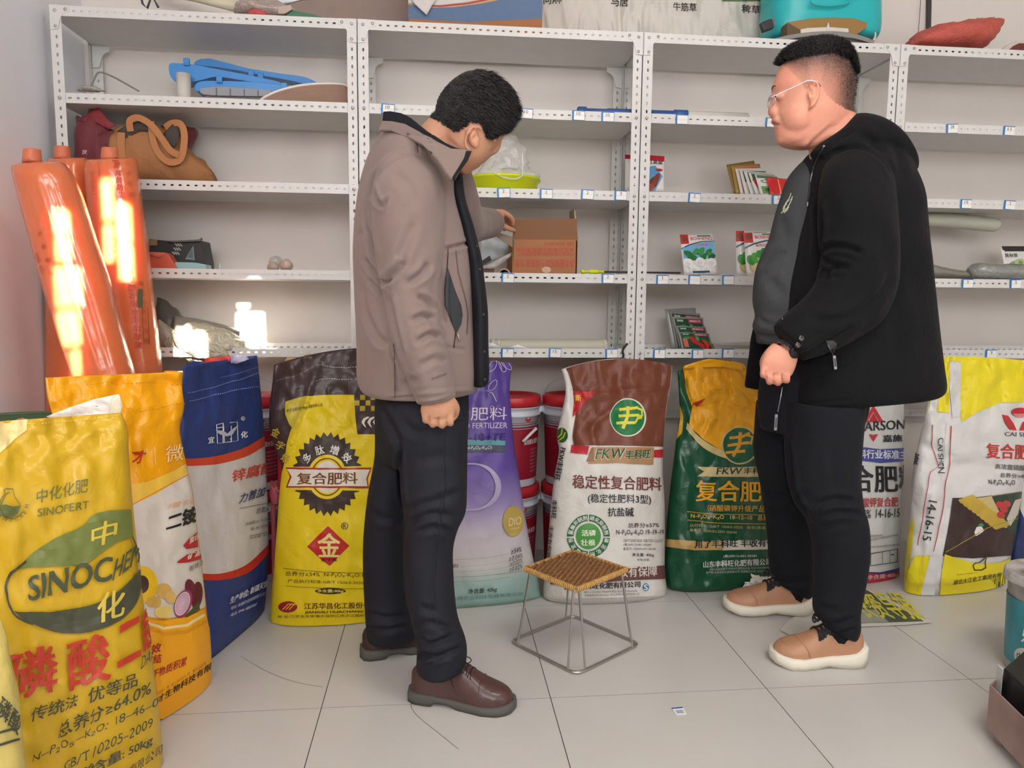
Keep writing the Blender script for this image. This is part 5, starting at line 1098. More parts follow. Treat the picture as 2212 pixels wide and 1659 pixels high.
blue('blue plastic lid with clips, topmost of the three on the left shelf', [(419, 136), (428, 129), (440, 127), (456, 127), (500, 138), (535, 147), (590, 156), (652, 165), (670, 171), (684, 179), (664, 182), (620, 173), (569, 164), (510, 152), (456, 144), (425, 142)], 2.90, .07, [(563, 165), (543, 160)])
blue('blue plastic lid with clips, middle one of the three, sticking out left', [(364, 145), (367, 138), (375, 136), (415, 139), (470, 149), (548, 164), (600, 176), (612, 186), (585, 184), (530, 175), (470, 166), (440, 172), (400, 180), (382, 178), (368, 165)], 2.83, .06, [(403, 134)])
e = blue('blue plastic lid with clips and grey slatted underside, lowest of the three', [(419, 190), (424, 180), (434, 175), (456, 174), (548, 176), (600, 181), (630, 187), (640, 200), (600, 200), (520, 192), (470, 189), (440, 194), (426, 198)], 2.80, .07, [(474, 172), (614, 187)],
     [(432, 192), (440, 190), (470, 187), (520, 190), (600, 197), (600, 207), (500, 207), (440, 204)])
for i in range(5): prism('slat', [(466+i*30, 190+i*1.5), (468+i*30, 190+i*1.5), (468+i*30, 206), (466+i*30, 206)], 2.792, .006, mat('slat_dark', (104, 106, 112), .5), e, 0)
c = at(397, 190, 2.80); pz = at(397, 160, 2.80)[2]-sh(1); e = thing('pipe_stub', 'short white plastic pipe stub standing beside the blue lids', 'pipe', (c[0], 2.80, sh(1)))
v, f = lathe_geo((c[0], 2.80, sh(1)), [(.018, 0), (.024, .0), (.0245, pz), (.020, pz), (.018, .0)], 28); mob('pipe', v, f, m_pvc, e, True)
v, f = lathe_geo((c[0], 2.80, sh(1)), [(.07, 0), (.05, .008), (.026, .014), (.024, .0)], 28); mob('flange', v, f, m_pvc, e, True)
e = thing('round_tray', 'white-rimmed shallow brown dish leaning at the post on the second shelf', 'dish', at(690, 212, 2.76))
DY = lambda x, y: 2.740+.001*(225-y)
DO = cr([(561, 222), (566, 214), (590, 201), (620, 191), (655, 184), (690, 181), (730, 181), (750, 185), (757, 198), (758, 222)], 4)
sheet('dish', [tuple(p) for p in DO], DY, mat('dish_brown', (158, 126, 108), .4, var=(6, .4)), e, th=.004)
tube('rim', [at(x, y, DY(x, y)-.002) for x, y in DO], .005, mat('dish_white', (224, 218, 210), .35), e)
for k in (10, 20): tube('ridge', [at(x, y+k, DY(x, y+k)-.002) for x, y in DO[4:-8]], .0018, mat('dish_brown', (158, 126, 108), .4), e)
o = tube('grey_wire', [at(x, y, 2.84) for x, y in cr([(192, 196), (204, 170), (214, 156), (240, 164), (270, 180), (300, 197)], 4)], .003, mat('rope_grey', (140, 134, 124), .7)); tag(o, 'thin grey bent cable at the left end of the second shelf', 'cable')
lo('frayed_rope', [(168, 190, 170, 197, .01), (185, 186, 188, 198, .02), (205, 188, 208, 198, .02), (222, 194, 222, 198, .008)], 2.80, mat('rope_pale', (186, 180, 166), .8, bump=(90, .9)), wob=.005, ws=90)
tag(bpy.data.objects['frayed_rope'], 'frayed pale rope end at the left end of the second shelf', 'rope')
v, f = lathe_geo(base(367, 185, 2.86, 1), [(.001, 0), (.018, 0), (.018, .03), (.014, .03), (.014, .004)], 20); tag(mob('plastic_cup', v, f, mat('cup_grey', (160, 160, 150), .3, trans=.3), None, True), 'small grey translucent cup behind the white pipe stub', 'cup')
# third shelf : dark red bag, orange brown tote
m_red = mat('dark_red_fabric', (112, 44, 50), .7, bump=(20, .5), sheen=.2); m_tote = mat('tote_orange', (164, 112, 70), .75, bump=(26, .4), var=(8, .3)); m_totd = mat('tote_inside', (70, 62, 58), .8)
e = thing('fabric_bag', 'dark red folded bag at the left end of the third shelf', 'bag', base(190, 390, 2.84, 2))
lo('bag_body', [(168, 258, 169, 380, .01), (175, 250, 175, 400, .035), (190, 245, 190, 410, .05), (212, 236, 214, 410, .05), (228, 262, 230, 410, .045), (242, 275, 243, 400, .02)], 2.80, m_red, e, z0=sh(2), wob=.012, p=.8)
sheet('bag_flap', [(190, 245), (214, 231), (222, 245), (236, 262), (252, 270), (235, 280), (205, 262), (170, 262)], 2.76, mat('red_flap', (140, 50, 58), .7, bump=(20, .4)), e, wob=.006)
sheet('bag_side', [(205, 290), (245, 282), (240, 320), (205, 350), (198, 330)], 2.755, mat('red_side', (104, 46, 52), .7), e, wob=.006)
flatprint('printed_text', [(TX('厌', 178, 333, 188, 334, 9, 0, .02), (206, 190, 190))], 2.735, e)
e = thing('tote_bag', 'orange-brown cloth tote bag with looped handles slumped on the third shelf', 'bag', base(350, 390, 2.84, 2))
lo('bag_body', [(246, 292, 250, 400, .02), (256, 278, 262, 405, .07), (285, 268, 290, 405, .07), (330, 268, 335, 405, .075), (375, 290, 378, 405, .075), (405, 322, 408, 405, .07), (436, 345, 438, 405, .05), (462, 374, 464, 396, .02)], 2.81, m_tote, e, z0=sh(2), wob=.010, p=.85)
sheet('dark_panel', [(252, 284), (270, 272), (300, 262), (330, 262), (328, 284), (300, 282), (276, 300), (262, 296)], 2.742, m_totd, e, wob=.004)
sheet('bag_opening', [(350, 292), (372, 268), (388, 275), (386, 300), (376, 318), (358, 310)], 2.738, m_totd, e, wob=.003)
def strap(pts, Y, w=.011):
    P = cr([at(x, y, YY) for (x, y), YY in zip(pts, Y if hasattr(Y, '__len__') else [Y]*len(pts))], 6); v = []; f = []
    for i, p in enumerate(P):
        t = P[min(i+1, len(P)-1)]-P[max(i-1, 0)]; t /= np.linalg.norm(t); s = np.cross(t, [0, 1, 0]); s = s/(np.linalg.norm(s)+1e-6)*w
        for a, b in ((-1, 0), (1, 0), (1, .003), (-1, .003)): v.append(p+s*a+np.array([0, b, 0]))
        if i:
            for k in range(4): f.append((4*i-4+k, 4*i-4+(k+1) % 4, 4*i+(k+1) % 4, 4*i+k))
    return v, f
for pts, Y in (([(326, 262), (330, 300), (342, 330), (365, 350), (388, 345), (396, 322), (398, 290), (390, 268), (372, 266), (356, 276)], [2.74, 2.73, 2.725, 2.72, 2.72, 2.72, 2.725, 2.73, 2.74, 2.75]), ([(282, 284), (280, 262), (296, 254), (316, 262), (332, 276), (350, 300), (368, 325), (386, 335)], [2.735, 2.73, 2.728, 2.726, 2.724, 2.72, 2.718, 2.715])):
    v, f = strap(pts, Y); mob('handle', v, f, mat('tote_strap', (178, 120, 74), .75), e)
v, f = strap([(262, 286), (262, 320), (268, 360), (278, 398)], 2.738, .012); mob('handle', v, f, mat('tote_strap', (178, 120, 74), .75), e)
lo('dark_red_bundle', [(350, 272, 352, 292, .02), (385, 270, 388, 320, .035), (405, 272, 408, 325, .035), (420, 276, 422, 294, .02)], 2.93, m_red, None, wob=.008); tag(bpy.data.objects['dark_red_bundle'], 'dark red cloth bundle behind the handles of the tote bag', 'cloth')
# fourth shelf left
e = thing('black_carton', 'open black printed carton with triangle, left end of the fourth shelf', 'box', base(385, 575, 2.86, 3))
m_bk = mat('black_card', (50, 52, 50), .5, var=(8, .2)); 
prism('carton_body', [(322, 516), (360, 520), (432, 519), (441, 568), (440, 590), (322, 590)], 2.80, .12, m_bk, e, .002)
prism('carton_flap', [(360, 521), (430, 517), (434, 513), (436, 516), (433, 521), (372, 524)], 2.785, .012, mat('flap_grey', (90, 92, 88), .5), e, .001)
flatprint('printed_marks', [(PL([(400, 560), (418, 530), (421, 562)]), (120, 134, 134)), (PL([(404, 556), (416, 536), (418, 558)]), (90, 104, 106)), (cat2([band([(378+i*5-j*3, 526+j*9), (384+i*5-j*3, 532+j*9)], 2.4) for i in range(3) for j in range(3)]), (170, 170, 160)), (RECT(324, 518, 340, 530), (150, 120, 80))], 2.796, e)
e = thing('teal_box', 'flat pale teal box shining at the left of the fourth shelf', 'box', base(410, 580, 2.74, 3)); prism('box_body', [(378, 566), (420, 567), (446, 572), (446, 600), (378, 600)], 2.735, .06, mat('teal_card', (150, 190, 190), .3, coat=.5), e, .002)
e = thing('red_packet', 'folded coral red packet beside the film rolls on the fourth shelf', 'packet', base(350, 580, 2.74, 3)); prism('packet', [(322, 544), (356, 545), (364, 550), (384, 582), (384, 600), (322, 600)], 2.725, .05, mat('coral_card', (206, 92, 72), .45), e, .003)
sheet('packet_fold', [(322, 545), (357, 546), (344, 558), (322, 552)], 2.722, mat('coral_fold', (220, 112, 90), .45), e)
for i, (x, y, r, c, lab) in enumerate(((596, 566, 15, (196, 190, 170), 'small knotted clear bag with pale seeds, upper of the little bags'), (590, 578, 13, (190, 120, 70), 'small clear bag with orange-brown seeds, left of the little bags'), (618, 573, 15, (200, 140, 96), 'small clear bag with orange-brown seeds, right of the little bags'))):
    p = at(x, y, 2.76 + .05*(i == 0)); rr = r*2.76/CF; e = thing('seed_bag', lab, 'seed bag', (p[0], p[1], sh(3)), 'little clear bags of seeds')
    zc = max(p[2], sh(3)+rr*.9) if i else p[2]
    v, f = ball_geo((p[0], p[1], zc), (rr*.9, rr*.8, rr*.82), 14); mob('seeds', v, f, mat('seeds_%d' % i, c, .6, bump=(160, 1.0), var=(160, .6)), e, True)
    v, f = ball_geo((p[0], p[1], zc), (rr, rr*.9, rr*.95), 16); v = v+.12*rr*np.column_stack([vnoise(v*70), vnoise(v*70+9), vnoise(v*70+19)]); mob('clear_film', v, f, m_clear, e)
o = lo('white_scrap', [(472, 590, 474, 592, .002), (474, 572, 478, 590, .004), (475, 567, 476, 569, .001)], 2.75, mat('white_bit', (226, 226, 220), .4)); tag(o, 'tiny white upright scrap on the fourth shelf', 'paper')
# fifth shelf left : crumpled foil bag, tube
m_foil = mat('crumpled_silver_bag', (206, 200, 178), .3, .6, bump=(34, 1.2, 5, 1.5), metal=.15)
e = thing('crumpled_bag', 'large crumpled silvery plastic bag spilling over the fifth shelf edge', 'bag', base(440, 760, 2.78, 4))
lo('bag_body', [(358, 738, 364, 752, .02), (385, 712, 388, 770, .05), (420, 698, 424, 785, .07), (450, 702, 456, 775, .08), (490, 716, 494, 765, .08), (520, 734, 522, 760, .06), (545, 742, 547, 752, .02)], 2.76, m_foil, e, n=40, k=8, wob=.014, ws=22)
lo('hanging_corner', [(372, 720, 400, 722, .02), (385, 750, 470, 745, .03), (420, 768, 490, 765, .02), (450, 780, 485, 778, .01)], 2.685, m_foil, e, n=30, wob=.010)
o = tube('film_tube', [at(x, y, Y) for x, y, Y in ((376, 700, 2.80), (420, 705, 2.84), (480, 718, 2.90), (510, 728, 2.93))], .030, mat('tube_translucent', (156, 152, 142), .4, trans=.3), seg=24); tag(o, 'translucent grey tube lying behind the crumpled silvery bag', 'tube')
o = lo('dark_sheeting', [(340, 640, 342, 750, .03), (370, 660, 372, 752, .05), (395, 680, 398, 752, .03)], 2.92, mat('dark_poly', (104, 98, 92), .35, bump=(20, .6)), wob=.01, z0=sh(4)); tag(o, 'dark grey plastic sheeting behind the rightmost film roll, fifth shelf', 'plastic sheet')
o = lo('grey_sheeting', [(344, 690, 346, 752, .02), (360, 700, 362, 752, .03), (384, 722, 384, 752, .02), (400, 745, 402, 752, .01)], 2.78, mat('poly_grey', (150, 140, 128), .3, bump=(20, .6)), wob=.006, z0=sh(4)); tag(o, 'grey plastic sheeting bunched left of the crumpled silvery bag', 'plastic sheet')

# ------------------------------------------------------------------ second unit
c = at(1086, 405, 2.86); e = thing('plastic_basin', 'yellow-green plastic basin on the third shelf, next to the bowed head', 'basin', (c[0], 2.86, sh(2)))
m_lime = mat('lime_plastic', (206, 214, 30), .35, .5, var=(12, .15))
Rr = 80*2.86/CF
v, f = lathe_geo((c[0], 2.86, sh(2)), [(.001, 0), (Rr*.84, 0), (Rr*.87, .006), (Rr*.93, .072), (Rr, .078), (Rr*1.01, .084), (Rr*.99, .088), (Rr*.90, .086), (Rr*.82, .012), (.001, .010)], 64); mob('basin_body', v, f, m_lime, e, True)
e = thing('clear_bag', 'clear crinkled plastic bag hanging over the rim of the yellow-green basin', 'bag', (c[0], 2.82, sh(2)+.09))
v, f = loft_geo([sec(a, b, c2, d, 2.84, t) for a, b, c2, d, t in ((1020, 384, 1168, 388, .06), (1030, 372, 1150, 372, .07), (1044, 350, 1140, 352, .07), (1052, 330, 1136, 332, .06), (1066, 308, 1128, 312, .04), (1082, 294, 1108, 298, .02), (1090, 291, 1100, 292, .008))], 36, 6)
v = v+.014*np.column_stack([vnoise(v*26), vnoise(v*26+7), vnoise(v*26+17)])+.007*np.column_stack([vnoise(v*60), vnoise(v*60+7), vnoise(v*60+17)]); mob('bag_body', v, f, m_clear, e, True)
v, f = tube_geo(cr([at(x, y, 2.72) for x, y in ((1060, 362), (1072, 376), (1090, 384), (1112, 386), (1128, 380), (1130, 362), (1128, 330))], 5), .004, 6); mob('bag_edge', v+.003*vnoise(v*60)[:, None], f, m_clear, e, True)
# corrugated hose with blue and white pipe on the second shelf
e = thing('hose_assembly', 'grey ribbed hose with blue fitting and white pipe end lying on the second shelf', 'hose', at(1370, 240, 2.74))
zz = PZ[1]+.0135
def al(x, Y=2.758): p = at(x, 240, Y); return np.array([p[0], Y, zz])
P = [al(1120+(1250-1120)*t, 2.86-.10*t) for t in np.linspace(0, 1, 70)]; v, f = tube_geo(P, [.008+.0015*(i % 2) for i in range(70)], 12); v[:, 2] -= .004; mob('ribbed_hose', v, f, mat('hose_grey', (176, 172, 166), .5), e, True)
v, f = tube_geo([al(x) for x in (1247, 1250, 1266, 1267, 1310, 1312, 1455, 1456, 1484, 1485)], [.014, .017, .017, .012, .012, .014, .014, .018, .018, .014], 24); v[:, 2] += .012*0; mob('blue_fitting', v, f, mat('fitting_blue', (56, 90, 150), .35), e, True)
v, f = tube_geo([al(x) for x in (1484, 1486, 1614, 1616, 1612)], [.0155, .0155, .0155, .0135, .010], 24); mob('white_pipe', v, f, m_pvc, e, True)
# fourth shelf : open carton
m_kr = mat('kraft_card', (168, 116, 80), .75, .2, bump=(60, .1), var=(7, .15)); m_krd = mat('kraft_inside', (134, 96, 72), .8, .2)
e = thing('cardboard_box', 'open brown cardboard carton with red print, held by the man in brown', 'box', base(1178, 590, 2.78, 3))
Yb = 2.715
prism('front_panel', [(1107, 517), (1248, 518), (1246, 600), (1108, 600)], Yb, .004, m_kr, e, .001)
a0, a1 = at(1107, 517, Yb), at(1248, 518, Yb); zb = sh(3)
v, f = box_geo(a0[0], a0[0]+.004, Yb, Yb+.2, zb, a0[2]); mob('side_panel', v, f, m_kr, e); v, f = box_geo(a1[0]-.006, a1[0]-.002, Yb, Yb+.2, zb, a0[2]); mob('side_panel', v, f, m_kr, e)
v, f = box_geo(a0[0], a1[0]-.002, Yb+.2, Yb+.204, zb, a0[2]); mob('back_panel', v, f, m_kr, e); v, f = box_geo(a0[0], a1[0]-.002, Yb, Yb+.2, zb, zb+.003); mob('bottom_panel', v, f, m_kr, e)
prism('raised_flap', [(1111, 473), (1246, 472), (1248, 519), (1107, 518)], Yb+.002, .003, m_krd, e, .001)
prism('side_flap', [(1240, 450), (1243, 458), (1249, 517), (1243, 516)], Yb+.004, .10, mat('kraft_edge', (176, 150, 126), .7), e, .001)
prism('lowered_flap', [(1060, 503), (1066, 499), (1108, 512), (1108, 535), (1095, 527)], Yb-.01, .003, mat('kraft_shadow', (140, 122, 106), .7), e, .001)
lay = [(TR('全国统一服务电话 联系方式', 1240, 523, 1176, 523, 8), (176, 60, 48))]
lay += [(TR(s_, x1, y1, x0, y1, h_, .01), (186, 70, 54)) for s_, x1, x0, y1, h_ in (('本品运输请注意防潮轻放', 1240, 1115, 535, 9), ('产品执行标准国标高品质肥料厂', 1240, 1116, 544, 9), ('净含量规格四十袋装箱 甘肃', 1240, 1113, 560, 18))]
lay.append((PL(ell(1180, 583, 10, 7, 20)), (196, 158, 130)))
flatprint('printed_text', lay, Yb, e, .0008)
e = thing('cardboard_tube', 'short brown cardboard tube left of the open carton', 'tube', base(1091, 580, 2.74, 3)); p = at(1088, 578, 2.74)
v, f = lathe_geo((p[0], 2.715, sh(3)+.025), [(.017, 0), (.023, 0), (.023, .20), (.017, .20), (.017, 0)], 28, ax=(.12, 1, 0)); mob('tube_body', v, f, mat('tube_brown', (176, 138, 116), .6), e, True)
o = sheet('white_paper', [(1040, 516), (1060, 510), (1108, 535), (1108, 545), (1085, 556), (1050, 572), (1038, 574)], 2.86, mat('paper_bluish', (206, 216, 218), .5), None, wob=.006); tag(o, 'pale bluish paper sheet leaning behind the open carton', 'paper')
e = thing('dark_folder', 'dark folded board lying left of the cardboard tube', 'folder', base(1055, 582, 2.76, 3)); prism('board', [(1038, 565), (1058, 552), (1062, 562), (1045, 572), (1040, 574)], 2.74, .05, mat('board_dark', (52, 46, 44), .6), e, .001); prism('brown_base', [(1030, 580), (1068, 580), (1068, 600), (1030, 600)], 2.74, .12, mat('board_brown', (110, 70, 58), .6), e, .002)
sheet('clear_sleeve', [(1042, 578), (1075, 560), (1105, 545), (1106, 552), (1080, 572), (1060, 582)], 2.73, mat('sleeve_grey', (176, 170, 164), .3), e, wob=.003)
# nozzle
e = thing('spray_nozzle', 'yellow-green nozzle with thin black rod on the fourth shelf', 'nozzle', base(1280, 590, 2.72, 3)); zz = at(1280, 587, 2.72)[2]
def nx(x): return np.array([at(x, 587, 2.72)[0], 2.72, zz])
v, f = tube_geo([nx(x) for x in (1254, 1256, 1264, 1265, 1272, 1274, 1276, 1288, 1292, 1293, 1303, 1305)], [.003, .0085, .0075, .004, .004, .0085, .009, .009, .0085, .0055, .0055, .004], 20); mob('nozzle_body', v, f, m_lime, e, True)
v, f = tube_geo([nx(1303), nx(1360), nx(1470)], .0035, 8); mob('rod', v, f, mat('rod_dark', (60, 52, 54), .5), e, True)
# fifth shelf : rolled ribbed tube and papers
e = thing('ribbed_roll', 'long pale ribbed plastic roll lying on the fifth shelf', 'roll', base(1184, 750, 2.80, 4)); r_ = .0265; a, b = at(1060, 735, 2.80), at(1310, 735, 2.80); zz = sh(4)+r_+.006
v, f = tube_geo([(a[0]+(b[0]-a[0])*t, 2.80, zz) for t in np.linspace(0, 1, 160)], [r_+(.0006 if i % 2 else -.0004) for i in range(160)], 28); mob('roll_body', v, f, mat('ribbed_pale', (188, 184, 166), .5), e, True)
for t in (0, .05, .965):
    v, f = tube_geo([(a[0]+(b[0]-a[0])*q, 2.80, zz) for q in (t, t+.03)], r_+.0014, 28); mob('end_band', v, f, mat('band_pale', (200, 196, 180), .5), e, True)
for i, pp in enumerate(([(1056, 740), (1066, 742), (1085, 752), (1056, 753)], [(1098, 752), (1118, 744), (1142, 753)])):
    o = sheet('paper_slip', pp, 2.73, mat('paper_white', (230, 232, 236), .5), None, wob=.002); tag(o, ['white paper slip at the left end under the ribbed roll', 'white paper slip under the middle of the ribbed roll'][i], 'paper')
p0, p1 = at(1352, 742, 2.74), at(1348, 775, 2.69)
o = tube('black_twine', [at(x, y, 2.69) for x, y in cr([(1356, 742), (1350, 748), (1345, 758), (1347, 768), (1342, 776)], 4)], .004, mat('twine_black', (40, 36, 36), .7)); tag(o, 'black twine dangling over the fifth shelf beside the post', 'twine')

# ------------------------------------------------------------------ seed packets
def packet(label, q, Y0, Y1, lay, col=(222, 220, 214), grp=None):
    """flat pouch leaning back: q = tl, tr, br, bl pixels, Y0 bottom depth, Y1 top depth"""
    ty, by = (q[0][1]+q[1][1])/2, (q[2][1]+q[3][1])/2
    Yf = lambda x, y: Y0+(Y1-Y0)*np.clip((by-y)/(by-ty), 0, 1)
    A = np.array([at(x, y, Yf(x, y)) for x, y in q]); e = thing('seed_packet', label, 'seed packet', (A[:, 0].mean(), Y0, A[:, 2].min()), grp)
    nrm = np.cross(A[1]-A[0], A[3]-A[0]); nrm /= np.linalg.norm(nrm); nrm *= -np.sign(nrm @ (A[0]-VC))
    # pillow shaped pouch
    n = 8; V = []; F = []
    for s in (1, -1):
        for j in range(n+1):
            for i in range(n+1):
                u, w = i/n, j/n; p = (A[0]*(1-u)+A[1]*u)*(1-w)+(A[3]*(1-u)+A[2]*u)*w; V.append(p+nrm*s*(.0006+.0035*(math.sin(PI*u)*math.sin(PI*w))**.5))
    m1 = n+1; o = m1*m1
    for j in range(n):
        for i in range(n): F += [(j*m1+i, j*m1+i+1, (j+1)*m1+i+1, (j+1)*m1+i), (o+j*m1+i, o+(j+1)*m1+i, o+(j+1)*m1+i+1, o+j*m1+i+1)]
    for i in range(n): F += [(i, o+i, o+i+1, i+1), (n*m1+i, n*m1+i+1, o+n*m1+i+1, o+n*m1+i), (i*m1, (i+1)*m1, o+(i+1)*m1, o+i*m1), (i*m1+n, o+i*m1+n, o+(i+1)*m1+n, (i+1)*m1+n)]
    mob('pouch', V, F, mat('pouch_%d_%d_%d' % col, col, .3, .5, coat=.3), e, True)
    if lay:
        # layers are given in unit coordinates (0..1 across, 0..1 down)
        def S(u, w):
            u_ = np.clip(u, 0, 1)[:, None]; w_ = np.clip(w, 0, 1)[:, None]
            p = (A[0]*(1-u_)+A[1]*u_)*(1-w_)+(A[3]*(1-u_)+A[2]*u_)*w_
            return p+nrm*(.0006+.0035*(np.clip(np.sin(PI*u_), 0, 1)*np.clip(np.sin(PI*w_), 0, 1))**.5), np.tile(nrm, (len(u), 1))
        g = np.arange(0.125, 1, .125)
        press('printed_front', [((np.asarray(L[0][0])*([1, 1, 1][:np.asarray(L[0][0]).shape[1]]), L[0][1]), ink(L[1], .3))+tuple(L[2:]) for L in lay if len(L[0][0])], S, g, g, e, wloc(e), .0005, .00016)
    return e
def U(geo): return geo
def UE(cx, cy, rx, ry, rot=0, n=20): return (np.array(ell(cx, cy, rx, ry, n, rot)), [tuple(range(n))])
def UP(pts): return PL(*[[(x*100, y*100) for x, y in pts]])[0]/100, PL(*[[(x*100, y*100) for x, y in pts]])[1]
def UT(s, x0, y0, x1, y1, h, off=.02): return text_geo(s, ((x0, y0), (x1, y1), (x0, y0-h)), off)
def UR(x0, y0, x1, y1): return np.array([(x0, y0), (x1, y0), (x1, y1), (x0, y1)], float), [(0, 1, 2, 3)]
def turnip():
    L = [(UR(0, 0, .24, .24), (190, 34, 40)), (UE(.12, .11, .08, .07), (120, 60, 40)), (UT('BOSHENG', .3, .15, .93, .15, .075), (196, 40, 50)), (UR(.5, .03, .9, .06), (60, 110, 80)), (UP([(.03, .34), (.25, .25), (.6, .19), (.97, .18), (.97, .60), (.03, .60)]), (110, 170, 210)), (UP([(.0, .34), (.25, .25), (.6, .18), (1, .17), (1, .19), (.6, .20), (.25, .28), (.0, .37)]), (30, 70, 60)), (UT('白玉春萝卜', .38, .30, .9, .30, .06), (206, 90, 130))]
    r = random.Random(5)
    for i in range(16): L.append((UE(.12+.76*r.random(), .42+.18*r.random(), .12, .06, r.uniform(-1, 1)), [(36, 110, 56), (30, 90, 46), (60, 140, 76)][i % 3], 7+i*.3))
    for i, (x, y) in enumerate(((.15, .72), (.5, .70), (.84, .72), (.32, .88), (.68, .88))): L.append((UE(x, y, .14, .11), (232, 230, 226), 14)); L.append((UE(x-.03, y+.03, .08, .06), (214, 212, 214), 15))
    L.append((UR(.25, .92, .75, .97), (60, 70, 90), 16)); return L
def greens():
    L = [(UR(0, 0, .24, .24), (190, 34, 40)), (UE(.12, .11, .08, .07), (120, 60, 40)), (UT('BOSHENG', .3, .15, .93, .15, .075), (196, 40, 50)), (UR(.5, .03, .9, .06), (60, 110, 80)), (UP([(.0, .34), (.25, .25), (.6, .18), (1, .17), (1, .20), (.6, .22), (.25, .29), (.0, .38)]), (60, 90, 110)), (UT('极优四季小白菜', .3, .34, .95, .34, .07), (200, 90, 130)),
         (UE(.5, .80, .42, .20), (190, 170, 120)), (UE(.5, .80, .36, .16), (206, 190, 140))]
    r = random.Random(8)
    for i in range(7): L.append((UE(.14+.12*i, .50+.05*abs(i-3), .10, .13, (i-3)*.22), [(40, 130, 50), (70, 160, 60), (50, 140, 54)][i % 3], 8+i*.3))
    for i in range(5): L.append((UP([(.3+.08*i, .6), (.36+.08*i, .6), (.5+.02*i, .9), (.46+.02*i, .9)]), (170, 206, 130), 11+i*.2))
    return L
G_ = 'vegetable seed packets on the shelves'
packet('seed packet with turnips and leaves, standing on the fourth shelf', [(1468, 507), (1541, 506), (1551, 592), (1478, 594)], 2.74, 2.79, turnip(), grp=G_)
packet('plain edge of a seed packet right behind the turnip packet', [(1476, 509), (1541, 505), (1555, 592), (1486, 594)], 2.765, 2.815, [], grp=G_)
packet('seed packet with leafy greens, front of the pair beside the grey shirt', [(1606, 503), (1684, 502), (1690, 594), (1613, 596)], 2.74, 2.79, greens(), grp=G_)
packet('seed packet with leafy greens, rear left of the pair', [(1589, 499), (1664, 499), (1672, 594), (1591, 596)], 2.765, 2.815, greens(), grp=G_)
packet('red and white seed packet with red grain photo, beside the second double post', [(1395, 335), (1435, 338), (1435, 412), (1395, 414)], 2.80, 2.86, [(UR(0, 0, 1, .16), (186, 36, 46)), (UT('红高粱', .1, .26, .9, .26, .12), (60, 40, 40)), (UP([(0, .34), (.5, .3), (.9, .6), (.5, 1), (0, 1)]), (90, 150, 200)), (UE(.7, .42, .2, .04), (180, 40, 50), 5), (UE(.35, .8, .34, .16, -.4), (110, 44, 36), 6), (UE(.55, .68, .24, .12, -.6), (136, 60, 46), 7), (UE(.25, .9, .2, .1), (150, 70, 52), 8)], grp=G_)
packet('white seed packet with code strips, seen between the posts', [(1350, 334), (1394, 338), (1392, 412), (1350, 412)], 2.86, 2.90, [(UR(.0, 0, .4, .12), (180, 40, 50)), (UR(.35, .3, .75, .42), (90, 90, 96)), (UR(.35, .62, .75, .74), (90, 90, 96)), (UR(.3, .5, .8, .53), (120, 120, 130)), (UR(.35, .85, .9, .9), (120, 120, 130))], grp=G_)
fan = [((1569, 356), (1629, 347), (1640, 420), (1584, 418), 'gold', 'gold edged packet, rearmost of the fanned seed packets', (150, 120, 60)), ((1579, 358), (1641, 354), (1655, 420), (1590, 420), 'gold', 'gold topped packet, second from the back of the fan', (170, 136, 70)), ((1588, 364), (1648, 363), (1664, 421), (1600, 420), 'w', 'white bordered packet, third from the back of the fan', (222, 220, 214)),
       ((1597, 367), (1655, 367), (1672, 421), (1610, 421), 'g', 'green and white packet, fourth from the back of the fan', (222, 220, 214)), ((1606, 369), (1667, 374), (1684, 422), (1622, 421), 'g', 'green vegetable packet, fifth from the back of the fan', (222, 220, 214)), ((1616, 373), (1675, 377), (1690, 422), (1633, 421), 'r', 'red banded packet, sixth from the back of the fan', (222, 220, 214)),
       ((1630, 376), (1683, 381), (1697, 422), (1643, 421), 'c', 'packet with pale oval emblem, seventh from the back of the fan', (222, 220, 214)), ((1655, 382), (1700, 387), (1706, 423), (1665, 421), 't', 'tomato packet, foremost of the fanned seed packets', (214, 60, 50))]
for i, (a, b, c2, d, k_, lab, col) in enumerate(fan):
    Lr = {'gold': [(UR(.14, .1, .95, .95), (186, 60, 50))], 'w': [(UR(.1, .08, .95, .95), (206, 60, 56)), (UR(.4, .1, .9, .5), (60, 90, 70))], 'g': [(UR(.1, .06, .95, .5), (50, 90, 64)), (UR(.15, .5, .9, .95), (110, 150, 90)), (UE(.5, .3, .3, .12), (170, 180, 160))], 'r': [(UR(.08, .05, .95, .3), (70, 100, 80)), (UP([(.05, .3), (.3, .3), (.5, 1), (.2, 1)]), (196, 50, 60)), (UR(.4, .6, .95, .95), (90, 140, 80))],
          'c': [(UR(.05, .05, .9, .2), (80, 110, 90)), (UE(.42, .35, .28, .10), (120, 140, 120)), (UE(.42, .35, .2, .06), (216, 220, 210)), (UR(.1, .6, .9, .95), (100, 150, 90)), (UT('番茄', .2, .85, .8, .85, .16), (40, 80, 50))], 't': [(UE(.3, .55, .30, .42), (200, 44, 50)), (UE(.75, .55, .24, .40), (206, 50, 46)), (UP([(.5, .1), (.54, .1), (.56, .98), (.5, .98)]), (230, 170, 120))]}[k_]
    packet(lab, [a, b, c2, d], 2.86-.017*i, 2.90-.017*i, Lr, col, G_)
pep = [((1436, 668), (1502, 665), (1510, 752), (1452, 752), 'rearmost'), ((1446, 672), (1512, 678), (1524, 752), (1462, 752), 'second from the back'), ((1452, 684), (1518, 686), (1530, 752), (1468, 752), 'third from the back'), ((1459, 704), (1524, 706), (1536, 752), (1476, 752), 'second from the front'), ((1465, 718), (1531, 720), (1541, 755), (1473, 754), 'foremost')]
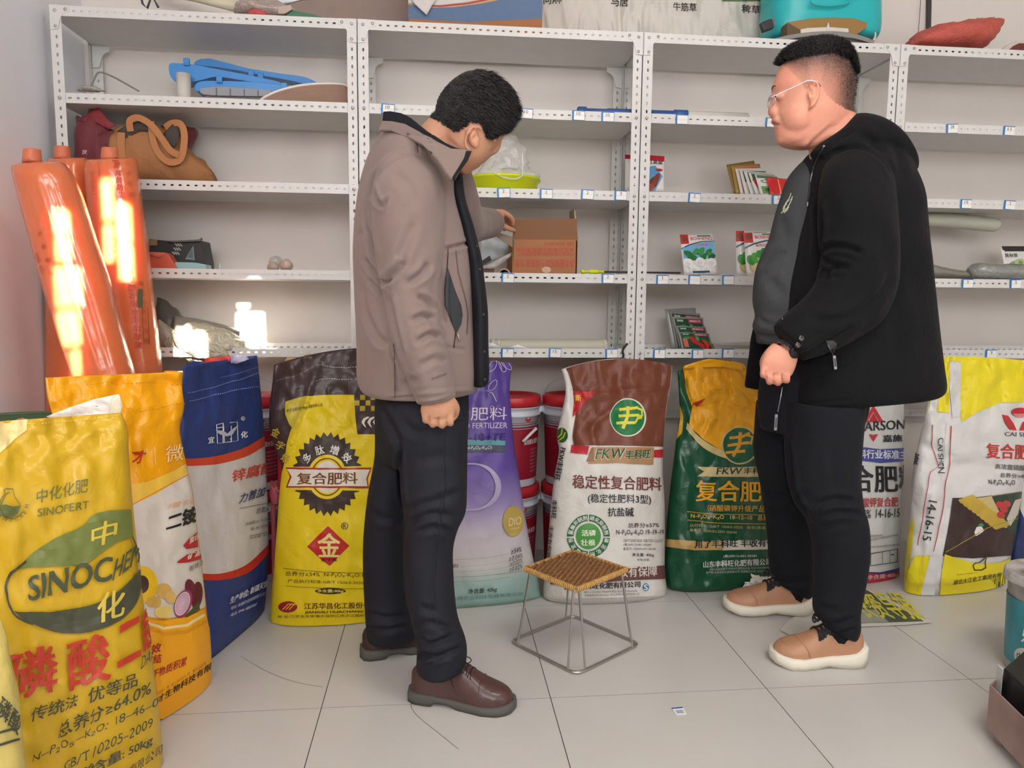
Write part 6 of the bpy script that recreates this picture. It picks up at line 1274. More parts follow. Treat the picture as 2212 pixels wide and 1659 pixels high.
for i, (a, b, c2, d, lab) in enumerate(pep):
    Lr = [] if i < 1 else [(UR(.05, .06, .95, 1), (34, 70, 48)), (UR(.48, .08, .92, .2), (176, 50, 80)), (UT('博辣红牛', .52, .17, .9, .17, .07), (220, 190, 200)), (UT('辣椒', .12, .16, .32, .16, .07), (200, 210, 200)), (UP([(.1, .3), (.3, .25), (.45, .3), (.2, .45)]), (60, 130, 80)), (UP([(.5, .24), (.6, .24), (.62, .5), (.52, .5)]), (80, 150, 90)), (UP([(.65, .25), (.95, .6), (.95, .7), (.7, .35)]), (50, 120, 70))]
    if i == 4: Lr += [(UP([(.3, .3), (.42, .25), (.5, .45), (.72, .75), (.74, 1), (.66, 1), (.56, .8), (.36, .6)]), (190, 36, 40), 9), (UP([(.66, .4), (.8, .5), (.9, .7), (.86, 1), (.78, 1), (.76, .7)]), (206, 50, 36), 9), (UP([(.08, .4), (.22, .4), (.24, .9), (.1, .9)]), (200, 100, 80), 9)]
    if i in (2, 3): Lr += [(UE(.42, .5, .09, .12), (170, 50, 46), 9)]
    packet('pepper seed packet in a silver pouch, %s of five overlapping' % lab, [a, b, c2, d], 2.86-.022*i, 2.89-.022*i, Lr, (150, 150, 146), G_)
e = thing('flat_papers', 'flat grey folded papers lying right of the pepper seed packets', 'paper', base(1580, 755, 2.76, 4)); prism('paper_stack', [(1540, 742), (1558, 748), (1622, 748), (1622, 758), (1545, 758)], 2.74, .12, mat('paper_grey', (150, 146, 136), .5), e, .001); sheet('top_sheet', [(1540, 741), (1580, 740), (1624, 738), (1624, 748), (1560, 749)], 2.76, mat('paper_grey2', (176, 172, 160), .5), e, wob=.003)
# right unit
o = lo('paper_roll', [(1975, 459, 1975, 488, .028), (2000, 460, 2000, 489, .032), (2060, 461, 2060, 493, .032), (2110, 466, 2110, 498, .032), (2150, 471, 2148, 500, .03), (2153, 472, 2152, 492, .03)], 2.86, mat('paper_cream', (196, 196, 178), .6)); tag(o, 'long cream paper roll wedged under the third shelf of the right unit', 'roll')
o = lo('grey_film', [(1950, 560, 1952, 604, .04), (1990, 566, 1992, 604, .05), (2040, 578, 2042, 604, .05), (2100, 588, 2102, 604, .04), (2135, 596, 2136, 604, .02)], 2.78, mat('film_grey', (134, 130, 120), .35, bump=(20, .6)), wob=.005, z0=sh(3)); tag(o, 'grey flattened plastic film on the fourth shelf of the right unit', 'plastic film')
o = lo('clear_packet', [(2092, 580, 2096, 600, .02), (2112, 568, 2116, 604, .05), (2160, 570, 2160, 606, .06), (2210, 572, 2210, 606, .06), (2240, 585, 2240, 604, .02)], 2.74, mat('clear_grey', (170, 174, 166), .12, .7, bump=(34, 1.0, 5, 1.), trans=.4, coat=1), n=32, wob=.006, z0=sh(3)); tag(o, 'crinkled clear plastic bag lying in front of the okra seed packet', 'bag')
packet('black topped white seed packet with okra, at the right edge', [(2160, 532), (2226, 532), (2236, 604), (2176, 604)], 2.86, 2.89, [(UR(.05, .0, 1, .12), (52, 50, 52)), (UR(.1, .12, 1, .16), (52, 50, 52)), (UT('黄秋葵', .08, .34, .5, .34, .12), (60, 60, 60)), (UE(.35, .55, .3, .1, -.3), (130, 160, 110)), (UE(.55, .5, .2, .12), (170, 190, 140)), (UE(.55, .5, .08, .06), (120, 150, 70)), (UR(.74, .16, .86, .34), (60, 60, 62))], grp=G_)

# ------------------------------------------------------------------ on top of the shelving
e = thing('cardboard_box', 'blue and brown cardboard box with swoosh, on top of the second unit', 'box', base(1027, 60, 2.82, 0)); Yb = 2.76
za, zb = sh(0), sh(0)+.28; xa, xb = at(882, 55, Yb)[0], at(1171, 58, Yb)[0]
v, f = box_geo(xa, xb, Yb, Yb+.22, za, zb); bev(mob('box_body', v, f, m_kr, e), .003)
flatprint('printed_front', [(PL([(882, 6), (1171, -16), (1171, 40), (1010, 48), (882, 40)]), (84, 108, 140)), (PL([(882, -30), (1120, -30), (1090, -2), (1040, 8), (980, 16), (930, 17), (882, 10)]), (190, 150, 110), 3), (PL([(882, -30), (1090, -30), (1060, -6), (1010, 4), (960, 10), (930, 12), (882, 6)]), (202, 198, 196), 4),
    (band([(900, 10), (950, 14), (1010, 8), (1060, -2), (1100, -16)], 3), (160, 40, 50), 5)], Yb, e)
m_w = mat('paper_white', (230, 232, 236), .5)
o = sheet('hanging_paper', [(884, -20), (940, -20), (942, 0), (932, 14), (922, 33), (905, 18), (890, 2)], 2.745, mat('paper_warm', (206, 200, 196), .6), None, wob=.003); tag(o, 'white pointed paper tag hanging over the blue and brown box', 'paper')
# banner with weed names
e = thing('cloth_banner', 'off-white cloth banner with black weed names behind the top shelf', 'banner', at(1410, 60, 3.0))
def S(u, w):
    Y = 2.985+.016*vnoise(np.column_stack([u/24, w/70, u*0+2]))+.010*vnoise(np.column_stack([u/11, w/40, u*0+7]))
    r = VF[None]+VR[None]*((u-W/2)/CF)[:, None]-VU[None]*((w-H/2)/CF)[:, None]
    return VC+r*(Y/r[:, 1])[:, None], np.tile([0, -1., 0], (len(u), 1))
m_ban = mat('banner_cloth', (214, 208, 198), .6, bump=(16, .4), var=(4, .12)); gx, gy = np.arange(1100, 1760, 5), np.arange(-80, 120, 8)
bb = (1100, -80, 1682, 112)
o = press('cloth', [(RECT(*bb), m_ban)], S, gx, gy, e, wloc(e), 0, 0); 
press('printed_text', [(TX('苘麻', 1173, 10, 1213, 8, 26, 0, .015), ink((50, 46, 44))), (TX('马唐', 1320, 14, 1356, 15, 24, 0, .015), ink((50, 46, 44))), (TX('牛筋草', 1454, 23, 1504, 26, 18, 0, .015), ink((50, 46, 44))), (TX('稗草', 1602, 28, 1641, 31, 18, 0, .015), ink((50, 46, 44))), (RECT(1560, -60, 1650, 3), ink((90, 110, 70))), (RECT(1430, -60, 1520, -6), ink((90, 110, 70)))], S, gx, gy, e, wloc(e), .0015, .0003)
# teal knapsack sprayer
e = thing('knapsack_sprayer', 'teal knapsack sprayer tank standing on the third shelving unit', 'sprayer', base(1770, 90, 2.84, 0)); m_tl = mat('teal_plastic', (40, 176, 180), .3, .5, bump=(6, .1)); Y_ = 2.84
g = loft_geo([sec(1668, 92, 1876, 94, Y_, .10, p=.6), sec(1656, 84, 1884, 86, Y_, .115, p=.6), sec(1654, 60, 1886, 62, Y_, .12, p=.55), (at(1654, 20, Y_), at(1885, 22, Y_), .12, .12, .55), (at(1656, 4, Y_), at(1884, 6, Y_), .122, .12, .55), (at(1656, -20, Y_), at(1880, -20, Y_), .118, .12, .55), (at(1668, -120, Y_), at(1872, -120, Y_), .11, .12, .55)], 48, 5); mob('tank', g[0], g[1], m_tl, e, True)
prism('recess', [(1700, 48), (1752, 39), (1800, 37), (1846, 39), (1874, 48), (1872, 60), (1850, 76), (1705, 76)], 2.712, .06, mat('recess_ochre', (146, 112, 60), .5), e, .003)
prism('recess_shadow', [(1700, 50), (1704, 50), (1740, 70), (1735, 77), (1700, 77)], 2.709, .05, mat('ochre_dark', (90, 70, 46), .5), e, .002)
prism('white_fin', [(1784, 66), (1790, 47), (1794, 66)], 2.704, .012, m_pvc, e, .001); prism('white_disc', [(1730, 63), (1744, 60), (1790, 58), (1820, 60), (1833, 61), (1834, 70), (1730, 74)], 2.705, .03, m_pvc, e, .002)
prism('base_arch', [tuple(p) for p in cr([(1666, 85), (1700, 76), (1740, 70), (1780, 67), (1820, 68), (1860, 76), (1889, 88)], 4)]+[tuple(p) for p in cr([(1889, 96), (1850, 84), (1800, 78), (1760, 77), (1720, 82), (1690, 89), (1668, 93)], 4)], 2.70, .10, mat('base_grey', (132, 128, 124), .5), e, .002)
prism('base_plate', [(1672, 92), (1720, 82), (1780, 77), (1850, 84), (1886, 93), (1886, 104), (1672, 97)], 2.712, .20, mat('base_dark', (84, 80, 76), .6), e, .002)
c = at(1656, 56, 2.73); v, f = obox_geo(c, (.020, 0, .008), (0, .012, 0), (-.006, 0, .016)); bev(mob('latch', v, f, mat('latch_black', (40, 42, 44), .4), e), .004); v, f = obox_geo(c+np.array([.018, -.004, .012]), (.006, 0, 0), (0, .006, 0), (0, 0, .008)); mob('latch_button', v, f, mat('latch_red', (150, 60, 50), .4), e)
v, f = tube_geo(cr([at(x, y, 2.70) for x, y in ((1752, 0), (1758, 8), (1790, 12), (1826, 8), (1836, 0), (1838, -10))], 4), .004, 8); mob('molded_rib', v, f, m_tl, e, True)
lo('white_hose', [(1886, 66, 1890, 66, .004), (1889, 76, 1893, 76, .004), (1884, 88, 1890, 88, .004)], 2.75, m_pvc, e)
o = lo('white_bottle', [(1882, -20, 1900, -20, .03), (1882, 0, 1902, 0, .03), (1884, 22, 1901, 24, .03), (1886, 38, 1896, 39, .02)], 2.93, mat('bottle_white', (206, 210, 200), .4)); tag(o, 'white bottle with green marks half hidden behind the teal sprayer', 'bottle')
# red mesh sack
e = thing('mesh_sack', 'coral red woven mesh sack with frayed end on top of the right unit', 'sack', base(2050, 100, 2.80, 0)); m_mesh = mat('coral_mesh', (204, 96, 82), .6, bump=(200, .6, 2), var=(60, .25))
lo('sack_body', [(1958, 100, 1962, 106, .03), (1975, 78, 1980, 112, .08), (2010, 60, 2015, 114, .11), (2060, 52, 2065, 114, .12), (2105, 44, 2112, 110, .09), (2140, 42, 2136, 84, .05), (2162, 42, 2158, 60, .02)], 2.82, m_mesh, e, n=36, k=8, wob=.012, ws=18, z0=sh(0))
g = []
for i in range(34):
    a = at(2108+random.random()*54, 42+random.random()*6, 2.80); d = np.array([random.uniform(-.01, .03), random.uniform(-.01, .01), random.uniform(.0, .012)]); g.append(tube_geo([a, a+d*.5+np.array([0, 0, random.uniform(-.004, .004)]), a+d], .0009, 4))
v, f = join_geo(g); o = mob('frayed_threads', v, f, m_mesh, e, True); o['kind'] = 'stuff'
e = thing('picture_frame', 'corner of a dark red framed board at the right edge on top', 'board', base(2200, 105, 2.80, 0)); prism('frame_edge', [(2160, 110), (2178, 96), (2196, 88), (2240, 90), (2240, 120), (2160, 118)], 2.76, .012, mat('frame_cream', (206, 190, 180), .5), e, .001); prism('board', [(2178, 110), (2190, 99), (2202, 93), (2240, 95), (2240, 118), (2178, 118)], 2.755, .010, mat('board_maroon', (110, 50, 48), .5), e, .001)
# poster and cord on the wall, right
e = thing('wall_poster', 'plain pale wall board with dark vertical edge above the right unit', 'poster', at(2100, 80, 3.03)); prism('board', [(2014, -80), (2400, -80), (2400, 140), (2010, 140)], 3.026, .008, mat('board_pale', (220, 214, 206), .5), e, .001); prism('dark_edge', [(2007, -80), (2014, -80), (2010, 140), (2003, 140)], 3.02, .014, mat('edge_dark', (60, 58, 60), .5), e, .001)
o = tube('thin_cord', [at(x, y, 3.02) for x, y in ((1986, -60), (1989, 0), (1986, 40), (1983, 80), (1984, 110))], .0012, mat('cord_dark', (80, 78, 84), .6)); tag(o, 'thin dark cord hanging on the wall left of the wall board', 'cord')
# top left : rolled paper, plastic wrapped bundle, green tray, brown sheet
o = tube('paper_tube', [at(x, y, Y) for x, y, Y in ((330, -24, 2.93), (420, -8, 2.88), (515, 16, 2.83))], .018, mat('paper_cream2', (214, 204, 178), .5), seg=20); tag(o, 'cream paper tube slanting on top of the left unit', 'tube')
e = thing('wrapped_bundle', 'paper and red cloth bundle in clear plastic on top of the left unit', 'bundle', base(570, 30, 2.82, 0))
lo('bundle_body', [(505, 20, 507, 34, .02), (530, 4, 532, 38, .05), (565, 3, 568, 40, .05), (600, 4, 604, 40, .04), (626, 16, 628, 36, .02), (634, 20, 634, 28, .01)], 2.80, mat('wrapped_grey', (170, 152, 142), .25, .6, bump=(40, 1.0, 5, 1.4), coat=.6), e, n=30, k=6, wob=.010, z0=sh(0)+.001)
lo('red_cloth', [(535, 24, 538, 38, .01), (555, 20, 560, 40, .02), (575, 26, 578, 40, .01)], 2.745, mat('red_cloth', (190, 80, 80), .6, bump=(50, .6)), e, wob=.004)
prism('tube_end', [(600, 14), (628, 10), (632, 20), (614, 30), (600, 30)], 2.76, .03, mat('cardboard_pale', (190, 170, 156), .6), e, .002)
o = prism('green_tray', [(618, 32), (634, 22), (680, 32), (706, 40), (706, 52), (618, 46)], 2.76, .06, mat('green_plastic_tray', (60, 120, 90), .5)); tag(o, 'flat green plastic tray beside the plastic wrapped bundle', 'tray')
o = sheet('brown_poster', [(615, 14), (650, -2), (690, -40), (980, -40), (980, 62), (776, 56), (700, 44), (640, 34), (625, 28)], 2.99, mat('poster_brown', (146, 128, 118), .6, bump=(8, .2), var=(3, .3, (170, 130, 120))), None, wob=.008); tag(o, 'greyish brown sheet propped against the wall behind the box', 'poster')
o = sheet('white_sheet', [(500, -40), (640, -40), (690, -20), (650, 0), (620, 7), (560, 4), (520, -4)], 2.985, mat('paper_white', (230, 232, 236), .5), None, wob=.006); tag(o, 'white paper sheet edge above the wrapped bundle', 'paper')
o = tube('dark_bracket', [at(x, y, 2.72) for x, y in ((302, -20), (308, 8), (318, 18), (328, -10), (342, 16))], .004, mat('bracket_dark', (60, 62, 70), .5)); tag(o, 'bent dark wire bracket on top of the left unit', 'bracket')
# ------------------------------------------------------------------ people
from mathutils.bvhtree import BVHTree
def bvh_of(*obs):
    V = []; F = []; n = 0
    for o in obs:
        w = np.array(wloc(o)); m = o.data; c = np.empty(len(m.vertices)*3); m.vertices.foreach_get('co', c); V += (c.reshape(-1, 3)+w).tolist(); F += [[i+n for i in p.vertices] for p in m.polygons]; n = len(V)
    return BVHTree.FromPolygons(V, F)
def decal(name, layers, bvh, parent, off=.0026, g=6, Yd=2.0):
    """patches cut from flat shapes and laid onto a garment or skin"""
    allv = np.concatenate([np.asarray(L[0][0])[:, :2] for L in layers if len(L[0][0])]); lo_, hi = allv.min(0), allv.max(0)
    def S(u, w):
        P = np.zeros((len(u), 3)); N = np.zeros((len(u), 3)); 
        for i, (a, b) in enumerate(zip(u, w)):
            r = ray(a, b); r = r/np.linalg.norm(r); h = bvh.ray_cast(Vector(VC), Vector(r))
            P[i] = h[0] if h[0] is not None else VC+r*(Yd/r[1]); N[i] = h[1] if h[0] is not None else -r
            if N[i] @ r > 0: N[i] = -N[i]
            N[i] = N[i]*.4-r*.6
        return P, N
    return press(name, [((np.asarray(L[0][0]), L[0][1]), ink(L[1], .6) if isinstance(L[1], tuple) else L[1])+tuple(L[2:]) for L in layers], S, np.arange(lo_[0], hi[0], g), np.arange(lo_[1], hi[1], g), parent, wloc(parent), off, .0003)
def limb(pts, rad, k=4, seg=14):
    """rounded tapering chain: pts (x px, y px, Y m)"""
    P = cr([at(*p) for p in pts], k); r = cr([[x] for x in rad], k)[:, 0]
    t0 = (P[0]-P[1])/np.linalg.norm(P[0]-P[1]); t1 = (P[-1]-P[-2])/np.linalg.norm(P[-1]-P[-2]); A = []; R = []
    for a in (80, 55, 28): A.append(P[0]+t0*r[0]*math.sin(math.radians(a))); R.append(r[0]*math.cos(math.radians(a)))
    A += list(P); R += list(r)
    for a in (28, 55, 80): A.append(P[-1]+t1*r[-1]*math.sin(math.radians(a))); R.append(r[-1]*math.cos(math.radians(a)))
    return tube_geo(A, R, seg)
def LS(*S, n=30, k=5): return loft_geo([sec(*s) for s in S], n, k)
def pball(x, y, Y, rx, ry, rz, rot=0):
    c, s_ = math.cos(rot), math.sin(rot); return ball_geo(at(x, y, Y), (rx, ry, rz), 18, rot=np.array([[c, 0, s_], [0, 1, 0], [-s_, 0, c]]))
def skinmat(name, col, col2):
    m = mat(name, col, .5, .4, bump=(160, .12, 3), var=(14, .4, col2), sss=.12); return m
def hair(body, name, zone, comb, col, parent, n, wid=.0011, capoff=.006, seed=1, capmin=.95, lift=.5):
    m = body.data; nv = len(m.vertices); co = np.empty(nv*3); m.vertices.foreach_get('co', co); co = co.reshape(-1, 3)+np.array(wloc(body)); no = np.empty(nv*3); m.vertex_normals.foreach_get('vector', no); no = no.reshape(-1, 3)
    P = px(co); L, D = zone(P[:, 0], P[:, 1], co); mh = mat(name+'_m', col, .42, .5, bump=(300, .6, 2)); rg = np.random.default_rng(seed)
    cap = D >= capmin
    if cap.any():
        idx = -np.ones(nv, int); F = []
        q = np.empty(len(m.polygons)*4, int)
        for p in m.polygons:
            vs = p.vertices[:]
            if all(cap[i] for i in vs): F.append(vs)
        use = sorted(set(i for f in F for i in f)); 
        for a, b in enumerate(use): idx[b] = a
        use = np.array(use); V = co[use]+no[use]*(capoff*np.clip(L[use]/.015, .3, 1.3)*(1+.5*vnoise(co[use]*60)))[:, None]; mob('hair_cap', V, [tuple(idx[i] for i in f) for f in F], mh, parent, True)
    pr = np.where(D > 0, D, 0)*(co[:, 2] > co[:, 2].max()-.33); pr = pr/pr.sum(); ch = rg.choice(nv, n, p=pr)
    r = co[ch]+rg.normal(0, .0012, (n, 3)); nn = no[ch]; ln = L[ch]*(.7+.5*rg.random(n)); cb = comb(r, P[ch]); 
    d = cb+nn*(lift+.25*rg.random(n))[:, None]+rg.normal(0, .16, (n, 3)); d /= np.linalg.norm(d, axis=1)[:, None]
    r = r+nn*(np.minimum(capoff*.7, ln*.3))[:, None]
    side = np.cross(d, nn+rg.normal(0, .3, (n, 3))); side /= np.linalg.norm(side, axis=1)[:, None]; w = (wid*np.clip(ln/.012, .3, 1.2))[:, None]
    mid = r+d*(ln*.55)[:, None]; tip = r+d*(ln*.95)[:, None]+cb*(ln*.22)[:, None]-nn*(ln*.12)[:, None]
    V = np.stack([r-side*w, r+side*w, mid+side*w*.8, mid-side*w*.8, tip], 1).reshape(-1, 3); F = []
    for i in range(n): b = 5*i; F += [(b, b+1, b+2, b+3), (b+3, b+2, b+4)]
    o = mob('hair_strands', V, F, mh, parent, False); o['kind'] = 'stuff'; return o
def shoe(parent, Hp, Tp, kind, mu, ms, ml, wid=.05, tilt=0, mirror=1):
    """kind: 'dress' or 'sneaker'. Hp heel back, Tp toe tip on the floor"""
    Hp, Tp = np.asarray(Hp, float), np.asarray(Tp, float); L = np.linalg.norm((Tp-Hp)[:2]); D = (Tp-Hp)/np.linalg.norm(Tp-Hp); Z = np.array([0, 0, 1.]); S_ = np.cross(Z, D)
    W_ = lambda x, y, z: Hp+D*x+S_*y+Z*z
    def half(t):   # outline half width along the shoe
        return wid*np.interp(t, [0, .02, .08, .2, .38, .55, .72, .85, .94, .98, 1], [.02, .42, .66, .72, .64, .78, .98, .92, .62, .38, .04])
    ts = np.r_[0, .008, .02, .04, np.linspace(.07, .93, 30), .955, .975, .99, 1]
    if kind == 'dress':
        st = lambda t: .030 if t < .3 else .026-.004*math.sin(PI*min(1, (t-.3)/.7)); sb = lambda t: 0 if t < .27 else (.010 if t < .40 else max(0, .010-.10*(t-.40))) + .008*max(0, (t-.9)/.1)**2
        e_ = .006; top = lambda t: np.interp(t, [0, .03, .1, .22, .36, .48, .60, .72, .84, .92, .97, 1], [.070, .086, .094, .098, .108, .114, .094, .074, .062, .056, .046, .030])
        bul = .004
    else:
        st = lambda t: np.interp(t, [0, .05, .15, .35, .5, .7, .9, 1], [.062, .060, .044, .036, .034, .032, .034, .040]); sb = lambda t: np.interp(t, [0, .05, .12, .36, .46, .56, .85, 1], [.014, .004, 0, .002, .008, 0, 0, .012])+.0015*(math.sin(t*90) > 0)
        e_ = .009; top = lambda t: np.interp(t, [0, .03, .1, .2, .30, .40, .5, .65, .8, .92, .97, 1], [.085, .100, .108, .110, .122, .118, .102, .082, .070, .062, .052, .040])
        bul = .006
    def ring(t, z, ex):
        h = half(t)+ex; return [W_(t*L, h, z), W_(t*L, -h, z)]
    # sole
    V = []; F = []; n = len(ts)
    for i, t in enumerate(ts):
        ex = e_; tt = t*1.0; xs = (t-.5)*2*e_*1.0
        zb, zt = sb(t), st(t); h = half(t)+e_*(1 if .01 < t < .99 else .3)
        for y, z in ((h*.96, zb), (h*1.02, zb+(zt-zb)*.45), (h, zt-.003), (h-.003, zt), (-h+.003, zt), (-h, zt-.003), (-h*1.02, zb+(zt-zb)*.45), (-h*.96, zb)): V.append(W_(t*L+xs, y, z))
        if i: F += [((i-1)*8+k, i*8+k, i*8+(k+1) % 8, (i-1)*8+(k+1) % 8) for k in range(8)]
    F += [tuple(range(8)), tuple((n-1)*8+k for k in range(8))[::-1]]
    so_ = mob('sole', V, F, ms, parent, True)
    # upper
    V = []; F = []; m = 17
    for i, t in enumerate(ts):
        tp = top(t); z0 = st(t)-.004; h = half(t)-.001 if .01 < t < .99 else half(t)*.6
        for j in range(m):
            a = PI*j/(m-1); p = .62 if t > .5 else .8
            y = math.copysign(abs(math.cos(a))**p, math.cos(a)); z = abs(math.sin(a))**(.75 if t > .5 else .62)
            nar = 1-(.30*z if t < .5 else .12*z)
            V.append(W_(t*L*.985+.002, y*(h+bul*math.sin(PI*z)*.4)*nar, z0+(tp-z0)*z))
        if i: F += [((i-1)*m+k, i*m+k, i*m+k+1, (i-1)*m+k+1) for k in range(m-1)]
    up = mob('upper', V, F, mu, parent, True)
    def onup(t, a, o):
        tp = top(t); z0 = st(t)-.004; h = half(t)-.001; p = .62 if t > .5 else .8
        y = math.copysign(abs(math.cos(a))**p, math.cos(a)); z = abs(math.sin(a))**(.75 if t > .5 else .62); nar = 1-(.30*z if t < .5 else .12*z)
        return W_(t*L*.985+.002, y*(h+bul*math.sin(PI*z)*.4+o)*nar, z0+(tp-z0)*z+o*z)
    # laces
    g = []; k = 7 if kind == 'sneaker' else 4
    for q in range(k):
        t = (.27 if kind == 'sneaker' else .47)+q*(.042 if kind == 'sneaker' else .042); r = .0036 if kind == 'sneaker' else .0013; w_ = .30 if kind == 'sneaker' else .20
        for s in (-1, 1):
            P = [onup(t+.03*(u-.5)*s, PI*(.5+(u-.5)*2*w_*(.9+.1*(q % 2))), .0025 if kind == 'sneaker' else .0008) for u in np.linspace(0, 1, 11)]; g.append(tube_geo(P, r, 6))
    if kind == 'sneaker':
        for q in range(5):
            c = W_(.36*L+.012*q, .008*(q % 3-1), top(.3)+.008+.004*(q % 2)); g.append(tube_geo([c+.014*(math.cos(a)*D*(1 if q % 2 else .5)+math.sin(a)*S_*.8)+Z*.006*math.sin(2*a+q) for a in np.linspace(0, 2*PI, 13)[:-1]], .003, 6, True))
        g.append(tube_geo([W_(.16*L, s_*wid*.45, .112+.012*math.sin(a*1.)) for s_, a in ((-1, 0), (-.9, 1.5), (0, 2), (.9, 1.5), (1, 0))], .004, 6))
    else:
        c = W_(.50*L, -.004, top(.48)+.002); g.append(tube_geo([c+D*(.012+.014*math.cos(a))+S_*.004*math.sin(a)+Z*(.005+.007*math.sin(a)) for a in np.linspace(0, 2*PI, 17)[:-1]], .0014, 6, True))
    v, f = join_geo(g); lc = mob('laces', v, f, ml, parent, True)
    if kind == 'sneaker':
        # toe cap and heel counter seams as raised piping
        for t0 in (.74, .90): 
            P = [W_(t0*L-.02*abs(math.cos(a))**2, math.copysign(abs(math.cos(a))**.62, math.cos(a))*(half(t0)+.002)*(1-.12*math.sin(a)), st(t0)+(top(t0)-st(t0))*abs(math.sin(a))**.75+.0006) for a in np.linspace(.1, PI-.1, 16)]; tube('seam', P, .0012, mu, parent, 5)
    else:
        P = [W_(.50*L-.03*u, mirror*-(half(.45)*(.98-.25*u)), st(.5)+(top(.45)-st(.45))*(.05+.75*u)) for u in np.linspace(0, 1, 8)]; tube('seam', P, .0010, ml, parent, 5)
        P = [W_(.70*L, math.copysign(abs(math.cos(a))**.62, math.cos(a))*(half(.70)+.0015)*(1-.12*math.sin(a)), st(.70)+(top(.70)-st(.70))*abs(math.sin(a))**.75+.0003) for a in np.linspace(.5, PI-.5, 14)]; tube('crease', P, .0009, mu, parent, 5)
    return up

# =================================================================== man in the brown jacket
sk1 = skinmat('skin_a', (196, 146, 116), (178, 112, 92)); jk = mat('jacket_taupe', (134, 116, 109), .82, .25, bump=(22, .25, 5), var=(700, .12), sheen=.15)
jkd = mat('jacket_black', (28, 29, 34), .75, .25, bump=(30, .2)); tr1 = mat('trousers_charcoal', (31, 32, 39), .7, .3, bump=(26, .25, 4), var=(5, .15))
A = thing('person', 'man in a taupe padded jacket and dark trousers, head bowed, reaching into the shelf', 'person', (.0, 1.95, 0))
HY = 1.86
head1 = LS((985, 366, 1006, 379, HY, .025), (968, 340, 1034, 360, HY, .052), (958, 315, 1058, 340, HY, .066), (950, 290, 1078, 312, HY, .073), (946, 265, 1096, 284, HY, .078), (943, 240, 1106, 257, HY, .079), (948, 216, 1108, 232, HY, .077), (964, 192, 1101, 206, HY, .070), (990, 170, 1083, 181, HY, .055), (1018, 159, 1056, 164, HY, .028), n=36)
nose1 = LS((1070, 300, 1084, 303, HY+.0, .008), (1062, 312, 1082, 318, HY, .012), (1056, 322, 1076, 328, HY, .014), (1050, 330, 1066, 336, HY, .010), n=16)
lip1 = LS((1026, 350, 1040, 356, HY, .014), (1018, 356, 1032, 364, HY, .014), n=14, k=3)
ear = [pball(1022, 297, HY-.077, .0135, .006, .026, -.35), limb([(1040, 283, HY-.080), (1033, 274, HY-.086), (1019, 276, HY-.090), (1009, 290, HY-.090), (1005, 306, HY-.086), (1008, 318, HY-.082), (1014, 324, HY-.078)], [.003, .0036, .004, .004, .004, .005, .005], seg=10), limb([(1032, 286, HY-.080), (1022, 290, HY-.084), (1018, 302, HY-.083)], [.002, .0028, .0028], seg=8)]
neck1 = LS((880, 318, 960, 352, 1.90, .075), (898, 288, 972, 340, 1.88, .064), (920, 262, 990, 325, 1.87, .058), (945, 240, 1010, 305, HY, .056), n=26)
tors1 = LS((850, 300, 990, 345, 1.93, .11), (810, 360, 990, 400, 1.94, .15), (795, 450, 985, 460, 1.94, .15), (800, 600, 1000, 600, 1.94, .14), (805, 750, 1010, 750, 1.95, .14), (840, 860, 990, 860, 1.95, .11), (860, 920, 980, 920, 1.95, .08), n=26, k=3)
arms1 = [limb([(900, 350, 1.84), (880, 420, 1.80), (878, 560, 1.79), (890, 660, 1.77), (915, 770, 1.75), (940, 850, 1.74), (944, 872, 1.74)], [.05, .05, .042, .04, .034, .026, .026]),
         limb([(960, 380, 2.04), (978, 440, 2.12), (994, 476, 2.24), (1030, 482, 2.50), (1060, 474, 2.66), (1072, 471, 2.69)], [.05, .045, .042, .036, .027, .025])]
legs1 = [limb([(920, 880, 1.90), (935, 1000, 1.88), (935, 1130, 1.87), (928, 1280, 1.86), (940, 1430, 1.87), (946, 1476, 1.882)], [.08, .07, .055, .045, .034, .024]), limb([(872, 880, 2.0), (858, 1000, 2.02), (842, 1130, 2.06), (840, 1280, 2.10), (848, 1382, 2.155)], [.06, .052, .046, .038, .022]),
         limb([(944, 1482, 1.882), (1000, 1508, 1.86), (1050, 1524, 1.84)], [.022, .018, .014]), limb([(845, 1388, 2.165), (880, 1396, 2.18)], [.02, .018])]
hY = 1.735
hand1 = [LS((912, 866, 982, 856, 1.74, .024), (908, 885, 984, 878, 1.735, .022), (911, 902, 983, 897, hY, .018), n=22, k=3)]
for (x, yb, r), kx in zip(((919, 908, .0085), (935, 917, .0092), (955, 919, .0092), (973, 914, .0088)), (919, 935, 954, 972)):
    hand1.append(limb([(kx, 893, hY-.002), (x, yb-8, hY-.006), (x, yb, hY-.002), (x+1, yb-2, hY+.016), (x+2, yb-14, hY+.026)], [r*1.05, r, r*.95, r*.9, r*.8], seg=12))
hand1.append(limb([(978, 870, hY+.005), (985, 884, hY+.016), (980, 900, hY+.028), (970, 908, hY+.032)], [.012, .0105, .0095, .008], seg=12))
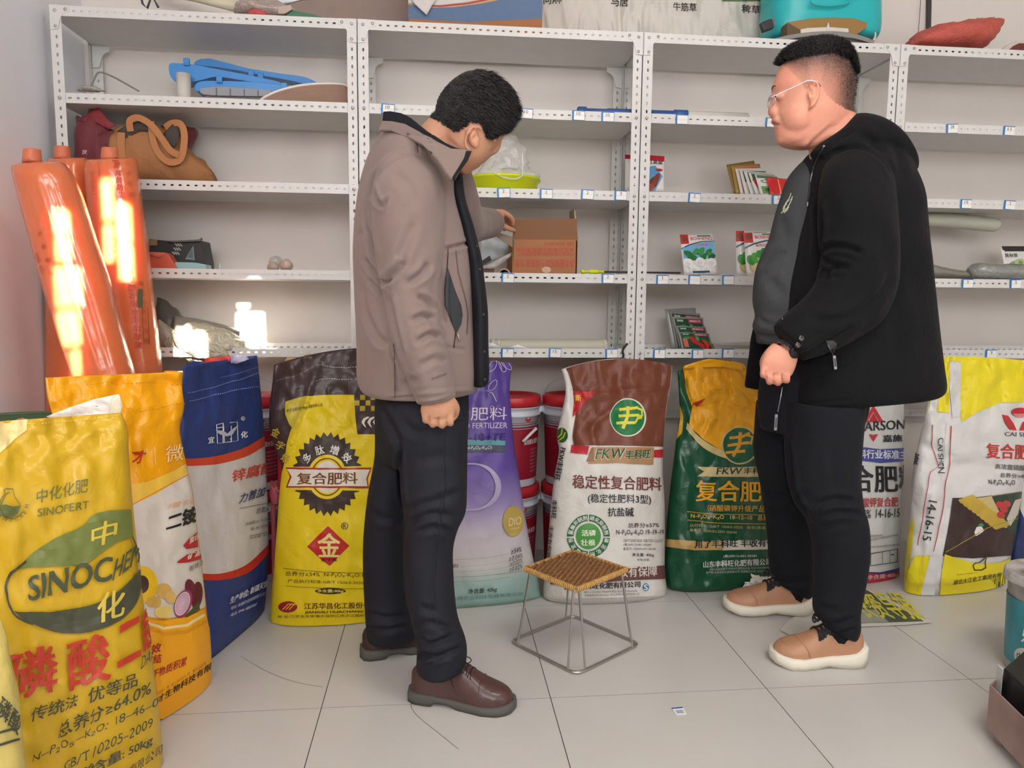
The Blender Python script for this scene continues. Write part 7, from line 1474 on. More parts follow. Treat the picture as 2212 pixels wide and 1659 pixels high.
h2 = [LS((1062, 454, 1064, 491, 2.69, .022), (1076, 451, 1078, 494, 2.69, .020), (1088, 458, 1088, 486, 2.69, .016), n=20, k=3),
      limb([(1082, 457, 2.685), (1096, 463, 2.68), (1107, 474, 2.69), (1108, 484, 2.70)], [.0105, .0098, .0088, .008], seg=12), limb([(1082, 462, 2.70), (1094, 468, 2.71), (1104, 480, 2.722), (1104, 490, 2.73)], [.010, .0092, .0085, .0075], seg=12),
      limb([(1078, 468, 2.715), (1088, 474, 2.73), (1098, 484, 2.74), (1098, 494, 2.742)], [.010, .009, .0085, .0075], seg=12), limb([(1072, 472, 2.72), (1080, 480, 2.735), (1088, 490, 2.742), (1089, 496, 2.742)], [.009, .008, .0075, .007], seg=12),
      limb([(1074, 484, 2.68), (1088, 489, 2.675), (1100, 494, 2.685), (1111, 498, 2.70)], [.013, .011, .0095, .0078], seg=12)]
body1 = fuse('body', [head1, nose1, lip1, neck1, tors1]+ear+arms1+legs1+hand1+h2, .0036, sk1, A, 5,
             creases([([(927, 898), (927, 915)], 1.6, .004), ([(946, 898), (946, 918)], 1.6, .004), ([(965, 896), (965, 916)], 1.6, .004), ([(1030, 290), (1024, 302)], 4, .004), ([(1098, 484), (1090, 480)], 2, .004), ([(1066, 322), (1056, 330)], 3, .002), ([(965, 300), (985, 318), (1000, 330)], 5, .002)]))
v, f = pball(1064, 300, HY-.036, .009, .009, .009); mob('eye', v, f, mat('eye_white', (226, 220, 212), .2), A, True); v, f = pball(1064, 300, HY+.036, .009, .009, .009); mob('eye', v, f, mat('eye_white', (226, 220, 212), .2), A, True)
bv = bvh_of(body1)
for k in range(4):
    x, y = ((919, 912), (936, 921), (955, 923), (973, 918))[k]
def zone1(x, y, c):
    line = np.interp(x, [900, 932, 950, 981, 1000, 1014, 1038, 1051, 1064, 1092, 1106, 1130], [246, 254, 264, 284, 276, 262, 268, 302, 296, 284, 262, 250])
    hd = (y < line) & (c[:, 2] > 1.3) & (x > 905); edge = np.clip((line-y)/26, 0, 1)
    L = np.where(hd, .008+.020*edge*np.clip((x-930)/110, .25, 1), 0); D = np.where(hd, 1, 0.); return L, D
def comb1(r, P):
    a = np.clip((P[:, 0]-1000)/80, -1, 1); return np.column_stack([.75+0*a, -.15+0*a, -.35-.35*a])
hair(body1, 'black_hair', zone1, comb1, (26, 24, 25), A, 16000, capoff=.003, seed=3, lift=.12, wid=.0009)
# jacket
torso = LS((842, 276, 985, 335, 1.90, .09), (822, 292, 985, 350, 1.92, .135), (803, 322, 985, 380, 1.93, .155), (786, 365, 990, 415, 1.94, .17), (773, 420, 998, 450, 1.94, .175), (765, 490, 1012, 498, 1.94, .175), (763, 560, 1026, 560, 1.94, .17), (766, 640, 1034, 640, 1.94, .172), (769, 700, 1037, 700, 1.94, .175), (771, 770, 1038, 770, 1.94, .178), (771, 812, 1040, 812, 1.94, .178), (780, 842, 1034, 836, 1.94, .174), (798, 853, 1022, 846, 1.94, .165), n=44)
sleeve = LS((846, 322, 915, 342, 1.86, .055), (824, 350, 948, 372, 1.81, .078), (806, 395, 960, 418, 1.785, .084), (802, 455, 961, 468, 1.775, .084), (808, 530, 958, 525, 1.77, .082), (820, 600, 950, 600, 1.77, .080), (832, 660, 948, 662, 1.765, .078), (843, 720, 956, 716, 1.76, .076), (861, 775, 968, 765, 1.755, .072), (879, 820, 979, 810, 1.75, .066), (896, 862, 984, 848, 1.745, .058), (901, 874, 984, 859, 1.745, .052), n=36)
sleeve2 = limb([(950, 380, 2.04), (975, 440, 2.12), (992, 476, 2.22), (1012, 484, 2.38), (1036, 483, 2.54), (1058, 482, 2.63), (1063, 481, 2.645)], [.085, .080, .072, .063, .057, .052, .046], 5, 28)
cr1 = [([(885, 335), (844, 350), (807, 389), (793, 428), (787, 470), (798, 520), (806, 560)], 5, .010), ([(786, 560), (800, 580), (815, 597)], 5, .009), ([(815, 597), (828, 613), (840, 608)], 4, .010), ([(872, 565), (850, 590), (830, 612)], 7, .009), ([(800, 606), (816, 622), (826, 640)], 5, .006),
       ([(880, 612), (912, 592), (926, 570)], 7, .008), ([(905, 640), (925, 650), (945, 672)], 6, .007), ([(892, 692), (915, 682), (938, 690)], 6, .008), ([(902, 738), (930, 722), (955, 730)], 6, .009), ([(910, 790), (940, 775), (965, 782)], 7, .005), ([(838, 640), (850, 700), (866, 770)], 6, .006), ([(804, 402), (812, 428), (822, 440)], 5, .007), ([(812, 436), (826, 446), (836, 432)], 4, .006),
       ([(780, 612), (790, 680), (820, 730), (842, 740)], 8, .007), ([(847, 735), (852, 800), (853, 856)], 3, .006), ([(860, 560), (880, 520), (895, 480)], 10, .005), ([(900, 440), (880, 400), (850, 380)], 10, .004), ([(899, 296), (902, 330)], 3, .004), ([(960, 538), (985, 532), (1022, 522)], 4, .007), ([(772, 500), (790, 505)], 10, .003), ([(960, 750), (1005, 756)], 4, .003), ([(898, 868), (940, 864), (984, 850)], 3, -.003), ([(870, 830), (900, 822)], 8, .005), ([(956, 590), (954, 650), (958, 700)], 5, .008), ([(830, 860), (900, 852), (1020, 842)], 4, -.003)]
jacket = fuse('jacket', [torso, sleeve, sleeve2], .0052, jk, A, 7, creases([(a, b*1.05, c*1.35) for a, b, c in cr1], noise=.009, nscale=9))
inner = LS((968, 350, 996, 360, 1.94, .03), (965, 372, 1000, 382, 1.94, .06), (970, 420, 1006, 432, 1.94, .09), (985, 480, 1024, 493, 1.95, .11), (1000, 555, 1040, 560, 1.95, .12), (1005, 610, 1046, 606, 1.95, .125), (1010, 672, 1053, 672, 1.95, .13), (1010, 740, 1054, 740, 1.95, .13), (1010, 800, 1056, 800, 1.95, .13), (1010, 828, 1053, 828, 1.95, .12), n=24)
plk = fuse('placket', [inner], .006, jkd, A, 4)
for y, x in ((532, 1030), (582, 1036), (680, 1044), (760, 1046), (820, 1047)):
    h = bvh_of(plk).ray_cast(Vector(VC), Vector(ray(x, y)))
    if h[0] is not None: v, f = ball_geo(h[0], .0042, 10); mob('snap_button', v, f, mat('snap_dark', (60, 60, 64), .35, metal=.5), A, True)
bj = bvh_of(jacket)
YC = lambda x, y: 1.750-.0009*max(0, y-295)+.0007*abs(x-930)
collar = sheet('collar', [(828, 262), (850, 263), (875, 268), (903, 283), (940, 308), (972, 324), (1015, 327), (1010, 345), (1000, 360), (985, 385), (975, 388), (962, 372), (945, 345), (915, 315), (880, 296), (845, 283), (820, 284)], YC, jk, A, th=.010, step=8)
sheet('collar_lining', [(830, 242), (845, 241), (868, 245), (886, 254), (908, 272), (935, 294), (962, 312), (985, 322), (1000, 326), (972, 328), (938, 313), (900, 290), (872, 274), (845, 268), (828, 266)], lambda x, y: YC(x, y)+.008, jkd, A, th=.008, step=8)
sheet('collar_edge', [(1006, 328), (1018, 328), (1010, 348), (992, 372), (982, 388), (976, 384), (990, 362), (1002, 342)], lambda x, y: YC(x, y)-.006, jkd, A, th=.006, step=8)
decal('pocket', [(PL([(966, 575), (964, 600), (961, 640), (963, 662), (973, 690), (982, 706), (985, 718), (988, 716), (996, 700), (999, 680), (996, 660), (984, 630), (974, 600)]), (52, 55, 58)), (band([(968, 538), (966, 575), (961, 625), (962, 660), (975, 695), (984, 716), (980, 752)], 1.8), (40, 36, 36)), (band([(984, 540), (990, 590), (1004, 640), (1011, 680), (1008, 722)], 1.2), (84, 72, 68)),
                 (band([(899, 297), (902, 330)], 1.6), (70, 60, 60)), (band([(851, 742), (853, 858)], 1.6), (78, 66, 62)), (TX('BOSIDENG', 932, 821, 963, 810, 5, 1, .0), (60, 50, 48))], bj, A)
h = bj.ray_cast(Vector(VC), Vector(ray(986, 722)))[0]
if h is not None:
    h = np.array(h); tube('zipper_pull', [h+np.array([0, -.003, .006]), h+np.array([.004, -.006, -.004]), h+np.array([.008, -.006, -.018])], .0022, mat('zip_metal', (170, 160, 150), .3, metal=.8), A)
hips = LS((812, 835, 1012, 835, 1.95, .13), (809, 890, 1013, 890, 1.95, .145), (812, 950, 1010, 950, 1.95, .14), (830, 1000, 1000, 1000, 1.95, .10), n=36)
legA = LS((852, 900, 1012, 900, 1.90, .10), (862, 980, 1010, 985, 1.885, .098), (865, 1060, 1009, 1055, 1.875, .092), (871, 1105, 1006, 1105, 1.87, .086), (873, 1135, 990, 1140, 1.87, .080), (871, 1175, 980, 1178, 1.87, .075), (871, 1220, 979, 1220, 1.865, .072), (876, 1290, 983, 1288, 1.86, .072), (887, 1335, 990, 1335, 1.86, .074), (899, 1385, 1006, 1380, 1.855, .076), (900, 1418, 1009, 1412, 1.855, .076), (899, 1445, 1003, 1436, 1.855, .072), (906, 1452, 985, 1447, 1.855, .066), n=34)
legB = LS((809, 900, 900, 900, 1.99, .10), (809, 985, 892, 985, 2.01, .095), (794, 1070, 882, 1070, 2.04, .09), (785, 1158, 878, 1158, 2.07, .082), (784, 1230, 882, 1230, 2.09, .076), (787, 1300, 886, 1300, 2.10, .072), (790, 1350, 900, 1345, 2.11, .074), (793, 1378, 902, 1370, 2.12, .07), (803, 1384, 895, 1376, 2.12, .06), n=32)
cr2 = [([(863, 964), (867, 1060), (873, 1100)], 5, .012), ([(956, 930), (958, 1060), (946, 1140), (938, 1220), (936, 1300), (942, 1350)], 2.5, -.005), ([(875, 1100), (920, 1090), (1000, 1060)], 9, .006), ([(880, 1130), (930, 1110), (985, 1118)], 8, .007), ([(900, 1150), (940, 1140), (978, 1150)], 7, .006), ([(820, 880), (850, 930), (862, 960)], 8, .006), ([(870, 910), (900, 935), (930, 930)], 9, .005), ([(905, 1378), (930, 1392), (985, 1370)], 6, .009), ([(900, 1408), (940, 1420), (1000, 1398)], 6, .010), ([(920, 1440), (950, 1425), (980, 1420)], 5, .006), ([(895, 1350), (930, 1345), (980, 1362)], 7, .006), ([(905, 1310), (940, 1322)], 8, .005),
       ([(795, 1100), (830, 1120), (865, 1110)], 9, .006), ([(790, 1320), (830, 1335), (880, 1330)], 7, .007), ([(792, 1355), (830, 1362), (880, 1350)], 6, .006), ([(900, 1000), (950, 985), (1000, 995)], 12, .004)]
trs = fuse('trousers', [hips, legA, legB], .005, tr1, A, 6, creases(cr2, noise=.004, nscale=10))
m_shb = mat('shoe_brown', (84, 56, 52), .38, .5, bump=(40, .25, 4), var=(18, .4, (50, 34, 36)), coat=.25); m_sol = mat('sole_grey', (84, 82, 76), .7, bump=(60, .2)); m_lab = mat('lace_dark', (34, 28, 28), .6)
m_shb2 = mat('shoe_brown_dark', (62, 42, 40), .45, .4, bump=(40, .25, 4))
shoe(A, (-.072, 1.893, 0), (.196, 1.806, 0), 'dress', m_shb, m_sol, m_lab, .052)
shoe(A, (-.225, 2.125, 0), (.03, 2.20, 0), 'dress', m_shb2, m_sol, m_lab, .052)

# =================================================================== man in glasses
sk2 = skinmat('skin_b', (222, 158, 132), (206, 122, 104)); ct = mat('coat_black', (19, 19, 21), .9, .2, bump=(90, .25, 4), sheen=.03); sh2 = mat('shirt_grey', (74, 76, 78), .85, .2, bump=(60, .2, 3)); tr2 = mat('trousers_black', (22, 23, 28), .85, .25, bump=(40, .25, 4), sheen=.02)
B = thing('person', 'man in glasses with a long black hooded coat over a grey sweatshirt, facing left', 'person', (1.14, 2.14, 0))
KY = 2.12
head2 = LS((1744, 96, 1788, 93, KY, .030), (1712, 108, 1822, 106, KY, .058), (1695, 128, 1836, 128, KY, .074), (1684, 150, 1841, 150, KY, .080), (1676, 170, 1842, 174, KY, .082), (1670, 186, 1841, 195, KY, .082), (1672, 202, 1839, 212, KY, .081), (1674, 222, 1838, 232, KY, .080), (1675, 240, 1836, 250, KY, .078), (1674, 256, 1832, 266, KY, .074), (1677, 272, 1815, 286, KY, .068), (1677, 288, 1790, 305, KY, .060), (1680, 302, 1765, 318, KY, .050), (1690, 313, 1748, 323, KY, .036), (1705, 318, 1738, 322, KY, .018), n=40)
nose2 = LS((1668, 203, 1678, 206, KY+.004, .009), (1664, 222, 1680, 226, KY+.004, .012), (1659.5, 240, 1682, 243, KY+.004, .017), (1662, 249, 1682, 251, KY+.004, .015), (1670, 254, 1680, 255, KY+.004, .008), n=16)
lipU = LS((1669, 256, 1684, 258, KY+.003, .016), (1667, 262, 1684, 264, KY+.003, .022), (1671, 266, 1684, 267, KY+.003, .020), n=14, k=3); lipL = LS((1674, 273, 1686, 275, KY+.003, .020), (1674, 280, 1686, 282, KY+.003, .021), (1678, 285, 1688, 287, KY+.003, .016), n=14, k=3)
lid = [pball(1684, 208, KY+.002+q*.026, .0125, .0125, .0105) for q in (-1, 1)]; chin2 = pball(1690, 302, KY, .016, .026, .014); cheek = pball(1722, 256, KY-.020, .050, .055, .056)
EY = KY-.080
ear2 = [pball(1758, 201, EY+.002, .0155, .006, .032, .12), limb([(1749, 184, EY-.002), (1752, 176, EY-.008), (1760, 174, EY-.012), (1767, 184, EY-.013), (1769, 200, EY-.012), (1764, 214, EY-.009), (1756, 225, EY-.005), (1750, 232, EY)], [.003, .0036, .004, .0042, .0042, .0045, .006, .0055], seg=10), limb([(1754, 188, EY-.004), (1760, 194, EY-.007), (1760, 206, EY-.006), (1755, 212, EY-.004)], [.002, .003, .003, .002], seg=8), limb([(1749, 202, EY-.003), (1750, 210, EY-.003)], [.004, .004], seg=8)]
neck2 = LS((1752, 318, 1838, 232, KY, .060), (1752, 332, 1850, 262, KY+.005, .066), (1756, 350, 1868, 290, KY+.01, .074), (1764, 375, 1885, 325, KY+.02, .085), n=28)
tors2 = LS((1770, 340, 1900, 330, 2.14, .11), (1750, 400, 1930, 400, 2.14, .14), (1720, 480, 1930, 480, 2.15, .14), (1690, 580, 1940, 580, 2.15, .14), (1670, 680, 1940, 680, 2.15, .14), (1690, 780, 1900, 780, 2.15, .13), (1720, 880, 1860, 880, 2.15, .10), n=26, k=3)
arms2 = [limb([(1850, 384, 2.05), (1848, 450, 1.98), (1850, 560, 1.96), (1850, 620, 1.955), (1790, 690, 1.95), (1725, 735, 1.94), (1706, 752, 1.935)], [.055, .055, .048, .045, .040, .029, .027]), limb([(1820, 360, 2.26), (1800, 480, 2.30), (1790, 600, 2.32), (1740, 690, 2.32), (1700, 760, 2.30)], [.055, .05, .045, .035, .028])]
legs2 = [limb([(1770, 880, 2.06), (1775, 1000, 2.02), (1805, 1130, 2.0), (1812, 1280, 1.99), (1810, 1380, 1.985), (1811, 1402, 1.985)], [.09, .075, .06, .05, .030, .024]), limb([(1710, 880, 2.2), (1705, 1000, 2.25), (1708, 1130, 2.3), (1710, 1274, 2.33), (1712, 1296, 2.33)], [.09, .075, .06, .032, .024]),
         limb([(1810, 1412, 1.985), (1760, 1432, 1.99), (1720, 1438, 1.99)], [.022, .018, .014]), limb([(1714, 1304, 2.33), (1660, 1320, 2.34)], [.022, .016])]
qY = 1.925
hand2 = [LS((1672, 740, 1722, 774, 1.93, .026), (1656, 755, 1721, 781, 1.928, .026), (1646, 776, 1717, 795, qY, .024), (1641, 800, 1710, 812, qY, .018), n=24, k=4)]
for x, yt, yb, r in ((1648, 796, 810, .0088), (1662, 800, 824, .0100), (1680, 802, 826, .0102), (1699, 800, 821, .0100)):
    hand2.append(limb([(x+3, yt, qY-.004), (x, (yt+yb)/2+2, qY-.010), (x, yb, qY-.004), (x+1, yb-1, qY+.018), (x+3, yb-14, qY+.030)], [r*1.05, r, r*.97, r*.9, r*.8], seg=12))
hand2.append(limb([(1662, 762, qY+.012), (1650, 780, qY+.024), (1652, 800, qY+.034), (1664, 812, qY+.038)], [.013, .0115, .010, .0085], seg=12))
h3 = [LS((1690, 752, 1712, 770, 2.30, .022), (1680, 780, 1708, 790, 2.30, .020), (1678, 805, 1704, 812, 2.30, .016), n=18, k=3)]+[limb([(1682+i*6, 806, 2.29+.004*i), (1680+i*6, 826, 2.285+.004*i), (1683+i*6, 838, 2.295)], [.008, .0075, .007], seg=10) for i in range(4)]+[limb([(1690, 775, 2.285), (1678, 795, 2.275), (1674, 812, 2.275)], [.010, .009, .008], seg=10)]
body2 = fuse('body', [head2, nose2, lipU, lipL, chin2, cheek, neck2, tors2]+lid+ear2+arms2+legs2+hand2+h3, .0037, sk2, B, 5,
             creases([([(1654, 800), (1655, 818)], 1.6, .005), ([(1671, 808), (1671, 828)], 1.6, .005), ([(1689, 808), (1690, 826)], 1.6, .006), ([(1750, 196), (1751, 208)], 3, .004), ([(1742, 322), (1765, 300), (1800, 270)], 5, .003), ([(1752, 336), (1775, 312), (1800, 292)], 4, .002), ([(1682, 246), (1684, 256)], 4, .002), ([(1670, 269), (1684, 270)], 2.4, .004), ([(1705, 320), (1730, 318), (1748, 306)], 5, -.003), ([(1752, 232), (1748, 255)], 5, .002)]))
for s in (-1, 1):
    v, f = pball(1681.5, 208, KY+.002+s*.026, .0095, .009, .006); mob('eye', v, f, mat('eye_white', (226, 220, 212), .2), B, True)
    v, f = pball(1676, 208, KY+.002+s*.026, .0035, .004, .004); mob('iris', v, f, mat('eye_dark', (40, 28, 22), .15), B, True)
bv2 = bvh_of(body2)
def stubble(body, zone, m, col):
    me = body.data; n = len(me.vertices); co = np.empty(n*3); me.vertices.foreach_get('co', co); co = co.reshape(-1, 3)+np.array(wloc(body)); P = px(co); _, D = zone(P[:, 0], P[:, 1], co)
    a = me.attributes.new('stubble', 'FLOAT', 'POINT'); a.data.foreach_set('value', D.astype(np.float32))
    nt = m.node_tree; at_ = nt.nodes.new('ShaderNodeAttribute'); at_.attribute_name = 'stubble'; b = nt.nodes['Principled BSDF']; src = b.inputs['Base Color'].links[0].from_socket
    tc = nt.nodes.new('ShaderNodeTexCoord'); no = nt.nodes.new('ShaderNodeTexNoise'); no.inputs['Scale'].default_value = 420; no.inputs['Detail'].default_value = 2; nt.links.new(tc.outputs['Object'], no.inputs['Vector'])
    m1 = nt.nodes.new('ShaderNodeMath'); m1.operation = 'MULTIPLY_ADD'; m1.inputs[1].default_value = .9; m1.inputs[2].default_value = .42; nt.links.new(no.outputs['Fac'], m1.inputs[0])
    m2 = nt.nodes.new('ShaderNodeMath'); m2.operation = 'MULTIPLY'; m2.use_clamp = True; nt.links.new(m1.outputs[0], m2.inputs[0]); nt.links.new(at_.outputs['Fac'], m2.inputs[1])
    mx = nt.nodes.new('ShaderNodeMix'); mx.data_type = 'RGBA'; nt.links.new(m2.outputs[0], mx.inputs['Factor']); nt.links.new(src, mx.inputs['A']); mx.inputs['B'].default_value = s2l(col); nt.links.new(mx.outputs['Result'], b.inputs['Base Color'])
decal('eyebrow', [(PL([(1666, 191), (1669, 186), (1674, 184), (1677, 186), (1671, 188), (1668, 193)]), (84, 58, 50))], bv2, B, .001, 4, KY)
decal('lips', [(PL([(1669, 260.5), (1672, 260.5), (1677, 264), (1682, 268.5), (1676, 267.5), (1670, 266)]), (190, 104, 94)), (PL([(1677, 274), (1680, 272.5), (1683, 271.5), (1681, 277), (1678, 279.5)]), (194, 112, 100)), (PL([(1673, 268.5), (1676, 269), (1680, 270), (1676, 271), (1671, 271)]), (206, 190, 180), 5)], bv2, B, .001, 4, KY)
def long_line(x): return np.interp(x, [1660, 1684, 1700, 1745, 1800, 1835, 1850], [140, 144, 133, 122, 116, 130, 165])
def low_line(x): return np.interp(x, [1680, 1700, 1712, 1728, 1740, 1746, 1752, 1770, 1785, 1805, 1825, 1850], [138, 146, 158, 175, 192, 190, 172, 176, 205, 222, 234, 244])
def zone2(x, y, c):
    up = y < long_line(x); mid = (~up) & (y < low_line(x)) & (x > 1680); t = np.clip((low_line(x)-y)/np.maximum(low_line(x)-long_line(x), 8), 0, 1); bk = np.clip((x-1790)/40, 0, 1)
    hd = c[:, 2] > 1.45
    L = np.where(up, .015+.008*np.clip((1740-x)/60, 0, 1), np.where(mid, .0016+.0035*t+.003*bk, 0)); D = np.where(up, 1, np.where(mid, .15+.6*np.maximum(t**1.5, bk*.85), 0.))*hd; return L*hd, D
def comb2(r, P):
    a = np.clip((1760-P[:, 0])/80, -1, 1); top_ = (P[:, 1] < long_line(P[:, 0])+6)[:, None]; return np.where(top_, np.column_stack([-.55*np.abs(a)-.1+.3*(a < 0), 0*a, .55-.35*np.abs(a)]), np.column_stack([.15+0*a, 0*a, -.5+0*a]))
stubble(body2, lambda x, y, c: (0, np.clip(zone2(x, y, c)[1]*1.35+.05*(zone2(x, y, c)[1] > 0), 0, 1)), sk2, (52, 46, 44)); stubble(body1, zone1, sk1, (30, 26, 26))
zone3 = lambda x, y, c: (lambda r: (r[0], np.where(r[1] >= .99, 1, r[1]*.45)))(zone2(x, y, c))
hair(body2, 'dark_hair', zone3, comb2, (30, 27, 28), B, 22000, wid=.0006, capoff=.004, seed=5, capmin=.99, lift=.45)
# glasses
m_gl = mat('glasses_silver', (206, 206, 214), .2, .6, metal=.9); gl = []
tube('glasses_temple', cr([at(1662, 210, KY-.062), at(1668, 209, KY-.070), at(1700, 195, KY-.080), at(1730, 181, KY-.084), at(1747, 174, KY-.088), at(1766, 178, KY-.094), at(1773, 186, KY-.086)], 4), .0016, m_gl, B)
tube('glasses_temple', cr([at(1662, 210, KY+.068), at(1700, 197, KY+.084), at(1745, 178, KY+.090)], 3), .0016, m_gl, B)
for s in (-1, 1):
    cc = np.array(at(1665, 220, KY+.003+s*.036)); ring_ = [cc+np.array([.006*abs(math.sin(a))*0+.004*s*s*abs(math.cos(a))-.002, .025*math.cos(a), .0165*math.sin(a)]) for a in np.linspace(0, 2*PI, 25)[:-1]]
    tube('glasses_rim', ring_, .0009, m_gl, B, 6, closed=True); v = np.array(ring_+[p+np.array([.001, 0, 0]) for p in ring_]); mob('lens', v, [tuple(range(24)), tuple(range(24, 48))[::-1]], mat('lens_glass', (250, 250, 250), .03, .6, trans=1, alpha=.35, ior=1.1), B)
tube('glasses_bridge', [at(1662, 214, KY-.010), at(1660, 212, KY+.003), at(1662, 214, KY+.018)], .0009, m_gl, B)
# shirt
SY = 2.19
shirt = fuse('sweatshirt', [LS((1752, 334, 1800, 352, SY, .05), (1728, 356, 1830, 372, SY, .09), (1708, 384, 1850, 396, SY, .12), (1694, 425, 1860, 430, SY, .13), (1680, 470, 1870, 475, SY, .135), (1668, 515, 1870, 515, SY, .135), (1650, 552, 1870, 552, SY, .135), (1638, 585, 1870, 585, SY, .135), (1633, 622, 1870, 622, SY, .137), (1632, 655, 1870, 655, SY, .137), (1637, 683, 1870, 684, SY, .135), (1631, 706, 1870, 710, SY, .137), (1639, 722, 1860, 726, SY, .13), (1640, 743, 1850, 748, SY, .13), n=40)], .0055, sh2, B, 5,
             creases([([(1640, 575), (1665, 555), (1700, 545)], 8, .007), ([(1640, 690), (1660, 700), (1685, 702)], 6, .006), ([(1634, 720), (1655, 727), (1680, 728)], 4, .006), ([(1690, 470), (1700, 520)], 12, .004), ([(1660, 600), (1690, 640)], 12, .005)], noise=.005, nscale=9))
bs = bvh_of(shirt)
decal('chest_logo', [(band(cr([(1709, 417), (1705, 428), (1697, 440), (1695, 452), (1700, 450), (1708, 436), (1712, 424)], 4), 2.0), (214, 216, 190)), (band(cr([(1700, 440), (1694, 446), (1693, 455), (1698, 456), (1704, 446)], 4), 3.0), (214, 216, 190)), (band([(1688, 461), (1692, 456), (1694, 460), (1698, 454)], 2.4), (214, 216, 190)), (band(cr([(1698, 440), (1706, 432), (1712, 432)], 4), 1.4), (200, 204, 180))], bs, B, .001, 5, SY)
# coat
CY = 2.13
coat_t = LS((1790, 300, 1905, 300, 2.13, .07, .09, .8), (1766, 325, 1928, 335, 2.13, .12, .14, .7), (1748, 360, 1943, 385, CY, .16, .18, .66), (1739, 420, 1951, 430, CY, .185, .2, .64), (1724, 480, 1955, 480, CY, .19, .2, .62), (1709, 540, 1963, 545, CY, .19, .2, .62), (1697, 600, 1972, 610, CY, .19, .2, .62), (1688, 660, 1979, 670, CY, .192, .2, .62), (1684, 720, 1987, 735, CY, .196, .2, .64), (1684, 780, 1994, 785, CY, .20, .2, .66), (1685, 830, 1999, 822, CY, .205, .2, .68), (1684, 862, 1996, 838, CY, .205, .2, .7), (1686, 872, 1985, 846, CY, .195, .19, .7), n=56)
coat_s = LS((1812, 318, 1905, 335, 2.06, .06), (1782, 370, 1920, 385, 2.0, .085), (1774, 440, 1928, 450, 1.965, .09), (1774, 510, 1934, 540, 1.955, .09), (1778, 560, 1930, 620, 1.95, .088), (1768, 606, 1900, 690, 1.945, .085), (1738, 646, 1848, 730, 1.94, .078), (1706, 672, 1795, 758, 1.935, .070), (1680, 696, 1742, 776, 1.93, .060), (1674, 706, 1732, 780, 1.93, .054), n=36)
coat_s2 = LS((1800, 330, 1890, 345, 2.24, .07), (1770, 420, 1880, 440, 2.30, .08), (1760, 540, 1860, 560, 2.33, .08), (1730, 640, 1830, 680, 2.33, .07), (1690, 700, 1770, 745, 2.32, .06), n=24)
coat_f = LS((1727, 352, 1765, 366, 2.28, .03), (1702, 398, 1760, 405, 2.32, .04), (1690, 480, 1750, 485, 2.33, .04), (1668, 600, 1730, 600, 2.34, .04), (1628, 708, 1700, 712, 2.33, .04), (1618, 770, 1700, 775, 2.33, .04), (1609, 832, 1700, 838, 2.33, .04), (1612, 838, 1690, 846, 2.33, .03), n=24)
hood = LS((1752, 330, 1768, 345, 2.09, .03), (1775, 306, 1802, 342, 2.08, .055), (1806, 278, 1846, 345, 2.09, .08), (1836, 249, 1888, 352, 2.11, .105), (1866, 248, 1918, 368, 2.12, .12), (1895, 263, 1938, 385, 2.13, .125), (1921, 294, 1948, 390, 2.13, .115), (1945, 325, 1955, 389, 2.13, .09), (1962, 352, 1960, 376, 2.13, .05), n=32)
cr3 = [([(1774, 546), (1795, 532), (1830, 534), (1860, 545)], 6, .012), ([(1783, 562), (1800, 572), (1835, 578)], 6, .010), ([(1782, 600), (1790, 584), (1812, 578)], 6, .011), ([(1774, 580), (1770, 560), (1775, 545)], 6, .008), ([(1770, 440), (1772, 500), (1768, 560)], 6, .012), ([(1750, 690), (1820, 690), (1880, 660), (1925, 600)], 9, .008), ([(1720, 775), (1770, 750), (1840, 700)], 8, .010), ([(1745, 800), (1775, 806), (1830, 792), (1850, 770)], 7, .006), ([(1780, 760), (1812, 770)], 5, .006), ([(1700, 876), (1760, 870), (1850, 862)], 3, .004), ([(1800, 330), (1850, 318), (1905, 345), (1930, 380)], 5, .010), ([(1850, 285), (1880, 300), (1905, 340)], 9, .006), ([(1776, 330), (1810, 300), (1846, 280)], 5, .007), ([(1932, 312), (1945, 350), (1944, 385)], 9, .005), ([(1790, 420), (1800, 480)], 14, .004), ([(1900, 500), (1930, 640), (1940, 780)], 16, .005), ([(1720, 820), (1780, 830)], 14, .004)]
coat = fuse('coat', [coat_t, coat_s, coat_s2, coat_f, hood], .006, ct, B, 7, creases(cr3, noise=.007, nscale=8))
bc = bvh_of(coat)
m_zip = mat('zip_silver', (150, 150, 156), .3, metal=.8)
def cord(name, pts, r, m, bv_, parent, off=.003):
    P = []
    for x, y in cr(pts, 4):
        rr = ray(x, y); h = bv_.ray_cast(Vector(VC), Vector(rr))[0]
        if h is not None: P.append(np.array(h)-rr/np.linalg.norm(rr)*off)
    if len(P) > 2: return tube(name, P, r, m, parent, 6)
cord('zipper', [(1757, 360), (1750, 395), (1742, 434), (1727, 480), (1715, 520), (1703, 570), (1694, 620), (1690, 670), (1690, 690)], .0016, m_zip, bc, B)
cord('drawstring', [(1779, 318), (1762, 350), (1752, 380), (1748, 410), (1744, 445)], .0022, mat('cord_black', (40, 40, 42), .6), bc, B, .004)
cord('drawstring_tip', [(1745, 436), (1744, 447)], .003, m_zip, bc, B, .006)
h = bc.ray_cast(Vector(VC), Vector(ray(1778, 317)))[0]
if h is not None: v, f = ball_geo(np.array(h)-np.array([0, .004, 0]), .004, 10); mob('eyelet', v, f, m_zip, B, True)
decal('pocket_slit', [(PL([(1783, 735), (1800, 736), (1808, 742), (1804, 760), (1798, 764)]), (56, 54, 52)), (band([(1788, 745), (1796, 760), (1802, 772)], 2), (90, 90, 92))], bc, B, .002, 6, CY)
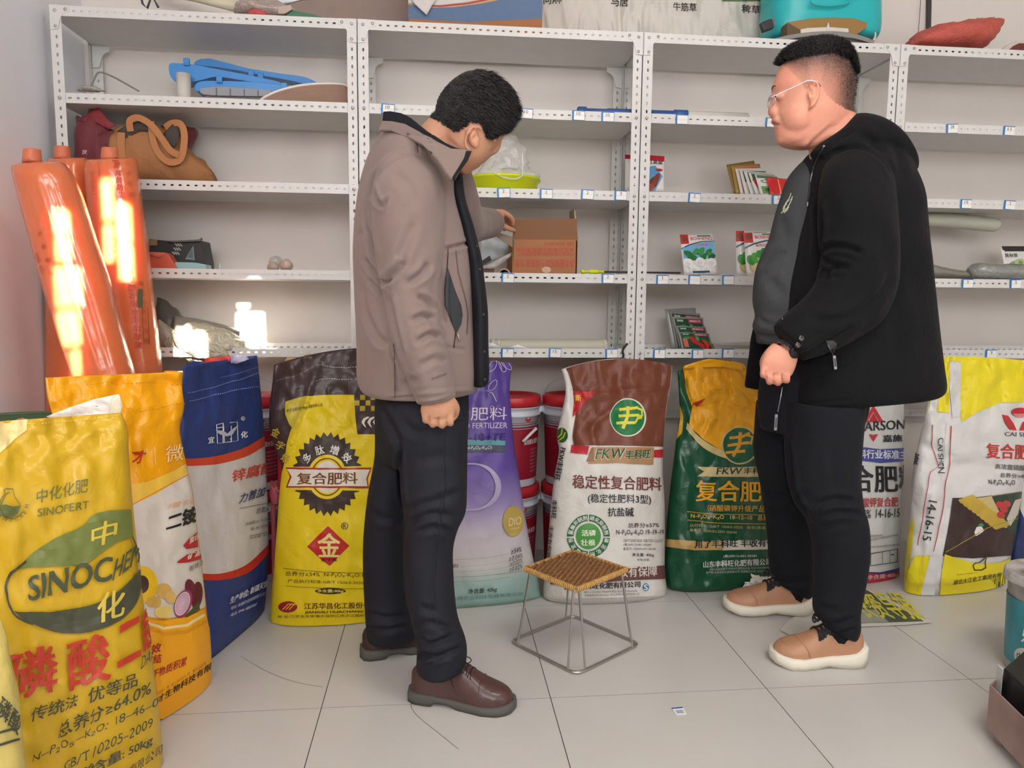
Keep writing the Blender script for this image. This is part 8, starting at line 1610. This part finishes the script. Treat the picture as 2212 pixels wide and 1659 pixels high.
for nm, pts in (('pocket_zipper_pull', [(1802, 768), (1805, 798)]), ('hem_zipper_pull', [(1677, 895), (1675, 930)])):
    a, b = (at(pts[0][0], pts[0][1], 1.925), at(pts[1][0], pts[1][1], 1.925)) ; d = (b-a)/np.linalg.norm(b-a); s = np.cross(d, [0, 1, 0])
    v, f = obox_geo((a+b)/2, s*.0042, np.array([0, .0012, 0]), (b-a)/2); o = bev(mob(nm, v, f, m_zip, B), .001); 
    v, f = obox_geo((a+b)/2-np.array([0, .0014, 0]), s*.0020, np.array([0, .0006, 0]), (b-a)*.3); mob(nm+'_inset', v, f, mat('inset_dark', (60, 60, 62), .5), o)
tube('hem_zipper', [at(x, y, 1.93) for x, y in ((1690, 836), (1686, 860), (1680, 890))], .0014, m_zip, B)
for x, y in ((1731, 731), (1724, 745), (1716, 760)):
    h = bc.ray_cast(Vector(VC), Vector(ray(x, y)))[0]
    if h is not None: v, f = lathe_geo(np.array(h)+np.array([0, .001, 0]), [(.0002, .004), (.006, .005), (.009, .003), (.0095, 0), (.0002, -.002)], 20, ax=(.1, -1, .25)); mob('cuff_button', v, f, mat('button_black', (24, 24, 26), .15, .7, coat=1), B, True)
# wrist watch
wa, wb = at(1712, 748, 1.935), at(1694, 764, 1.93); ax = (wa-wb)/np.linalg.norm(wa-wb); u = np.cross(ax, [0, 1, 0]); u /= np.linalg.norm(u); w_ = np.cross(ax, u)
g = []
for i in range(16):
    a = 2*PI*i/16; c = (wa+wb)/2+np.array([-.004, 0, -.002])+.032*math.cos(a)*u+.028*math.sin(a)*w_; tt = -math.sin(a)*u*.032+math.cos(a)*w_*.028; tt /= np.linalg.norm(tt); nn = np.cross(tt, ax); g.append(obox_geo(c, tt*.0052, ax*.008, nn*.0018))
v, f = join_geo(g); bev(mob('watch_bracelet', v, f, mat('watch_steel', (120, 116, 116), .3, metal=.8), B), .001)
v, f = lathe_geo((wa+wb)/2+np.array([.006, -.026, -.003]), [(.0002, .006), (.017, .006), (.0185, .003), (.0185, -.004), (.0002, -.004)], 32, ax=np.array([.35, -1, -.25])); mob('watch_case', v, f, mat('watch_black', (34, 32, 34), .35), B, True)
lg1 = LS((1700, 870, 1858, 870, 2.05, .12), (1702, 930, 1853, 930, 2.04, .115), (1702, 985, 1851, 985, 2.03, .105), (1707, 1040, 1851, 1040, 2.02, .098), (1721, 1090, 1858, 1090, 2.01, .092), (1747, 1128, 1868, 1125, 2.005, .086), (1758, 1170, 1872, 1172, 2.0, .08), (1762, 1216, 1870, 1216, 2.0, .076), (1762, 1270, 1862, 1266, 1.995, .07), (1760, 1306, 1853, 1318, 1.99, .066), (1761, 1322, 1854, 1350, 1.985, .064), (1768, 1336, 1850, 1370, 1.985, .058), (1784, 1350, 1845, 1380, 1.985, .05), n=34)
lg2 = LS((1642, 870, 1770, 870, 2.20, .12), (1636, 930, 1765, 930, 2.23, .11), (1634, 985, 1762, 985, 2.25, .105), (1647, 1048, 1765, 1048, 2.27, .098), (1656, 1104, 1762, 1104, 2.29, .09), (1662, 1160, 1758, 1160, 2.31, .082), (1664, 1215, 1757, 1215, 2.32, .075), (1668, 1240, 1755, 1250, 2.33, .070), (1676, 1256, 1753, 1278, 2.33, .062), (1692, 1266, 1748, 1290, 2.33, .05), n=32)
hp2 = LS((1660, 760, 1880, 760, 2.14, .13), (1648, 830, 1870, 830, 2.14, .145), (1645, 880, 1862, 880, 2.14, .15), (1650, 930, 1850, 930, 2.13, .13), n=36)
fuse('trousers', [hp2, lg1, lg2], .0052, tr2, B, 6, creases([([(1701, 950), (1706, 1010), (1716, 1070), (1745, 1115)], 6, .012), ([(1765, 1090), (1800, 1080), (1850, 1085)], 8, .009), ([(1770, 1115), (1820, 1105), (1865, 1112)], 7, .009), ([(1775, 1135), (1830, 1130)], 8, .006), ([(1768, 1340), (1800, 1348), (1848, 1335)], 6, .008), ([(1765, 1362), (1810, 1366), (1848, 1356)], 5, .007), ([(1770, 1310), (1810, 1318)], 7, .005), ([(1652, 1060), (1690, 1070), (1740, 1068)], 8, .006), ([(1660, 1100), (1700, 1108)], 8, .006), ([(1672, 1250), (1710, 1258), (1750, 1250)], 6, .006), ([(1797, 960), (1803, 1060)], 10, .004)], noise=.004, nscale=9))
m_tan = mat('sneaker_tan', (180, 134, 103), .45, .45, bump=(90, .15, 4), var=(10, .2, (170, 116, 82))); m_crm = mat('sneaker_sole', (226, 220, 202), .55, bump=(30, .15)); m_lbk = mat('lace_black', (34, 34, 40), .7, bump=(200, .4))
for x, y, Y in ((1806, 1350, 1.985), (1716, 1262, 2.325)):
    v, f = limb([(x, y-30, Y), (x+2, y+10, Y), (x+4, y+42, Y)], [.040, .040, .036]); mob('sock', v, f, tr2, B, True)
shoe(B, (1.247, 1.974, 0), (.985, 2.000, 0), 'sneaker', m_tan, m_crm, m_lbk, .056)
shoe(B, (1.262, 2.318, .007), (.985, 2.362, .007), 'sneaker', m_tan, m_crm, m_lbk, .056)
bpy.data.scenes.remove(TMP)
